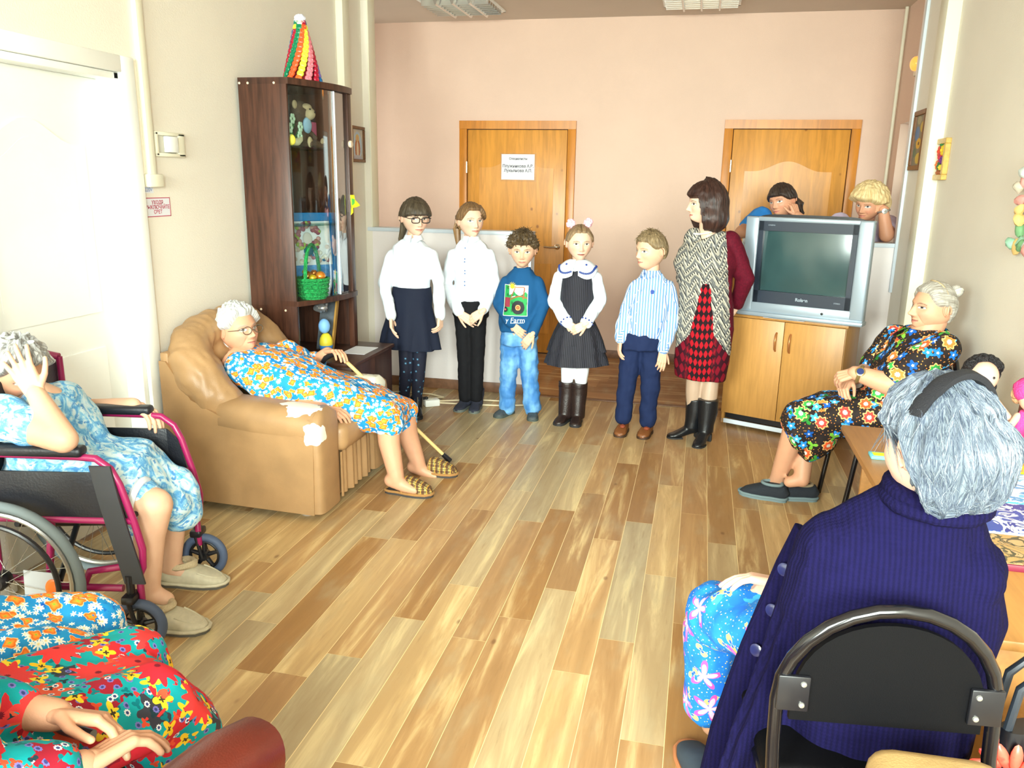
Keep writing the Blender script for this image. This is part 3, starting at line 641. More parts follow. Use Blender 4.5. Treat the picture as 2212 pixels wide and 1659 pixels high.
for k in range(26): c.ell((-2.34+.05*rr.random(), 4.12+.05*rr.random(), .92+.36*rr.random()), (.008, .03, .012), Matrix.Rotation(rr.uniform(0, 3), 3, 'X'), 8, 6)
for k in range(9): c2.ell((-2.30+.03*rr.random(), 4.11+.04*rr.random(), .96+.3*rr.random()), .016, None, 8, 6)
c.build('leaves', plain('dark_paper_leaf', (60, 96, 60), .6), t, kind='stuff'); c2.build('blossom', plain('cream_paper', (220, 206, 180), .6), t, kind='stuff')
# lower niche
t = thing('leaning_board', 'dark painted board with ochre edge leaning in the lower cabinet niche', 'picture', (-2.2, 4.45, .567))
Rb = Matrix.Rotation(radians(-18), 3, 'X')
MB().rbox((-2.20, 4.43, .735), (.10, .02, .33), .002, 1, Rb).build('panel', plain('smoky_painting', (66, 72, 78), .5, nz=(14, .6)), t); MB().rbox((-2.145, 4.425, .735), (.012, .03, .33), .002, 1, Rb).build('edge', plain('ochre_edge', (150, 110, 40), .5), t)
t = thing('toy_chick', 'blue and yellow egg shaped toy in the lower cabinet niche', 'toy', (-2.17, 4.34, .567))
MB().ell((-2.17, 4.345, .63), (.04, .04, .063)).build('egg', plain('yellow_toy', (216, 196, 50), .5), t); MB().lathe((-2.17, 4.345, .567), [(.0, 0), (.03, 0), (.042, .05), (.0, .05)]).build('shell', plain('blue_toy', (60, 130, 210), .5), t); MB().ell((-2.17, 4.33, .735), (.035, .035, .045)).build('bonnet', plain('light_blue_toy', (120, 170, 220), .6), t)
t = thing('silver_ribbon', 'crumpled silver and red ribbon tucked under the cabinet shelf', 'decoration', (-2.2, 4.33, .85)); MB().ell((-2.19, 4.35, .845), (.03, .05, .03)).disp(.02, 30).build('foil', plain('silver_foil', (180, 180, 180), .3, .8), t)
t = thing('white_paper', 'white sheet of paper lying on the cabinet base', 'paper', (-2.0, 4.5, .567)); MB().box((-2.08, 4.36, .568), (-1.93, 4.58, .570)).build('sheet', M_paper, t)

GO = V((0, 0, 0))
# ------------------------------------------------------------------ television on its cabinet
TA = V((.226, 5.47, 0)); TE = V((.924, -.382, 0)); TD = V((.382, .924, 0)); TM = Matrix.Translation(TA) @ Matrix(((TE.x, TD.x, 0, 0), (TE.y, TD.y, 0, 0), (0, 0, 1, 0), (0, 0, 0, 1)))
def tmb(): m = MB(); m.T = TM; return m
def beech(name, rgb, along=2):
    g = G(name); o = g.ob(); c = srgb(rgb); sc = [1, 1, 1]; sc[along] = .08
    n = g.noise(g.scale(o, tuple(sc)), 55, 5, .6)
    return g.done(g.mix(g.sm(n, .3, .7), tuple(x*.88 for x in c), tuple(min(1, x*1.06) for x in c)), .38, spec=.4)
M_beech = beech('beech_laminate', (186, 136, 72)); M_beecht = beech('beech_top', (178, 128, 68), 0); M_blk = plain('black_plastic', (22, 22, 26), .35)
TW, TDp, TH = .745, .36, .78
t = thing('tv_cabinet', 'light beech two door cabinet carrying the television', 'cabinet', TA+TE*TW/2+TD*TDp/2)
c = tmb().box((0, 0, .02), (.018, TDp, TH-.018), .001); c.box((TW-.018, 0, .02), (TW, TDp, TH-.018), .001); c.box((0, TDp-.01, .1), (TW, TDp, TH-.018)); c.box((.018, .005, .095), (TW-.018, TDp-.01, .11)); c.build('carcass', M_beech, t)
tmb().box((-.012, -.014, TH-.02), (TW+.012, TDp+.005, TH), .003).build('top', M_beecht, t)
tmb().box((.02, .02, .055), (TW-.02, .03, .1)).build('recess', M_blk, t)
tmb().box((.0, .0, .022), (TW, .012, .052), .002).build('plinth', M_trimw, t)
M_bronze = plain('bronze_handle', (176, 116, 66), .3, .5)
for k, (a, b, hx) in enumerate(((.002, TW/2-.002, TW/2-.045), (TW/2+.002, TW-.002, TW/2+.045))):
    d = tmb().box((a, -.017, .10), (b, -.001, TH-.022), .0015).build('door', M_beech, t)
    tmb().tube([(hx, -.018, .565), (hx, -.036, .58), (hx, -.043, .625), (hx, -.036, .67), (hx, -.018, .685)], [.006, .007, .007, .007, .006]).build('handle', M_bronze, d)
M_silver = plain('silver_plastic', (160, 174, 186), .34, .4); M_navy = plain('dark_bezel', (34, 44, 58), .35)
g = G('crt_glass'); o = g.ob(); g.done(g.mix(g.noise(o, 5, 2), srgb((42, 66, 68)), srgb((58, 84, 84))), .16, spec=.6); M_crt = g.m
z0, z1, xa, xb, yf = .785, 1.412, .072, .838, -.045
t = thing('television', 'big silver box television with a dark curved screen on beech cabinet', 'television', TA+TE*.42+TD*.15+V((0, 0, TH)))
c = tmb(); pr = [(xa, z0+.02), (xb, z0+.02), (xb, z1), (xa, z1)]
c.box((xa, yf, z0+.03), (xa+.085, yf+.07, z1), .012, 3); c.box((xb-.085, yf, z0+.03), (xb, yf+.07, z1), .012, 3); c.box((xa, yf+.004, z1-.028), (xb, yf+.07, z1), .008); c.box((xa, yf+.002, z0+.02), (xb, yf+.07, z0+.09), .01)
c.box((xa-.004, yf-.02, z0), (xb+.004, yf+.09, z0+.028), .008); c.build('cabinet_shell', M_silver, t)
c = tmb(); c.box((xa+.085, yf+.006, z1-.085), (xb-.085, yf+.05, z1-.026)); c.box((xa+.085, yf+.006, z0+.082), (xb-.085, yf+.05, z0+.165)); c.box((xa+.085, yf+.006, z0+.082), (xa+.115, yf+.05, z1-.026)); c.box((xb-.115, yf+.006, z0+.082), (xb-.085, yf+.05, z1-.026)); c.build('bezel', M_navy, t)
c = tmb(); cx = (xa+xb)/2; zc = (z0+.165+z1-.085)/2; hw_, hh_ = (xb-xa)/2-.112, (z1-.085-z0-.165)/2+.004
c.grid(lambda u, v: (cx+hw_*(2*u-1), yf+.022+.014*((2*u-1)**2+(2*v-1)**2*.6), zc+hh_*(2*v-1)), 16, 12); c.build('screen', M_crt, t)
c = tmb(); c.loft([(cx, yf+.07, zc), (cx, yf+.16, zc), (cx, yf+.32, zc-.02), (cx, yf+.40, zc-.04)], [.37, .355, .25, .2], [.29, .27, .2, .15], side=(1, 0, 0), pw=7, n=36); c.build('back_shell', M_blk, t)
tT = lambda x, y, z: TM@V((x, y, z))
text('Rolsen', .028, tT(cx+.01, yf+.0045, z0+.125), TE, (0, 0, 1), M_silver, t, bold=.0008); text('CINEMA', .012, tT(xa+.165, yf+.0045, z1-.05), TE, (0, 0, 1), M_silver, t); text('STEREO', .011, tT(xb-.16, yf+.0045, z0+.125), TE, (0, 0, 1), M_silver, t)
c = tmb(); c.lathe((xb-.24, yf+.002, z0+.055), [(.008, 0), (.008, .004), (0, .005)], (0, -1, 0), 12); c.build('power_button', M_blk, t)
for nm, q, mt, lab in (('paper_sheet', ((.24, -.10+.045, TH+.0005), (.50, .05, TH+.002)), M_paper, 'wide white paper sheet sticking out under the television'), ('paper_sheet', ((.28, -.064, TH+.002), (.44, .0, TH+.0032)), plain('bluish_paper', (196, 212, 224), .5), 'small bluish paper lying on the white sheet under the television')):
    c = tmb(); c.box(*q); c.build(nm, mt, None, loc=tT(q[0][0], q[0][1], TH), label=lab, category='paper')
t = thing('remote_control', 'long pale grey remote control lying at the cabinet edge beside the television', 'remote', tT(.0, -.01, TH))
c = tmb(); c.box((-.06, -.03, TH), (.055, .012, TH+.022), .008); c.build('case', plain('pale_grey_plastic', (190, 202, 196), .4), t); c = tmb()
for k in range(8): c.box((-.052+k*.013, -.018, TH+.0215), (-.044+k*.013, .0, TH+.0245), .001)
c.build('button', plain('grey_rubber', (120, 134, 132), .6), t)
# extension socket and its cords by the half wall
t = thing('extension_socket', 'white extension socket with cream cords on the floor beside the girls boots', 'socket', (-1.72, 5.42, 0))
Rz = Matrix.Rotation(radians(35), 3, 'Z'); p0 = onz(932, 876, 0)
MB().rbox(p0+V((0, 0, .025)), (.11, .075, .05), .008, 2, Rz).build('body', M_white, t)
c = MB(); c.tube([p0+V((.05, .03, .03)), p0+V((.15, .12, .02)), p0+V((.34, .22, .01)), p0+V((.55, .25, .007))], .006); c.tube([p0+V((.055, .02, .02)), p0+V((.2, .08, .007)), p0+V((.5, .12, .007)), p0+V((.7, .2, .007))], .006)
c.tube([p0+V((-.04, -.0, .03)), p0+V((-.02, .1, .03)), p0+V((.02, .22, .008)), p0+V((-.1, .28, .008)), p0+V((-.45, .26, .008))], .006); c.build('cord', plain('cream_cable', (222, 206, 170), .5), t)
c = MB(); c.lathe(p0+V((-.005, .005, .0505)), [(.022, 0), (.02, .002), (0, .002)], (0, 0, 1), 16); c.build('outlet', M_ivory, t); MB().cap(p0+V((-.03, -.02, .06)), p0+V((-.10, -.03, .05)), .012, .008).build('plug', M_blk, t)

# ------------------------------------------------------------------ tan armchair
def leather(name, rgb, patches=None, rough=.42):
    g = G(name); o = g.ob(); c = srgb(rgb)
    n = g.noise(o, 5, 5); g.bump(g.m_('ADD', g.noise(o, 260, 3), g.m_('MULTIPLY', g.noise(o, 18, 3), 1.5)), .12, .006)
    col = g.mix(g.sm(n, .3, .72), tuple(x*.86 for x in c), tuple(min(1, x*1.1) for x in c))
    for (p, r) in (patches or []):
        d = g.vm('DISTANCE', o, p); d = g.m_('ADD', d, g.m_('MULTIPLY', g.m_('SUBTRACT', g.noise(o, 13, 2, .5), .5), .14))
        col = g.mix(g.m_('LESS_THAN', d, r), col, srgb((236, 234, 218)))
    return g.done(col, rough, spec=.45)
AC = V((-2.05, 3.68, 0))
M_lea = leather('tan_leatherette', (166, 130, 90), [(V((-1.79, 3.36, .545))-AC, .095), (V((-1.69, 3.26, .44))-AC, .055), (V((-1.71, 4.0, .55))-AC, .085), (V((-1.66, 4.02, .50))-AC, .05)])
arm = thing('armchair', 'worn tan leatherette armchair with white torn patches on its arms', 'armchair', AC)
side = [(-2.47, .05), (-1.70, .035), (-1.69, .42), (-2.1, .46), (-2.32, .56), (-2.44, .74), (-2.475, .74)]
for y in (3.25, 4.06):
    c = MB().prism(side, (0, .07, 0), (0, y, 0)); c.build('side_panel', M_lea, arm, sharp=30)
MB().box((-2.475, 3.26, .05), (-2.43, 4.12, .78), .01).build('back_panel', M_lea, arm)
for y0 in (3.25, 3.90):       # arm fronts and padded arm rolls
    yc = y0+.115
    MB().loft([(-1.70, yc, .04), (-1.70, yc, .3), (-1.70, yc, .44), (-1.70, yc, .505), (-1.70, yc, .545)], [.045, .045, .045, .043, .02], [.11, .11, .118, .10, .04], side=(1, 0, 0), pw=4).build('arm_front', M_lea, arm, sharp=50)
    c = MB().loft([(-2.24, yc-.0, .47), (-2.18, yc, .475), (-2.0, yc, .465), (-1.8, yc, .455), (-1.70, yc, .455), (-1.665, yc, .455)], [.075, .115, .122, .118, .112, .07], [.06, .095, .095, .092, .088, .05], side=(0, 1, 0), n=28, pw=2.5)
    c.disp(.006, 12).build('armrest', M_lea, arm)
c = MB(); pth = [(-2.17, 3.37, .50), (-2.24, 3.345, .56), (-2.31, 3.335, .65), (-2.37, 3.35, .74), (-2.41, 3.43, .815), (-2.40, 3.56, .855), (-2.405, 3.70, .865), (-2.40, 3.84, .85), (-2.405, 3.96, .80), (-2.36, 4.02, .72), (-2.29, 4.03, .63), (-2.2, 4.02, .52)]
rg = lambda i: [.085, .105, .118, .115, .10, .088, .085, .088, .10, .11, .10, .08][i]
c.loft(pth, [rg(i) for i in range(12)], [rg(i)*.92 for i in range(12)], sides=[(.3, 1, .2)]*3+[(.6, .8, 0), (.8, .5, 0), (1, .2, 0), (1, 0, 0), (1, -.2, 0), (.8, -.5, 0), (.6, -.8, 0)]+[(.3, -1, .2)]*2, n=26)
cc = MB().ell((-2.39, 3.68, .62), (.09, .30, .27)); 
solid(c.join(cc), .012, 5).disp(.010, 7, dirs=(1, 1.6, 1)).disp(.005, 22, 3., (.6, 1.5, .6)).build('backrest', M_lea, arm)
c = MB(); c.rbox((-1.96, 3.68, .355), (.66, .43, .15), .05, 4); c.disp(.008, 9); c.build('seat_cushion', M_lea, arm)
c = MB(); c.grid(lambda u, v: (-1.668+.010*sin(u*46)*(1-.3*v)+.006*sin(u*17+2), 3.475+.43*u, .05+.235*v), 120, 8)
c.grid(lambda u, v: (-1.69, 3.475+.43*(1-u), .05+.235*v), 2, 2); c.build('gathered_skirt', M_lea, arm)
MB().box((-2.40, 3.32, .05), (-1.70, 4.05, .30)).build('base', M_dark, arm)
c = MB()
for x in (-2.38, -1.78):
    for y in (3.34, 4.02): MB().lathe((x, y, 0), [(.03, 0), (.034, .05)], n=16).build('foot', plain('grey_glide', (150, 140, 128), .5), arm)

# ------------------------------------------------------------------ table, what lies on it
M_tab = beech('table_laminate', (178, 126, 68), 1)
t = thing('table', 'low beech laminate table along the wall beside the navy cardigan woman', 'table', (.97, 2.55, 0))
tz = .66; MB().box((.615, 1.74, tz-.026), (1.325, 3.36, tz), .006).build('tabletop', M_tab, t)
for y in (1.80, 3.28): MB().box((.70, y, .0), (1.26, y+.02, tz-.026), .002).build('leg_panel', M_tab, t)
c = MB().box((.74, 1.82, .50), (.755, 3.28, tz-.026), .002); c.build('apron', M_tab, t); MB().box((.66, 3.27, 0), (1.30, 3.315, .045), .004).build('foot_rail', M_tab, t)
def swirl(name, cols, sc, thr=.5, dist=2.5):
    g = G(name); u = g.uv(); n = g.noise(u, sc, 3, .5, dist=dist)
    st = [(0, srgb(cols[0]))]+[(thr+.5*(1-thr)*k/len(cols[1:]), srgb(c)) for k, c in enumerate(cols[1:])]
    return g.done(g.ramp(n, st, 'CONSTANT'), .3)
for k, (y0, y1, x0, nm, lab, mt, ed) in enumerate((
    (2.86, 3.07, .93, 'picture_book', 'yellow picture book with blue and orange leaves at the doll end of table', swirl('yellow_cover', [(240, 216, 40), (226, 190, 60), (196, 150, 70), (98, 104, 140), (226, 170, 90)], 9, .5), (226, 190, 20)),
    (2.56, 2.85, .86, 'picture_book', 'light blue picture book with pale swirls between yellow and dark blue books', swirl('blue_cover', [(110, 196, 236), (226, 244, 246), (70, 160, 220), (180, 226, 240)], 7, .45), (90, 180, 226)),
    (2.31, 2.555, .83, 'picture_book', 'dark blue and white printed picture book on the beech table', swirl('navy_cover', [(44, 84, 176), (232, 238, 246), (40, 70, 160), (236, 240, 246)], 8, .48), (226, 230, 240)),
    (2.10, 2.30, .80, 'picture_book', 'tan flower printed book with a dark red spine edge nearest the chair', swirl('tan_cover', [(196, 160, 100), (84, 84, 60), (206, 170, 120), (170, 110, 100)], 12, .5), (120, 20, 50)))):
    b = MB().box((x0, y0, tz), (1.25, y1, tz+.018), .002).build(nm, plain('edge_%d' % k, ed, .5), None, loc=((x0+1.25)/2, (y0+y1)/2, tz), label=lab, category='book', group='picture books on the table')
    MB().box((x0+.004, y0+.006, tz+.018), (1.246, y1-.004, tz+.0195)).build('cover', mt, b)
t = MB().box((.65, 2.93, tz), (.74, 2.99, tz+.012), .003).build('folded_card', plain('cyan_card', (110, 206, 226), .5), None, loc=(.7, 2.96, tz), label='small cyan and yellow card lying on the bare table edge', category='card')
MB().box((.66, 2.94, tz+.012), (.70, 2.975, tz+.0135)).build('print', M_y, t)
# dolls sitting at the far end of the table
M_skin2 = plain('doll_skin', (232, 186, 160), .5); M_bhair = plain('black_doll_hair', (20, 18, 22), .5, bump=(90, 1., .02)); M_pk = plain('pink_knit', (232, 70, 150), .85, bump=(140, .6))
def doll(base, R, name, label, hair, hat, dress, skin=M_skin2, sc=1.):
    b = V(base); t = thing(name, label, 'doll', b); TS = Matrix.Translation(b) @ Matrix.Scale(sc, 4) @ Matrix.Translation(-b)
    def D(): m = MB(); m.T = TS; return m
    D().loft([b+V((0, 0, .0)), b+V((0, 0, .05)), b+V((0, 0, .10)), b+V((0, 0, .145))], [.075, .06, .045, .03], [.065, .05, .038, .025], side=(1, 0, 0)).build('dress', dress, t)
    c = D().ell(b+V((0, -.005, .195)), (.044, .046, .05)); c.cap(b+V((0, 0, .13)), b+V((0, 0, .16)), .016)
    for s_ in (-1, 1): c.cap(b+V((s_*.035, 0, .125)), b+V((s_*.08, -.04, .07)), .014, .012); c.cap(b+V((s_*.03, -.05, .02)), b+V((s_*.045, -.13, .018)), .02, .018)
    solid(c, .005, 2).build('body', skin, t)
    rr = random.Random(7); h = D()
    for k in range(46):
        v = V((rr.gauss(0, 1), abs(rr.gauss(0, 1))*.9-.2, rr.gauss(.5, .8))).normalized(); h.ell(b+V((0, .008, .2))+v*.048, (.02, .02, .022), None, 8, 6)
    h.build('hair', hair, t)
    if hat: D().ell(b+V((0, .008, .225)), (.062, .06, .052)).disp(.006, 40).build('hat', hat, t)
    for s_ in (-1, 1): D().ell(b+V((s_*.016, -.047, .2)), .0045, None, 8, 6).build('eye', M_blk, t)
    return t
doll((1.085, 3.29, tz+.03), 0, 'doll', 'black haired doll peeping over the grey head at the table end', M_bhair, None, plain('dark_doll_dress', (40, 30, 60), .8), sc=1.15)
doll((1.235, 3.22, tz+.0), 0, 'doll', 'doll in a bright pink knitted hat at the table end', plain('sandy_doll_hair', (190, 150, 110), .8, bump=(90, 1.)), M_pk, M_pk)
c = thing('toy_cat', 'small grey striped toy with white paws among the dolls', 'toy', (1.22, 3.08, tz)); b = V((1.245, 3.10, tz))
MB().ell(b+V((0, 0, .05)), (.04, .045, .05)).build('body', plain('black_plush', (30, 26, 30), .9), c); MB().ell(b+V((-.03, -.03, .085)), (.03, .03, .026)).build('head', plain('grey_plush', (180, 180, 170), .9, nz=(60, .4)), c); MB().ell(b+V((-.035, -.035, .03)), (.018, .022, .03)).build('paw', plain('white_plush', (236, 226, 210), .9), c); MB().ell(b+V((.02, -.05, .04)), .012).build('bow', plain('red_felt', (206, 50, 40), .8), c)
t = thing('wooden_frame', 'brown wooden frame leaning against the wall beyond the dolls', 'frame', (1.28, 3.30, tz))
c = MB().rbox((1.30, 3.42, .965), (.024, .045, .6), .004, 1, Matrix.Rotation(.12, 3, 'X')); c.rbox((1.30, 3.14, .965), (.024, .045, .6), .004, 1, Matrix.Rotation(.12, 3, 'X')); c.rbox((1.30, 3.28, 1.24), (.02, .25, .045), .004, 1); c.rbox((1.30, 3.28, .80), (.02, .25, .045), .004, 1); c.build('rails', plain('red_brown_wood', (134, 74, 48), .4, nz=(30, .2)), t)

# ------------------------------------------------------------------ black metal chairs
M_bm = plain('black_enamel', (14, 14, 18), .16, spec=.7); M_bp = plain('black_grained_plastic', (7, 7, 9), .55, bump=(500, .1), spec=.10); M_zinc = plain('zinc_screw', (190, 190, 186), .3, .8)
def chair(name, label, loc, yaw, tops=.85):
    T = Matrix.Translation(loc) @ Matrix.Rotation(yaw, 4, 'Z')       # local: -y is the back, sitter faces +y
    t = thing(name, label, 'chair', loc)
    def mb(): m = MB(); m.T = T; return m
    w_ = .200; hp = [(-w_-.01, -.12, 0), (-w_, -.05, .44), (-w_, -.02, .55), (-w_, -.01, .64)]+[(-w_*cos(pi*k/14), -.005-.03*sin(pi*k/14), .64+(tops-.64)*sin(pi*k/14)) for k in range(1, 14)]+[(w_, -.01, .64), (w_, -.02, .55), (w_, -.05, .44), (w_+.01, -.12, 0)]
    mb().tube(hp, .0135, 12).build('back_hoop', M_bm, t)
    c = mb(); n = 20; P = []; wi = w_-.024
    for k in range(n+1): a = pi*k/n; P.append((-wi*cos(a), .625+(tops-.04-.625)*sin(a)**.8))
    P = [(-wi, .60)]+P+[(wi, .60)]
    # thickened curved panel
    c.prism(P, (0, .012, 0), (0, -.02, 0)); c.build('backrest', M_bp, t, sharp=30)
    for s_ in (-1, 1):
        c = mb(); c.box((s_*(w_-.025)-.03, -.03, .625), (s_*(w_-.025)+.03, -.0195, .70), .003); b = c.build('bracket', M_blk, t)
        for z in (.64, .685): mb().lathe((s_*(w_-.042), -.03, z), [(.006, 0), (.005, .003), (0, .004)], (0, -1, 0), 10).build('screw', M_zinc, b)
    mb().rbox((0, .20, .45), (.41, .40, .045), .02, 3).build('seat', M_bp, t)
    c = mb(); c.tube([(-w_, -.045, .425), (-w_+.005, .37, .425), (w_-.005, .37, .425), (w_, -.045, .425)], .011); c.tube([(-w_, -.055, .40), (w_, -.055, .40)], .013); c.build('seat_frame', M_bm, t)
    for s_ in (-1, 1): mb().tube([(s_*(w_-.01), .36, .42), (s_*(w_-.005), .385, .38), (s_*w_, .43, 0)], .0125).build('leg', M_bm, t)
    return t
chair('chair', 'black metal hoop backed chair under the woman in the navy cardigan', (.405, 1.475, 0), radians(7), .855)
chair('chair', 'black tube legged chair under the woman in the dark floral dress', (1.17, 4.18, 0), radians(97), .85)
chair('chair', 'black hoop backed chair under the woman whose blue poppy lap shows', (-1.90, 1.10, 0), radians(-58), .85)
# bag hanging by the chair
g = G('poppy_print'); u = g.ob(); n = g.noise(u, 24, 3); g.done(g.ramp(n, [(0, srgb((226, 60, 46))), (.5, srgb((240, 96, 76))), (.62, srgb((180, 40, 40)))]), .35); M_pop = g.m
bp = V((.735, 1.60, .0)); t = thing('handbag', 'black shoulder bag with a red flower print beside the table', 'bag', bp)
MB().loft([bp+V((0, 0, .0)), bp+V((0, 0, .03)), bp+V((0, 0, .42)), bp+V((0, 0, .56))], [.10, .115, .105, .085], [.05, .06, .05, .025], side=(.92, .38, 0), pw=3, n=24).build('body', plain('black_vinyl', (20, 20, 24), .3), t)
fb = MB()
for k in range(9): a = radians(40+k*26); fb.ell(bp+V((-.055, -.062, .47))+V((.045*cos(a), -.02*cos(a), .045*sin(a))), (.034, .008, .012), Matrix.Rotation(-a, 3, 'Y'), 10, 6)
fb.build('flower_print', M_pop, t)
for y in (-.03, .03): MB().tube([bp+V((-.07, y, .55)), bp+V((-.06, y, .65)), bp+V((-.02, y, .70)), bp+V((.03, y, .66)), bp+V((.06, y, .55))], .009, 8).build('strap', plain('dark_strap', (40, 46, 54), .35), t)
MB().rbox(bp+V((0.045, .0, .555)), (.07, .015, .06), .004).build('paper', M_paper, t)
# corner of another tan armchair at the camera's side
M_lea2 = leather('olive_leatherette', (178, 146, 96), [(V((-.075, .16, .22)), .05)])
t = thing('armchair', 'olive tan armchair arm end with a torn corner behind the black chair', 'armchair', (.46, 1.1, 0)); 
c = MB().rbox((.47, 1.10, .55), (.235, .56, .17), .05, 4); c.disp(.005, 10).build('armrest', M_lea2, t); MB().box((.37, .84, .04), (.57, 1.34, .50), .02).build('side_panel', M_lea2, t)
for y in (.88, 1.30): MB().lathe((.47, y, 0), [(.03, 0), (.03, .05)]).build('foot', M_dark, t)
# red brown armchair holding the woman in the red and teal dress
M_rl = leather('red_brown_leather', (92, 33, 22), None, .3)
TF = Matrix.Translation((-.925, .82, 0)) @ Matrix.Rotation(radians(79), 4, 'Z')    # local +x forward
def rmb(): m = MB(); m.T = TF; return m
t = thing('armchair', 'glossy red brown leather armchair under the woman in the red and teal dress', 'armchair', (-1.0, .95, 0)); RB = t
for y, xe, q in ((-.10, .38, 0), (.56, .1, -.12)):
    c = rmb(); c.loft([(-.40, y, .52+q), (-.2, y, .53+q), (xe-.26, y, .535+q), (xe-.08, y, .53+q), (xe-.01, y, .52+q), (xe+.02, y, .50+q)], [.07, .078, .08, .078, .07, .03], [.09, .095, .095, .09, .08, .04], side=(0, 1, 0), n=28, pw=2.4); c.build('armrest', M_rl, t)
    c = rmb(); c.rbox(((xe-.40)/2-.02, y, .25+q/2), (xe+.32, .11, .40+q), .03, 3); c.build('side_panel', M_rl, t)
c = rmb(); c.rbox((-.02, .26, .33), (.62, .60, .17), .05, 3); c.build('seat_cushion', M_rl, t); c = rmb(); c.rbox((-.42, .26, .55), (.16, .80, .86), .06, 3); c.build('backrest', M_rl, t)
for x in (-.32, .04):
    for y in (-.10, .62): c = rmb(); c.ell((x, y, .03), .03); c.build('caster', M_blk, t)
# ------------------------------------------------------------------ people: builders
def skin_mat():
    g = G('skin'); a = g.attr(); o = g.ob(); n = g.noise(o, 30, 4)
    c = g.mix(g.m_('MULTIPLY', g.sm(n, .45, .75), .22), a, g.mix(.5, a, srgb((206, 120, 100))))
    g.bump(g.noise(o, 320, 3), .12, .003)
    return g.done(c, .48, spec=.35)
M_skin = skin_mat()
FAIR, PALE, RUDDY, OLD = srgb((220, 176, 146)), srgb((226, 188, 162)), srgb((206, 150, 118)), srgb((208, 156, 124))
def smooth(x, a, b):
    t = np.clip((x-a)/(b-a), 0, 1); return t*t*(3-2*t)
def axes(f, u=(0, 0, 1)):
    f = V(f).normalized(); r = f.cross(V(u)).normalized(); return r, f, r.cross(f)
def head(ctr, f, s=1., up=(0, 0, 1), skin=FAIR, brow=(60, 44, 34), iris=(60, 60, 60), lip=(196, 110, 100), jaw=.36, cheek=0., nose=1., age=0., mo=0., gaze=0., eye=1., ears=True, lid=0., wide=1.11):
    r_, f_, u_ = axes(f, up); ctr = V(ctr); nu, nv = 120, 104; a, b, c = .0735, .094, .113
    t = (np.arange(nu)/nu*2-1)*pi; ph = t-.5*np.sin(t); th = np.linspace(.03, pi-.03, nv)
    PH, TH = np.meshgrid(ph, th); dx, dy, dz = np.sin(TH)*np.sin(PH), np.sin(TH)*np.cos(PH), np.cos(TH)
    x, y, z = a*dx, b*dy, c*dz
    lo = np.clip(-dz, 0, 1); front = smooth(dy, -.1, .35)
    x = x*(1-jaw*lo**1.7+cheek*np.exp(-((dz+.45)/.3)**2)); y = np.where(dy < 0, y*(1-.35*lo**1.5), y)
    x = x*(1+.05*np.exp(-((dz-.3)/.4)**2)*(dy < 0))
    e = lambda X, Z, sx, sz: np.exp(-((x-X)/sx)**2-((z-Z)/sz)**2)
    ax_ = np.abs(x)
    ea = lambda X, Z, sx, sz: np.exp(-((ax_-X)/sx)**2-((z-Z)/sz)**2)
    d = 0.024*e(0, -.088, .030, .026)+.004*ea(.040, -.03, .02, .02)+.0035*ea(.026, .026, .022, .009)
    d = d-.0095*ea(.031, .004, .017, .013)
    d = d+nose*(.010*e(0, -.012, .0075, .02)+.0165*e(0, -.030, .0105, .012)+.006*ea(.011, -.035, .006, .007))
    d = d+.005*e(0, -.060, .024, .012)+.0025*e(0, -.055, .018, .0035)+.003*e(0, -.067, .016, .0045)-(.003+.004*mo)*e(0, -.0605, .020, .0018+.003*mo)
    d = d+.004*ea(.031, .004, .011, .0075)+.002*ea(.031, .013, .014, .003)     # eyeballs and upper lids
    if age:
        d = d-age*.003*np.exp(-((ax_-.022-.35*np.clip(-z-.03, 0, 1))/.003)**2)*smooth(-z, .03, .04)*(1-smooth(-z, .075, .085))
        d = d+age*.003*ea(.036, -.07, .014, .012)-age*.002*ea(.031, -.012, .014, .003)
        d = d+age*.0006*np.sin(z*900+8*x*x*400)*smooth(z, .035, .05)
    y = y+d*front
    P = np.stack([x*wide, y, z], -1).reshape(-1, 3)*s
    C_ = np.tile(np.array(skin), (nu*nv, 1)); X, Z, AX, FR = x.ravel(), z.ravel(), np.abs(x).ravel(), front.ravel() > .6
    def paint(m, col, k=1.):
        m = (np.clip(m, 0, 1)*FR*k)[:, None]; C_[:] = C_*(1-m)+np.array(srgb(col))*m
    paint(np.exp(-((AX-.040)/.018)**2-((Z+.03)/.018)**2), (226, 130, 112), .30)
    paint(np.exp(-((AX-.031)/.02)**2-((Z-.004)/.012)**2), (150, 96, 84), .28+.15*age)
    u = (AX-.031)/(.0155*eye); v = (Z-.004)/(.0068*eye*(1-lid)); E_ = u*u+v*v
    paint(1-smooth(E_, .8, 1.2), (222, 216, 206)); g_ = X-gaze-np.sign(X)*.031
    ir = (g_/.0062)**2+((Z-.0045)/.0062)**2
    paint((1-smooth(ir, .75, 1.25))*(E_ < 1.05), iris); paint((1-smooth(ir*5, .7, 1.3))*(E_ < 1), (10, 10, 12))
    paint((np.abs(Z-(.004+.0072*eye*(1-lid)*np.sqrt(np.clip(1-u*u, 0, 1)))) < .0016)*(np.abs(u) < 1.1), (62, 40, 34), .85)
    bz = .0235-18*(AX-.028)**2; paint((1-smooth(np.abs(Z-bz), .0016, .0036))*(AX > .013)*(AX < .049), brow, .7)
    lw = 1-(X/.0235)**2
    paint((Z < -.0605+.0062*np.clip(lw, 0, 1))*(Z > -.0605-.0085*np.clip(lw, 0, 1))*(lw > 0), lip, .75)
    paint((np.abs(Z+.0605) < .0012+mo*.004*np.clip(lw, 0, 1))*(np.abs(X) < .022), (96, 44, 42), .85)
    paint(np.exp(-((AX-.0075)/.003)**2-((Z+.040)/.0022)**2), (120, 66, 56), .7)
    o = MB(); R = np.array([r_, f_, u_]); W = P@R+np.array(ctr)
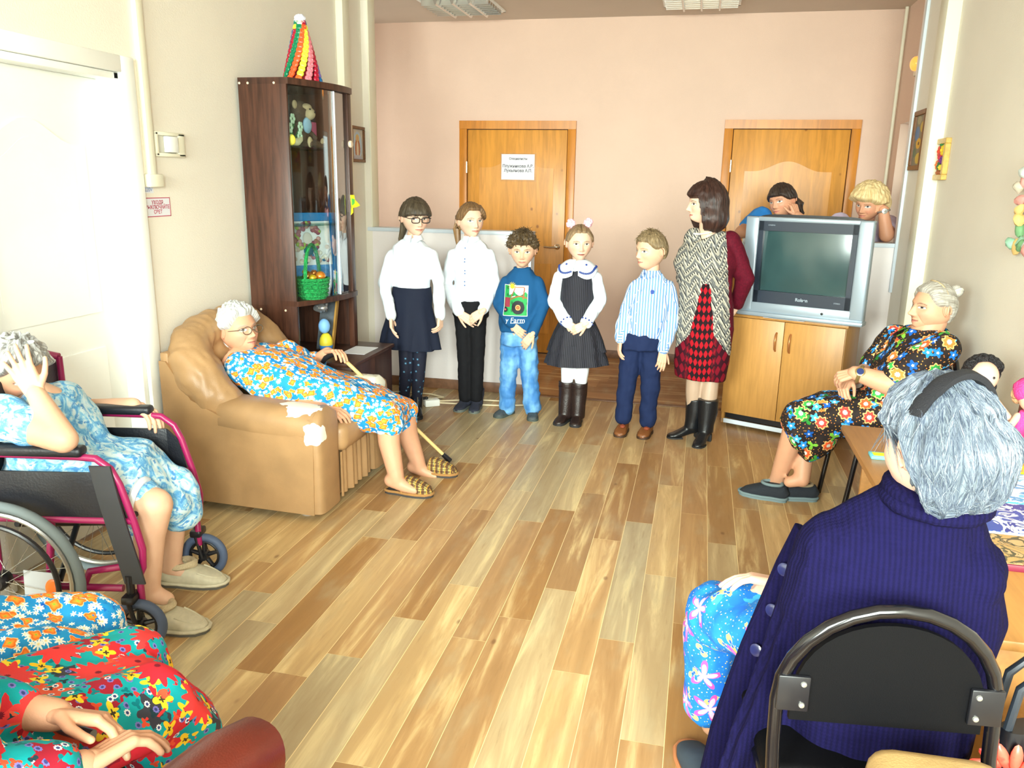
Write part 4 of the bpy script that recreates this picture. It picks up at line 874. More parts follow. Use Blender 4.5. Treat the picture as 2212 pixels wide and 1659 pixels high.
    fs = [(j*nu+i, j*nu+(i+1) % nu, (j+1)*nu+(i+1) % nu, (j+1)*nu+i) for j in range(nv-1) for i in range(nu)]
    fs += [tuple(range(nu))[::-1], tuple(range((nv-1)*nu, nv*nu))]
    o.add([tuple(p) for p in W], fs, [tuple(q) for q in C_])
    if ears:
        for k in (-1, 1):
            o.col = tuple(np.array(skin)*(.96, .86, .84)); c0 = ctr+(r_*(k*.0745*wide)+f_*-.010+u_*-.006)*s
            B = Matrix((r_, f_, u_)).transposed() @ Matrix.Rotation(k*.35, 3, 'Z') @ Matrix.Rotation(-.15, 3, 'X')
            o.ell(c0, (.0065*s, .0165*s, .028*s), B, 14, 10)
            q = [c0+B@V((k*.006, -.004+.0165*cos(w_), .004+.026*sin(w_)))*s for w_ in np.linspace(-1.2, 3.9, 14)]
            o.tube(q, .0042*s, 8)
    return o
def hair(ctr, f, s, fn, up=(0, 0, 1), nu=110, nv=80, jaw=.3, lump=.0, seed=0., pole='up'):
    """shell of hair over the head: fn(phi, dz, dx, dy) gives its thickness in metres, negative = none"""
    r_, f_, u_ = axes(f, up); ctr = V(ctr); a, b, c = .0745, .0945, .1125
    t = (np.arange(nu)/nu*2-1)*pi; th = np.linspace(.02, pi-.02, nv); PH, TH = np.meshgrid(t, th)
    dx, dy, dz = np.sin(TH)*np.sin(PH), np.sin(TH)*np.cos(PH), np.cos(TH); lo = np.clip(-dz, 0, 1)
    k = fn(PH, dz, dx, dy)
    if lump:
        nz = np.array([noise.noise(V((p*9+seed, q*2.2, w_*9))) for p, q, w_ in zip(dx.ravel(), dz.ravel(), dy.ravel())]).reshape(dx.shape)
        k = k+np.where(k > 0, nz*lump, 0)
    x, y, z = a*dx*(1-jaw*lo**1.7)*(1+.05*np.exp(-((dz-.3)/.4)**2)*(dy < 0)), b*dy*np.where(dy < 0, 1-.35*lo**1.5, 1), c*dz
    P = np.stack([(x+dx*k)*1.10, y+dy*k, z+dz*k], -1).reshape(-1, 3)*s
    o = MB(); W = P@np.array([r_, f_, u_])+np.array(ctr)
    fs = [(j*nu+i, j*nu+(i+1) % nu, (j+1)*nu+(i+1) % nu, (j+1)*nu+i) for j in range(nv-1) for i in range(nu)]
    fs += [tuple(range(nu))[::-1], tuple(range((nv-1)*nu, nv*nu))]
    o.add([tuple(p) for p in W], fs)
    if pole == 'up': uvs = np.stack([PH.ravel()*.5, TH.ravel()*.35], -1)
    else: uvs = np.stack([np.arctan2(dx, dz).ravel()*.5, np.arccos(np.clip(dy, -1, 1)).ravel()*.35], -1)
    return o, uvs
def hairline(PH, dz, front=.62, side=.05, back=-.78, T=.014, soft=.10, temple=None):
    a = np.abs(PH); h = np.where(a < 1.57, front+(side-front)*smooth(a, .55, 1.35), side+(back-side)*smooth(a, 1.65, 2.35))
    return (T+.006)*smooth(dz-h, -.02, soft)-.006
def hair_mat(name, c1, c2, rough=.42, f=1.):
    g = G(name); u = g.uv(); n = g.noise(g.scale(u, (60*f, 5, 1)), 1., 4, .6); n2 = g.noise(g.scale(u, (9, 2, 1)), 1., 3)
    g.bump(n, .7, .006)
    return g.done(g.mix(g.sm(g.m_('ADD', g.m_('MULTIPLY', n, .7), g.m_('MULTIPLY', n2, .4)), .4, .72), srgb(c1), srgb(c2)), rough, spec=.4)
def strands(ctr, f, s, n, L, r, src, flow, seed=1, k=5):
    """loose hairs rooted on the shell src, following flow(dir) then falling"""
    rr = random.Random(seed); out = MB(); r_, f_, u_ = axes(f); ctr = V(ctr)
    for _ in range(n):
        p = V(src[rr.randrange(len(src))]); d = (p-ctr).normalized(); t = flow(d, rr)
        pts = [p+d*.001]
        for i in range(k): t = (t+V((rr.gauss(0, .10), rr.gauss(0, .10), rr.gauss(0, .10)))).normalized(); q = pts[-1]+t*(L*rr.uniform(.6, 1.2)/k); pts.append(q)
        out.tube(pts, [r]*k+[r*.3], 4, cap=False)
    return out
def hand(wr, d, n, L=.17, side=1, curl=(.35, .35, .4, .45), thumb=.5, spread=.05, skin=FAIR, vox=.0028, bend=0.):
    """wr wrist, d toward the fingers, n out of the palm, side +1/-1 puts the thumb on +/- (d x n)"""
    d = V(d).normalized(); n = V(n); n = (n-d*n.dot(d)).normalized(); lat = d.cross(n)*side; wr = V(wr); m = MB()
    fl_ = [.43, .49, .46, .36]; off = [.16, .055, -.05, -.15]; bl = [.48, .50, .48, .44]
    for k in range(4):
        base = wr+d*(bl[k]*L)+lat*(off[k]*L)
        m.cap(wr+d*.02*L+lat*(off[k]*L*.62), base, .085*L, .068*L)
        t = (d+lat*(spread*(1.5-k))).normalized(); p = base; c_ = curl[k]
        for j, q in enumerate((.44, .32, .24)):
            ang = c_*(1.0, 1.2, .8)[j]; t = (t*cos(ang)+n*sin(ang)).normalized(); p2 = p+t*(fl_[k]*q*L)
            m.cap(p, p2, (.056, .050, .045)[j]*L, (.050, .045, .040)[j]*L, 10); p = p2
            n_ = n; 
    b = wr+d*(.12*L)+lat*(.15*L); m.cap(wr+lat*.05*L, b, .085*L, .08*L)
    t = (d*(.75)+lat*(.75-thumb*.5)+n*(.25+thumb*.4)).normalized(); p = b+t*(.22*L); m.cap(b, p, .075*L, .06*L)
    t = (t+d*.5).normalized(); q = p+t*(.17*L); m.cap(p, q, .058*L, .05*L); t = (t+d*.3).normalized(); m.cap(q, q+t*(.13*L), .05*L, .042*L)
    m.cap(wr-d*.10*L, wr+d*.06*L, .13*L, .13*L)
    o = solid(m, vox, 3, .5); o.c = [skin]*len(o.v); return o
class Person:
    def __init__(s, label, base, skin=FAIR):
        s.t = thing('person', label, 'person', base); s.b = MB(); s.skin = skin; s.x = []
    def done(s, vox=.009, it=5):
        o = solid(s.b, vox, it, .5); o.c = [s.skin]*len(o.v)
        for e in s.x: o.join(e)
        o.build('body', M_skin, s.t, sharp=180)
    def wear(s, name, m, mat, vox=.008, it=4, wr=None, seed=0., dirs=(1, 1, 1), sharp=60, **p):
        o = solid(m, vox, it) if vox else m
        if wr: o.disp(wr[0], wr[1], seed, dirs)
        return o.build(name, mat, s.t, sharp=sharp, **p)
def mpp(p): return (V(p)-EYEP).dot(_fw)/F_PX          # metres per photo pixel at point p
def rings(Y, L):
    """[(px,py,half width px, depth ratio)] -> lofted ring data on the plane Y"""
    c = [at(a[0], a[1], Y+(a[4] if len(a) > 4 else 0)) for a in L]; rx = [a[2]*mpp(p) for a, p in zip(L, c)]
    return c, rx, [x*a[3] for x, a in zip(rx, L)]
def shoe(P, ank, d, L, W, mat, sole, name='shoe', H=.06, shaft=0, shr=(.045, .05), heel=.0, open_=False, top=None):
    d = V((d[0], d[1], 0)).normalized(); a = V((ank[0], ank[1], 0)); m = MB(); up = V((0, 0, 1)); lat = d.cross(up)
    ts = [-.27, -.22, -.1, .1, .3, .5, .64, .70]; ws = [.22, .36, .40, .38, .46, .49, .38, .15]; hs = [.5, .95, 1.08, 1.1, .85, .62, .48, .25]
    if shaft == 0: hs = [.5, 1., 1.1, 1.05, .85, .66, .5, .25]
    lift = [heel*k for k in (1, 1, 1, .7, .3, 0, 0, 0)]
    m.loft([a+d*(t*L)+up*(H*h*.5+l) for t, h, l in zip(ts, hs, lift)], [w_*W for w_ in ws], [H*h*.5 for h in hs], side=lat, n=20, pw=2.6)
    if shaft: m.loft([a+up*(H*.5+heel), a+up*(.6*H+.3*shaft), a+up*(.7*shaft)-d*.012, a+up*shaft-d*.008], [shr[0]*.95, shr[0], shr[1], shr[1]*1.04], [shr[0]*1.1, shr[0], shr[1], shr[1]], side=lat)
    o = solid(m, .006, 3); o.v = [(x, y, max(z, .008)) for x, y, z in o.v]
    sh = o.build(name, mat, P.t, sharp=60)
    q = [(t*L, w_*W*1.04) for t, w_ in zip(ts, ws)]; pl = [(x, w_) for x, w_ in q]+[(x, -w_) for x, w_ in q[::-1]]
    if heel: 
        MB().prism([p for p in pl if p[0] < -.02], (0, 0, heel+.01), a, (d, lat)).build('heel', sole, sh, sharp=50); c = MB().prism([p for p in pl if p[0] > .1*L], (0, 0, .009), a, (d, lat))
    else: c = MB().prism(pl, (0, 0, .018), a, (d, lat))
    c.build('sole', sole, sh, sharp=50); return sh
def collar(ctr, r0, drop, f, wide=.03, pts=.03, h=.02, gap=.12, up=(0, 0, 1), n=40):
    r_, f_, u_ = axes(f, up); ctr = V(ctr); m = MB()
    def S(o):
        def fn(u, v):
            th = gap+(2*pi-2*gap)*u; k = max(0., cos(th)) ** 6
            r = r0+(.004+o)+(wide+pts*k)*max(0, v-.3)/.7*(.55+.45*k); z = h*min(1, v/.3) if v < .3 else h-(drop+.5*pts*k)*((v-.3)/.7)
            return ctr+f_*(r*cos(th))+r_*(r*sin(th))+u_*(z+o*.8)
        return fn
    m.grid(S(.003), n, 8); k = len(m.v); m.grid(lambda u, v: S(0)(1-u, v), n, 8)
    return m
def disc_at(surf, x, z, y0=-1.):
    pass
def bvh(o):
    me = o.data; b = V(LOCW[o.name]); return BVHTree.FromPolygons([v.co+b for v in me.vertices], [tuple(p.vertices) for p in me.polygons])
def lay(mb, tree, off=.002, d=(0, 1, 0), back=.6):
    """drop a flat mesh onto a garment along d"""
    d = V(d).normalized(); out = []
    for p in mb.v:
        h = tree.ray_cast(V(p)-d*back, d); out.append(tuple((h[0] if h[0] else V(p))-d*off))
    mb.v = out; return mb
def button(tree, pts, r, d=(0, 1, 0)):
    m = MB(); d = V(d)
    for p in pts:
        h = tree.ray_cast(V(p)-d*.6, d); q = h[0] if h[0] else V(p)
        m.lathe(q, [(r, -.001), (r, .002), (r*.5, .003), (0, .003)], -d, 10)
    return m
# ---- cloth
def cloth(name, rgb, rough=.8, weave=600, st=.15, var=.06):
    g = G(name); o = g.ob(); c = srgb(rgb); g.bump(g.noise(o, weave, 2), st, .002)
    return g.done(g.mix(g.noise(o, 14, 4), tuple(x*(1-var) for x in c), tuple(min(1, x*(1+var)) for x in c)), rough, spec=.25)
def poppy_cloth():
    g = G('blue_poppy_print'); u = g.uv()
    base = g.mix(g.noise(u, 16, 3), srgb((8, 104, 196)), srgb((46, 170, 220)))
    base = g.mix(g.sm(g.noise(u, 30, 3), .6, .75), base, srgb((16, 84, 190)))
    for sc, R, pet, thr, off in ((46, .36, 6, .25, (.3, .7, 0)), (30, .40, 8, .45, (.1, .2, 0))):
        w_ = g.scale(u, (1, 1, 1), off); m, q, rs = g.flower(w_, sc, R, pet, .9, thr, .28)
        base = g.mix(m, base, g.mix(g.m_('LESS_THAN', q, .28), srgb((236, 244, 240)), srgb((236, 220, 150))))
    for sc, thr, off in ((18, .42, (.45, .11, 0)), (21, .55, (.2, .63, 0))):
        w_ = g.vm('ADD', g.scale(u, (1, 1.2, 1), off), g.vm('SCALE', g.vm('SUBTRACT', g.noise(u, 26, 2, col=True), (.5, .5, .5))))
        nd = g.vm('SUBTRACT', g.noise(u, 30, 2, col=True), (.5, .5, .5)); w_ = g.vm('ADD', g.scale(u, (1, 1.25, 1), off), g.scale(nd, (.02, .02, 0)))
        m, q, rs = g.flower(w_, sc, .42, 4, .9, thr, .16)
        c = g.mix(g.sm(q, .25, .95), srgb((250, 160, 50)), srgb((236, 92, 34))); c = g.mix(g.m_('LESS_THAN', q, .2), c, srgb((140, 190, 60)))
        c = g.mix(g.m_('GREATER_THAN', q, .86), c, srgb((250, 190, 120)))
        base = g.mix(m, base, c)
    g.bump(g.noise(u, 500, 2), .1, .002)
    return g.done(base, .75, spec=.25)
def mixed_floral(name, ground, layers, gn=None):
    g = G(name); u = g.uv(); base = g.mix(g.noise(u, 12, 3), srgb(ground[0]), srgb(ground[1]))
    for sc, R, pet, thr, off, deep, cols, edge, wob in layers:
        nd = g.vm('SUBTRACT', g.noise(u, 40, 2, col=True), (.5, .5, .5)); w_ = g.vm('ADD', g.scale(u, (1, 1, 1), off), g.scale(nd, (wob, wob, 0)))
        m, q, rs = g.flower(w_, sc, R, pet, .95, thr, deep)
        n_ = len(cols); c = g.ramp(rs[0], [(k/n_, srgb(v)) for k, v in enumerate(cols)], 'CONSTANT')
        if edge:
            c = g.mix(g.m_('LESS_THAN', q, edge[0]), c, srgb(edge[1]))
            if len(edge) > 2: c = g.mix(g.m_('GREATER_THAN', q, edge[2]), c, srgb(edge[3]))
        base = g.mix(m, base, c)
    g.bump(g.noise(u, 500, 2), .1, .002)
    return g.done(base, .75, spec=.25)
# ------------------------------------------------------------------ the standing children and their teacher
M_wb = cloth('white_blouse_cloth', (226, 234, 242), .7, 700, .1, .02); M_navy2 = cloth('navy_skirt_cloth', (24, 30, 48)); M_blkc = cloth('black_trouser_cloth', (16, 16, 20), .85)
M_boot = plain('black_leather', (20, 22, 26), .3, bump=(200, .15)); M_sole = plain('rubber_sole', (34, 34, 36), .7)
def limbs(P, Y, sh, el, wr, hip, kn, an, k=1., hy=.0):
    """skin limbs and trunk; joints are photo pixels (+ depth offset)"""
    J = lambda a: at(a[0], a[1], Y+(a[2] if len(a) > 2 else 0)); P.J = {}
    for i in (0, 1):
        P.b.chain([J(sh[i]), J(el[i]), J(wr[i])], [.04*k, .032*k, .022*k]); P.b.chain([J(hip[i]), J(kn[i]), J(an[i])], [.068*k, .045*k, .032*k])
    s0, s1, h0, h1 = J(sh[0]), J(sh[1]), J(hip[0]), J(hip[1]); c1, c0 = (s0+s1)/2, (h0+h1)/2; w_ = (s1-s0).length/2; hw = (h1-h0).length/2+.06*k
    P.b.loft([c0-V((0, 0, .05)), c0, c0.lerp(c1, .4), c0.lerp(c1, .8), c1], [hw*.8, hw, hw*.85, w_*.9, w_*.7], [.08*k, .09*k, .08*k, .085*k, .06*k], side=(1, 0, 0))
    P.sh, P.el, P.wr, P.an, P.kn, P.hip = [[J(q) for q in v] for v in (sh, el, wr, an, kn, hip)]; P.top = c1; return P
def neck(P, hc, f, s, r=.045, base=None):
    f = V(f).normalized(); b = base or P.top+V((0, 0, -.01)); P.b.chain([b, V(hc)-f*.022*s-V((0, 0, .05*s))], [r*1.1, r])
def sleeves(m, P, r=(.05, .045, .036), stop=1.0, drop=.0):
    for i in (0, 1):
        w_ = P.el[i].lerp(P.wr[i], stop); m.chain([P.sh[i], P.el[i], w_], list(r))
def ponytail(pts, r, mat, P, name='ponytail'):
    o = MB().loft(pts, r, [x*.8 for x in r], n=16); o.disp(.004, 60, dirs=(1, 1, .2)); return o.build(name, mat, P.t)

# --- girl with glasses
P = Person('person in round collared white blouse, dark glasses and flared navy skirt, patterned tights', onz(905, 895, 0)); Y = 5.12
f = V((.62, -.78, -.12)); hc = at(897, 470, Y-.01); s = 1.06
limbs(P, Y, [(850, 553), (931, 553)], [(831, 612, -.05), (948, 612, .0)], [(845, 684, -.16), (951, 682, -.10)], [(876, 650), (912, 650)], [(877, 800), (905, 797)], [(872, 872, .06), (900, 868)], .92)
P.x.append(head(hc, f, s, skin=PALE, brow=(80, 64, 50), gaze=.002, lid=.25)); neck(P, hc, f, s, .042)
P.x.append(hand(P.wr[0], (.08, -.1, -1), (1, .2, .1), .155, -1, (.25, .3, .35, .4), .3, skin=PALE)); P.x.append(hand(P.wr[1], (.0, -.1, -1), (-1, .2, 0), .15, 1, (.6, .65, .7, .75), .6, skin=PALE)); P.done()
M_h1 = hair_mat('dark_ash_hair', (44, 36, 28), (92, 80, 62))
def fr1(PH, dz, dx, dy): return hairline(PH, dz, .22, .02, -.62, .016, .08)+.006*smooth(dy, .3, .9)*(dz > .15)
o, uv_ = hair(hc, f, s, fr1, lump=.004); o.build('hair', M_h1, P.t, uvs=uv_)
ponytail([hc+V((-.075, .06, .01)), hc+V((-.10, .07, -.03)), hc+V((-.115, .075, -.09)), hc+V((-.135, .08, -.15)), hc+V((-.14, .08, -.18))], [.02, .03, .028, .02, .005], M_h1, P)
r_, f_, u_ = axes(f); M_gl = plain('black_spectacle_frame', (20, 20, 24), .3); g_ = MB()
for k in (-1, 1):
    q = []
    for a in np.linspace(0, 2*pi, 25)[:-1]: e = .55; q.append(hc+(r_*(k*.033+.025*math.copysign(abs(cos(a))**e, cos(a)))+u_*(.001+.0165*math.copysign(abs(sin(a))**e, sin(a)))+f_*.107)*s)
    g_.tube(q, .0032, 8, True); g_.tube([hc+(r_*(k*.058)+u_*.010+f_*.105)*s, hc+(r_*(k*.072)+u_*.010+f_*.09)*s, hc+(r_*(k*.078)+u_*.006-f_*.01)*s], .0022, 8)
g_.tube([hc+(r_*-.008+u_*.006+f_*.109)*s, hc+(u_*.008+f_*.112)*s, hc+(r_*.008+u_*.006+f_*.109)*s], .0022, 8); g_.build('glasses', M_gl, P.t)
m = MB(); c_, rx, ry = rings(Y, [(893, 512, 14, .9), (892, 522, 28, .75), (891, 535, 44, .65), (891, 560, 46, .72), (890, 590, 43, .75), (889, 610, 40, .75), (890, 626, 39, .76), (890, 640, 36, .74)]); m.loft(c_, rx, ry, side=(1, 0, 0), n=28); sleeves(m, P, (.050, .044, .036), .97)
bl = P.wear('blouse', m, M_wb, .008, 4, (.010, 20), 1., dirs=(1, 1, .45))
o = collar(at(893, 513, Y-.012), .047, .03, (.25, -1, 0), .028, .035, .016); o.build('collar', M_wb, P.t)
tr = bvh(bl); button(tr, [at(896, y, Y) for y in (545, 562, 580, 598)], .005).build('button', plain('pearl_button', (222, 226, 230), .3), P.t)
for i in (0, 1): w_ = P.wr[i]; d = (w_-P.el[i]).normalized(); MB().cap(w_-d*.045, w_-d*.008, .036, .036).build('cuff', M_wb, P.t)
c_, rx, ry = rings(Y, [(890, 619, 42, .82), (890, 640, 45, .82), (889, 660, 46, .8), (889, 690, 54, .75), (888, 720, 61, .72), (888, 748, 65, .7), (888, 750, 62, .7), (889, 690, 50, .75), (890, 640, 40, .8)])
pl_ = lambda i, th: 1+(.07*sin(th*9+.5)+.04*sin(th*5))*min(1, max(0, (i-1)/4.)) if i < 7 else 1
MB().loft(c_, rx, ry, side=(1, 0, 0), n=90, mod=pl_).build('skirt', M_navy2, P.t, sharp=70)
g = G('snowflake_tights'); u = g.uv(); m_, q, rs = g.flower(u, 20, .17, 6, .6, .15, .5); g.done(g.mix(m_, srgb((16, 20, 42)), g.mix(g.m_('LESS_THAN', q, .4), srgb((70, 150, 196)), srgb((200, 226, 236)))), .8); m = MB()
for i in (0, 1): m.chain([P.hip[i], P.kn[i], P.kn[i].lerp(P.an[i], .4), P.an[i]], [.066, .047, .045, .034])
P.wear('tights', m, g.m, .007, 4)
for i, (d, nm) in enumerate((((.1, -1), 0), ((.35, -1), 0))): 
    sh_ = shoe(P, P.an[i], d, .215, .085, M_boot, M_sole, 'boot', .07, .13, (.042, .044)); 
    MB().tube([P.an[i]+V((.02, -.035, z-P.an[i].z)) for z in (.05, .09, .135)], .004, 6).build('zip', plain('steel_zip', (170, 166, 150), .3, .8), sh_)

# --- girl in white blouse and black trousers
P = Person('person with side swept ponytail in white button blouse and slim black trousers', onz(1012, 892, 0)); Y = 5.36
f = V((.62, -.78, -.02)); hc = at(1017, 477, Y-.01); s = 1.02
limbs(P, Y, [(981, 552), (1054, 552)], [(962, 612, .0), (1069, 610, .0)], [(993, 677, -.11), (1043, 672, -.11)], [(1001, 665), (1031, 665)], [(1003, 765), (1032, 765)], [(1004, 858), (1029, 858)], .88)
P.x.append(head(hc, f, s, skin=PALE, brow=(110, 84, 60), iris=(70, 84, 90), gaze=.002)); neck(P, hc, f, s, .04)
P.x.append(hand(P.wr[0], (1, -.15, -.55), (0, 1, -.2), .15, -1, (.35, .4, .45, .5), .3, skin=PALE)); P.x.append(hand(P.wr[1]+V((0, -.02, 0)), (-1, -.15, -.75), (0, 1, -.2), .15, 1, (.35, .4, .45, .5), .3, skin=PALE)); P.done()
M_h2 = hair_mat('chestnut_hair', (78, 54, 34), (146, 112, 74))
def fr2(PH, dz, dx, dy): return np.where(dx > -.15, hairline(PH, dz, .22, .0, -.6, .014, .08), hairline(PH, dz, .68, .02, -.6, .013, .08))
o, uv_ = hair(hc, f, s, lambda PH, dz, dx, dy: hairline(PH, dz, .60, .0, -.6, .013, .09)+.007*smooth(-dx+dy*.2-.50, 0, .2)*smooth(dz, .02, .22)*(dy > -.1), lump=.004, seed=4); o.build('hair', M_h2, P.t, uvs=uv_)
ponytail([hc+V((-.075, .06, .06)), hc+V((-.105, .06, .02)), hc+V((-.115, .05, -.06)), hc+V((-.105, .04, -.13)), hc+V((-.10, .03, -.19))], [.02, .032, .028, .022, .006], M_h2, P)
m = MB(); c_, rx, ry = rings(Y, [(1018, 509, 14, .95), (1018, 519, 23, .8), (1018, 530, 34, .68), (1018, 545, 40, .65), (1018, 562, 42, .72), (1018, 595, 38, .78), (1019, 622, 38, .78), (1019, 648, 41, .78)]); m.loft(c_, rx, ry, side=(1, 0, 0), n=28); sleeves(m, P, (.048, .043, .040), .93)
bl = P.wear('blouse', m, M_wb, .008, 4, (.010, 20), 7., dirs=(1, 1, .45)); collar(at(1018, 515, Y-.01), .046, .03, (.1, -1, 0), .026, .035, .016).build('collar', M_wb, P.t)
tr = bvh(bl); button(tr, [at(1012, y, Y) for y in (534, 557, 563, 582, 588, 605, 613)], .0055).build('button', plain('steel_blue_button', (70, 100, 150), .3), P.t)
m = MB(); c_, rx, ry = rings(Y, [(1019, 640, 36, .8), (1018, 660, 39, .8), (1017, 682, 40, .8)]); m.loft(c_, rx, ry, side=(1, 0, 0))
for i in (0, 1): m.chain([P.hip[i], P.kn[i], P.an[i]], [.072, .052, .045])
P.wear('trousers', m, M_blkc, .008, 4, (.004, 22), 2.)
M_bt2 = plain('navy_felt_boot', (38, 42, 58), .8, bump=(200, .3))
for i, d in enumerate(((-.2, -1), (.05, -1))): shoe(P, (P.an[i].x, P.an[i].y+.02), d, .20, .082, M_bt2, plain('grey_green_sole', (98, 106, 100), .6), 'boot', .065, .15, (.046, .05))

# --- boy in the tractor sweatshirt
P = Person('person with tousled brown hair in blue tractor sweatshirt and pale jeans', onz(1120, 905, 0)); Y = 5.29
f = V((.18, -.97, -.12)); hc = at(1129, 541, Y-.02); s = 1.0
limbs(P, Y, [(1096, 611), (1160, 611)], [(1079, 655, .0), (1174, 655, .0)], [(1106, 700, -.11), (1150, 722, -.11)], [(1105, 720), (1137, 720)], [(1099, 795), (1143, 797)], [(1096, 875), (1150, 875)], .86)
P.x.append(head(hc, f, s, skin=FAIR, brow=(80, 60, 44), cheek=.02)); neck(P, hc, f, s, .04)
P.x.append(hand(P.wr[0], (.85, -.1, -.75), (0, 1, .1), .14, -1, (.3, .35, .4, .4), .3)); P.x.append(hand(P.wr[1]+V((0, -.02, 0)), (-.6, -.1, -.85), (0, 1, .1), .14, 1, (.4, .45, .5, .5), .3)); P.done()
M_h3 = hair_mat('tousled_brown_hair', (44, 34, 24), (104, 84, 56))
o, uv_ = hair(hc, f, s, lambda PH, dz, dx, dy: hairline(PH, dz, .42, .08, -.55, .022, .12)+np.where(dz > .3, .008*np.sin(PH*13)*np.sin(dz*21), 0), lump=.013, seed=9); hs = o.build('hair', M_h3, P.t, uvs=uv_)
st = strands(hc, f, s, 420, .034, .0013, [v for v in o.v if v[2] > hc.z+.02 and (V(v)-hc).length > .095], lambda d, r: ((lambda q: q-d*q.dot(d))(V((r.gauss(0, 1), r.gauss(0, 1), r.gauss(-.4, .6))))+d*.22).normalized(), 3, 4); st.build('hair_tufts', M_h3, P.t, kind='stuff')
M_sw = cloth('blue_sweatshirt', (20, 76, 122), .85, 500, .2)
m = MB(); c_, rx, ry = rings(Y, [(1128, 576, 14, .95), (1128, 585, 24, .8), (1128, 596, 34, .68), (1127, 608, 39, .68), (1127, 630, 42, .75), (1125, 665, 44, .78), (1121, 690, 44, .82), (1119, 706, 43, .86), (1119, 714, 41, .86)]); m.loft(c_, rx, ry, side=(1, 0, 0), n=28); sleeves(m, P, (.050, .048, .040), .95)
sw = P.wear('sweatshirt', m, M_sw, .008, 4, (.007, 15), 3., dirs=(1, 1, .7)); tr = bvh(sw)
MB().tube([at(1128, 580, Y)+V((.052*cos(a), .042*sin(a), .004*cos(2*a))) for a in np.linspace(0, 2*pi, 24)[:-1]], .008, 8, True).build('neckband', M_sw, P.t)
def paint_patch(x0, x1, z0, z1, fn, nx=84, nz=96):
    m = MB(); m.grid(lambda u, v: V((x0+(x1-x0)*u, Y, z0+(z1-z0)*v)), nx, nz, lambda u, v: srgb(fn(u, v)))
    return m
def tractor(u, v):
    dd = lambda a, b, r: (u-a)**2+((v-b)*1.17)**2 < r*r
    if u < .02 or u > .98 or v < .02 or v > .985: return (226, 232, 236)
    if dd(.62, .28, .265):
        q = sqrt((u-.62)**2+((v-.28)*1.17)**2)
        return (206, 120, 60) if q < .04 else (150, 60, 40) if q < .075 else (222, 196, 110) if q < .10 else (150, 70, 50) if q < .115 else (22, 26, 34)
    if dd(.08, .19, .10): return (190, 90, 90) if dd(.08, .19, .035) else (22, 26, 34)
    if .04 < u < .27 and .28 < v < .58: return (140, 40, 60)
    if abs(v-(.53+.12*sin((u-.3)*4))) < .022 and u > .28: return (150, 86, 46)
    if abs((u-.3)-(v-.58)*.55) < .022 and .58 < v < .9: return (150, 86, 46)
    if abs((u-.82)-(v-.58)*.1) < .025 and .55 < v < .93: return (150, 86, 46)
    if v > .92 and .42 < u < .85 and v < .95: return (176, 106, 56)
    if v > .80-.12*abs(sin(u*7)) and u > .22: return (206, 220, 236) if v > .78 else (226, 236, 240)
    if abs(v-.6-(u-.3)*.3) < .012 and .28 < u < .5: return (220, 226, 226)
    return (28, 150, 74) if (sin(u*30)+sin(v*26)) > -1.1 else (20, 100, 50)
A, B = at(1094, 676, Y), at(1147, 614, Y)
M_col = G('painted_print'); M_col = M_col.done(M_col.attr(), .7)
pm = paint_patch(A.x, B.x, A.z, B.z, tractor); lay(pm, tr, .0025).build('print', M_col, P.t)
sx, sz = at(1113, 615, Y).x, at(1113, 615, Y).z; mm = MB(); mm.col = srgb((240, 206, 40))
mm.lathe((sx, Y, sz), [(0, 0), (.017, 0)], (0, -1, 0), 20)
for k in range(14):
    a = k*2*pi/14; d = V((cos(a), 0, sin(a))); n_ = V((-sin(a), 0, cos(a))); p = V((sx, Y, sz)); mm.add([p+d*.019+n_*.002, p+d*.019-n_*.002, p+d*.029-n_*.001, p+d*.029+n_*.001], [(0, 1, 2, 3)])
lay(mm, tr, .004).build('sun_print', M_col, P.t)
tm = text('y Farm', .046, at(1121.5, 686, Y), (1, 0, 0), (0, 0, 1), None); tm.c = [srgb((226, 238, 244))]*len(tm.v); tm.col = srgb((226, 238, 244)); p = at(1125, 692, Y); tm.add([p+V((-.04, 0, 0)), p+V((.045, 0, 0)), p+V((.045, 0, .003)), p+V((-.04, 0, .003))], [(0, 1, 2, 3)])
lay(tm, tr, .003).build('lettering', M_col, P.t, smooth=False)
g = G('washed_denim'); o_ = g.ob(); n = g.noise(g.scale(o_, (1, 1, .5)), 11, 4); g.bump(g.noise(o_, 700, 2), .25, .002); M_jean = g.done(g.mix(g.sm(n, .35, .65), srgb((56, 116, 178)), srgb((118, 172, 216))), .8)
m = MB(); c_, rx, ry = rings(Y, [(1120, 704, 32, .8), (1120, 722, 39, .82), (1120, 742, 42, .85)]); m.loft(c_, rx, ry, side=(1, 0, 0))
for i in (0, 1): m.chain([P.hip[i], P.kn[i], P.kn[i].lerp(P.an[i], .6), P.an[i]+V((0, 0, -.015))], [.075, .064, .058, .062])
P.wear('jeans', m, M_jean, .008, 3, (.011, 13), 5., dirs=(1, 1, 1.6))
M_tr = plain('grey_trainer', (62, 70, 74), .6, nz=(40, .25))
for i, d in enumerate(((-.45, -1), (.2, -1))): shoe(P, (P.an[i].x, P.an[i].y+.02), d, .20, .08, M_tr, plain('dark_trainer_sole', (66, 76, 72), .7), 'shoe', .06)

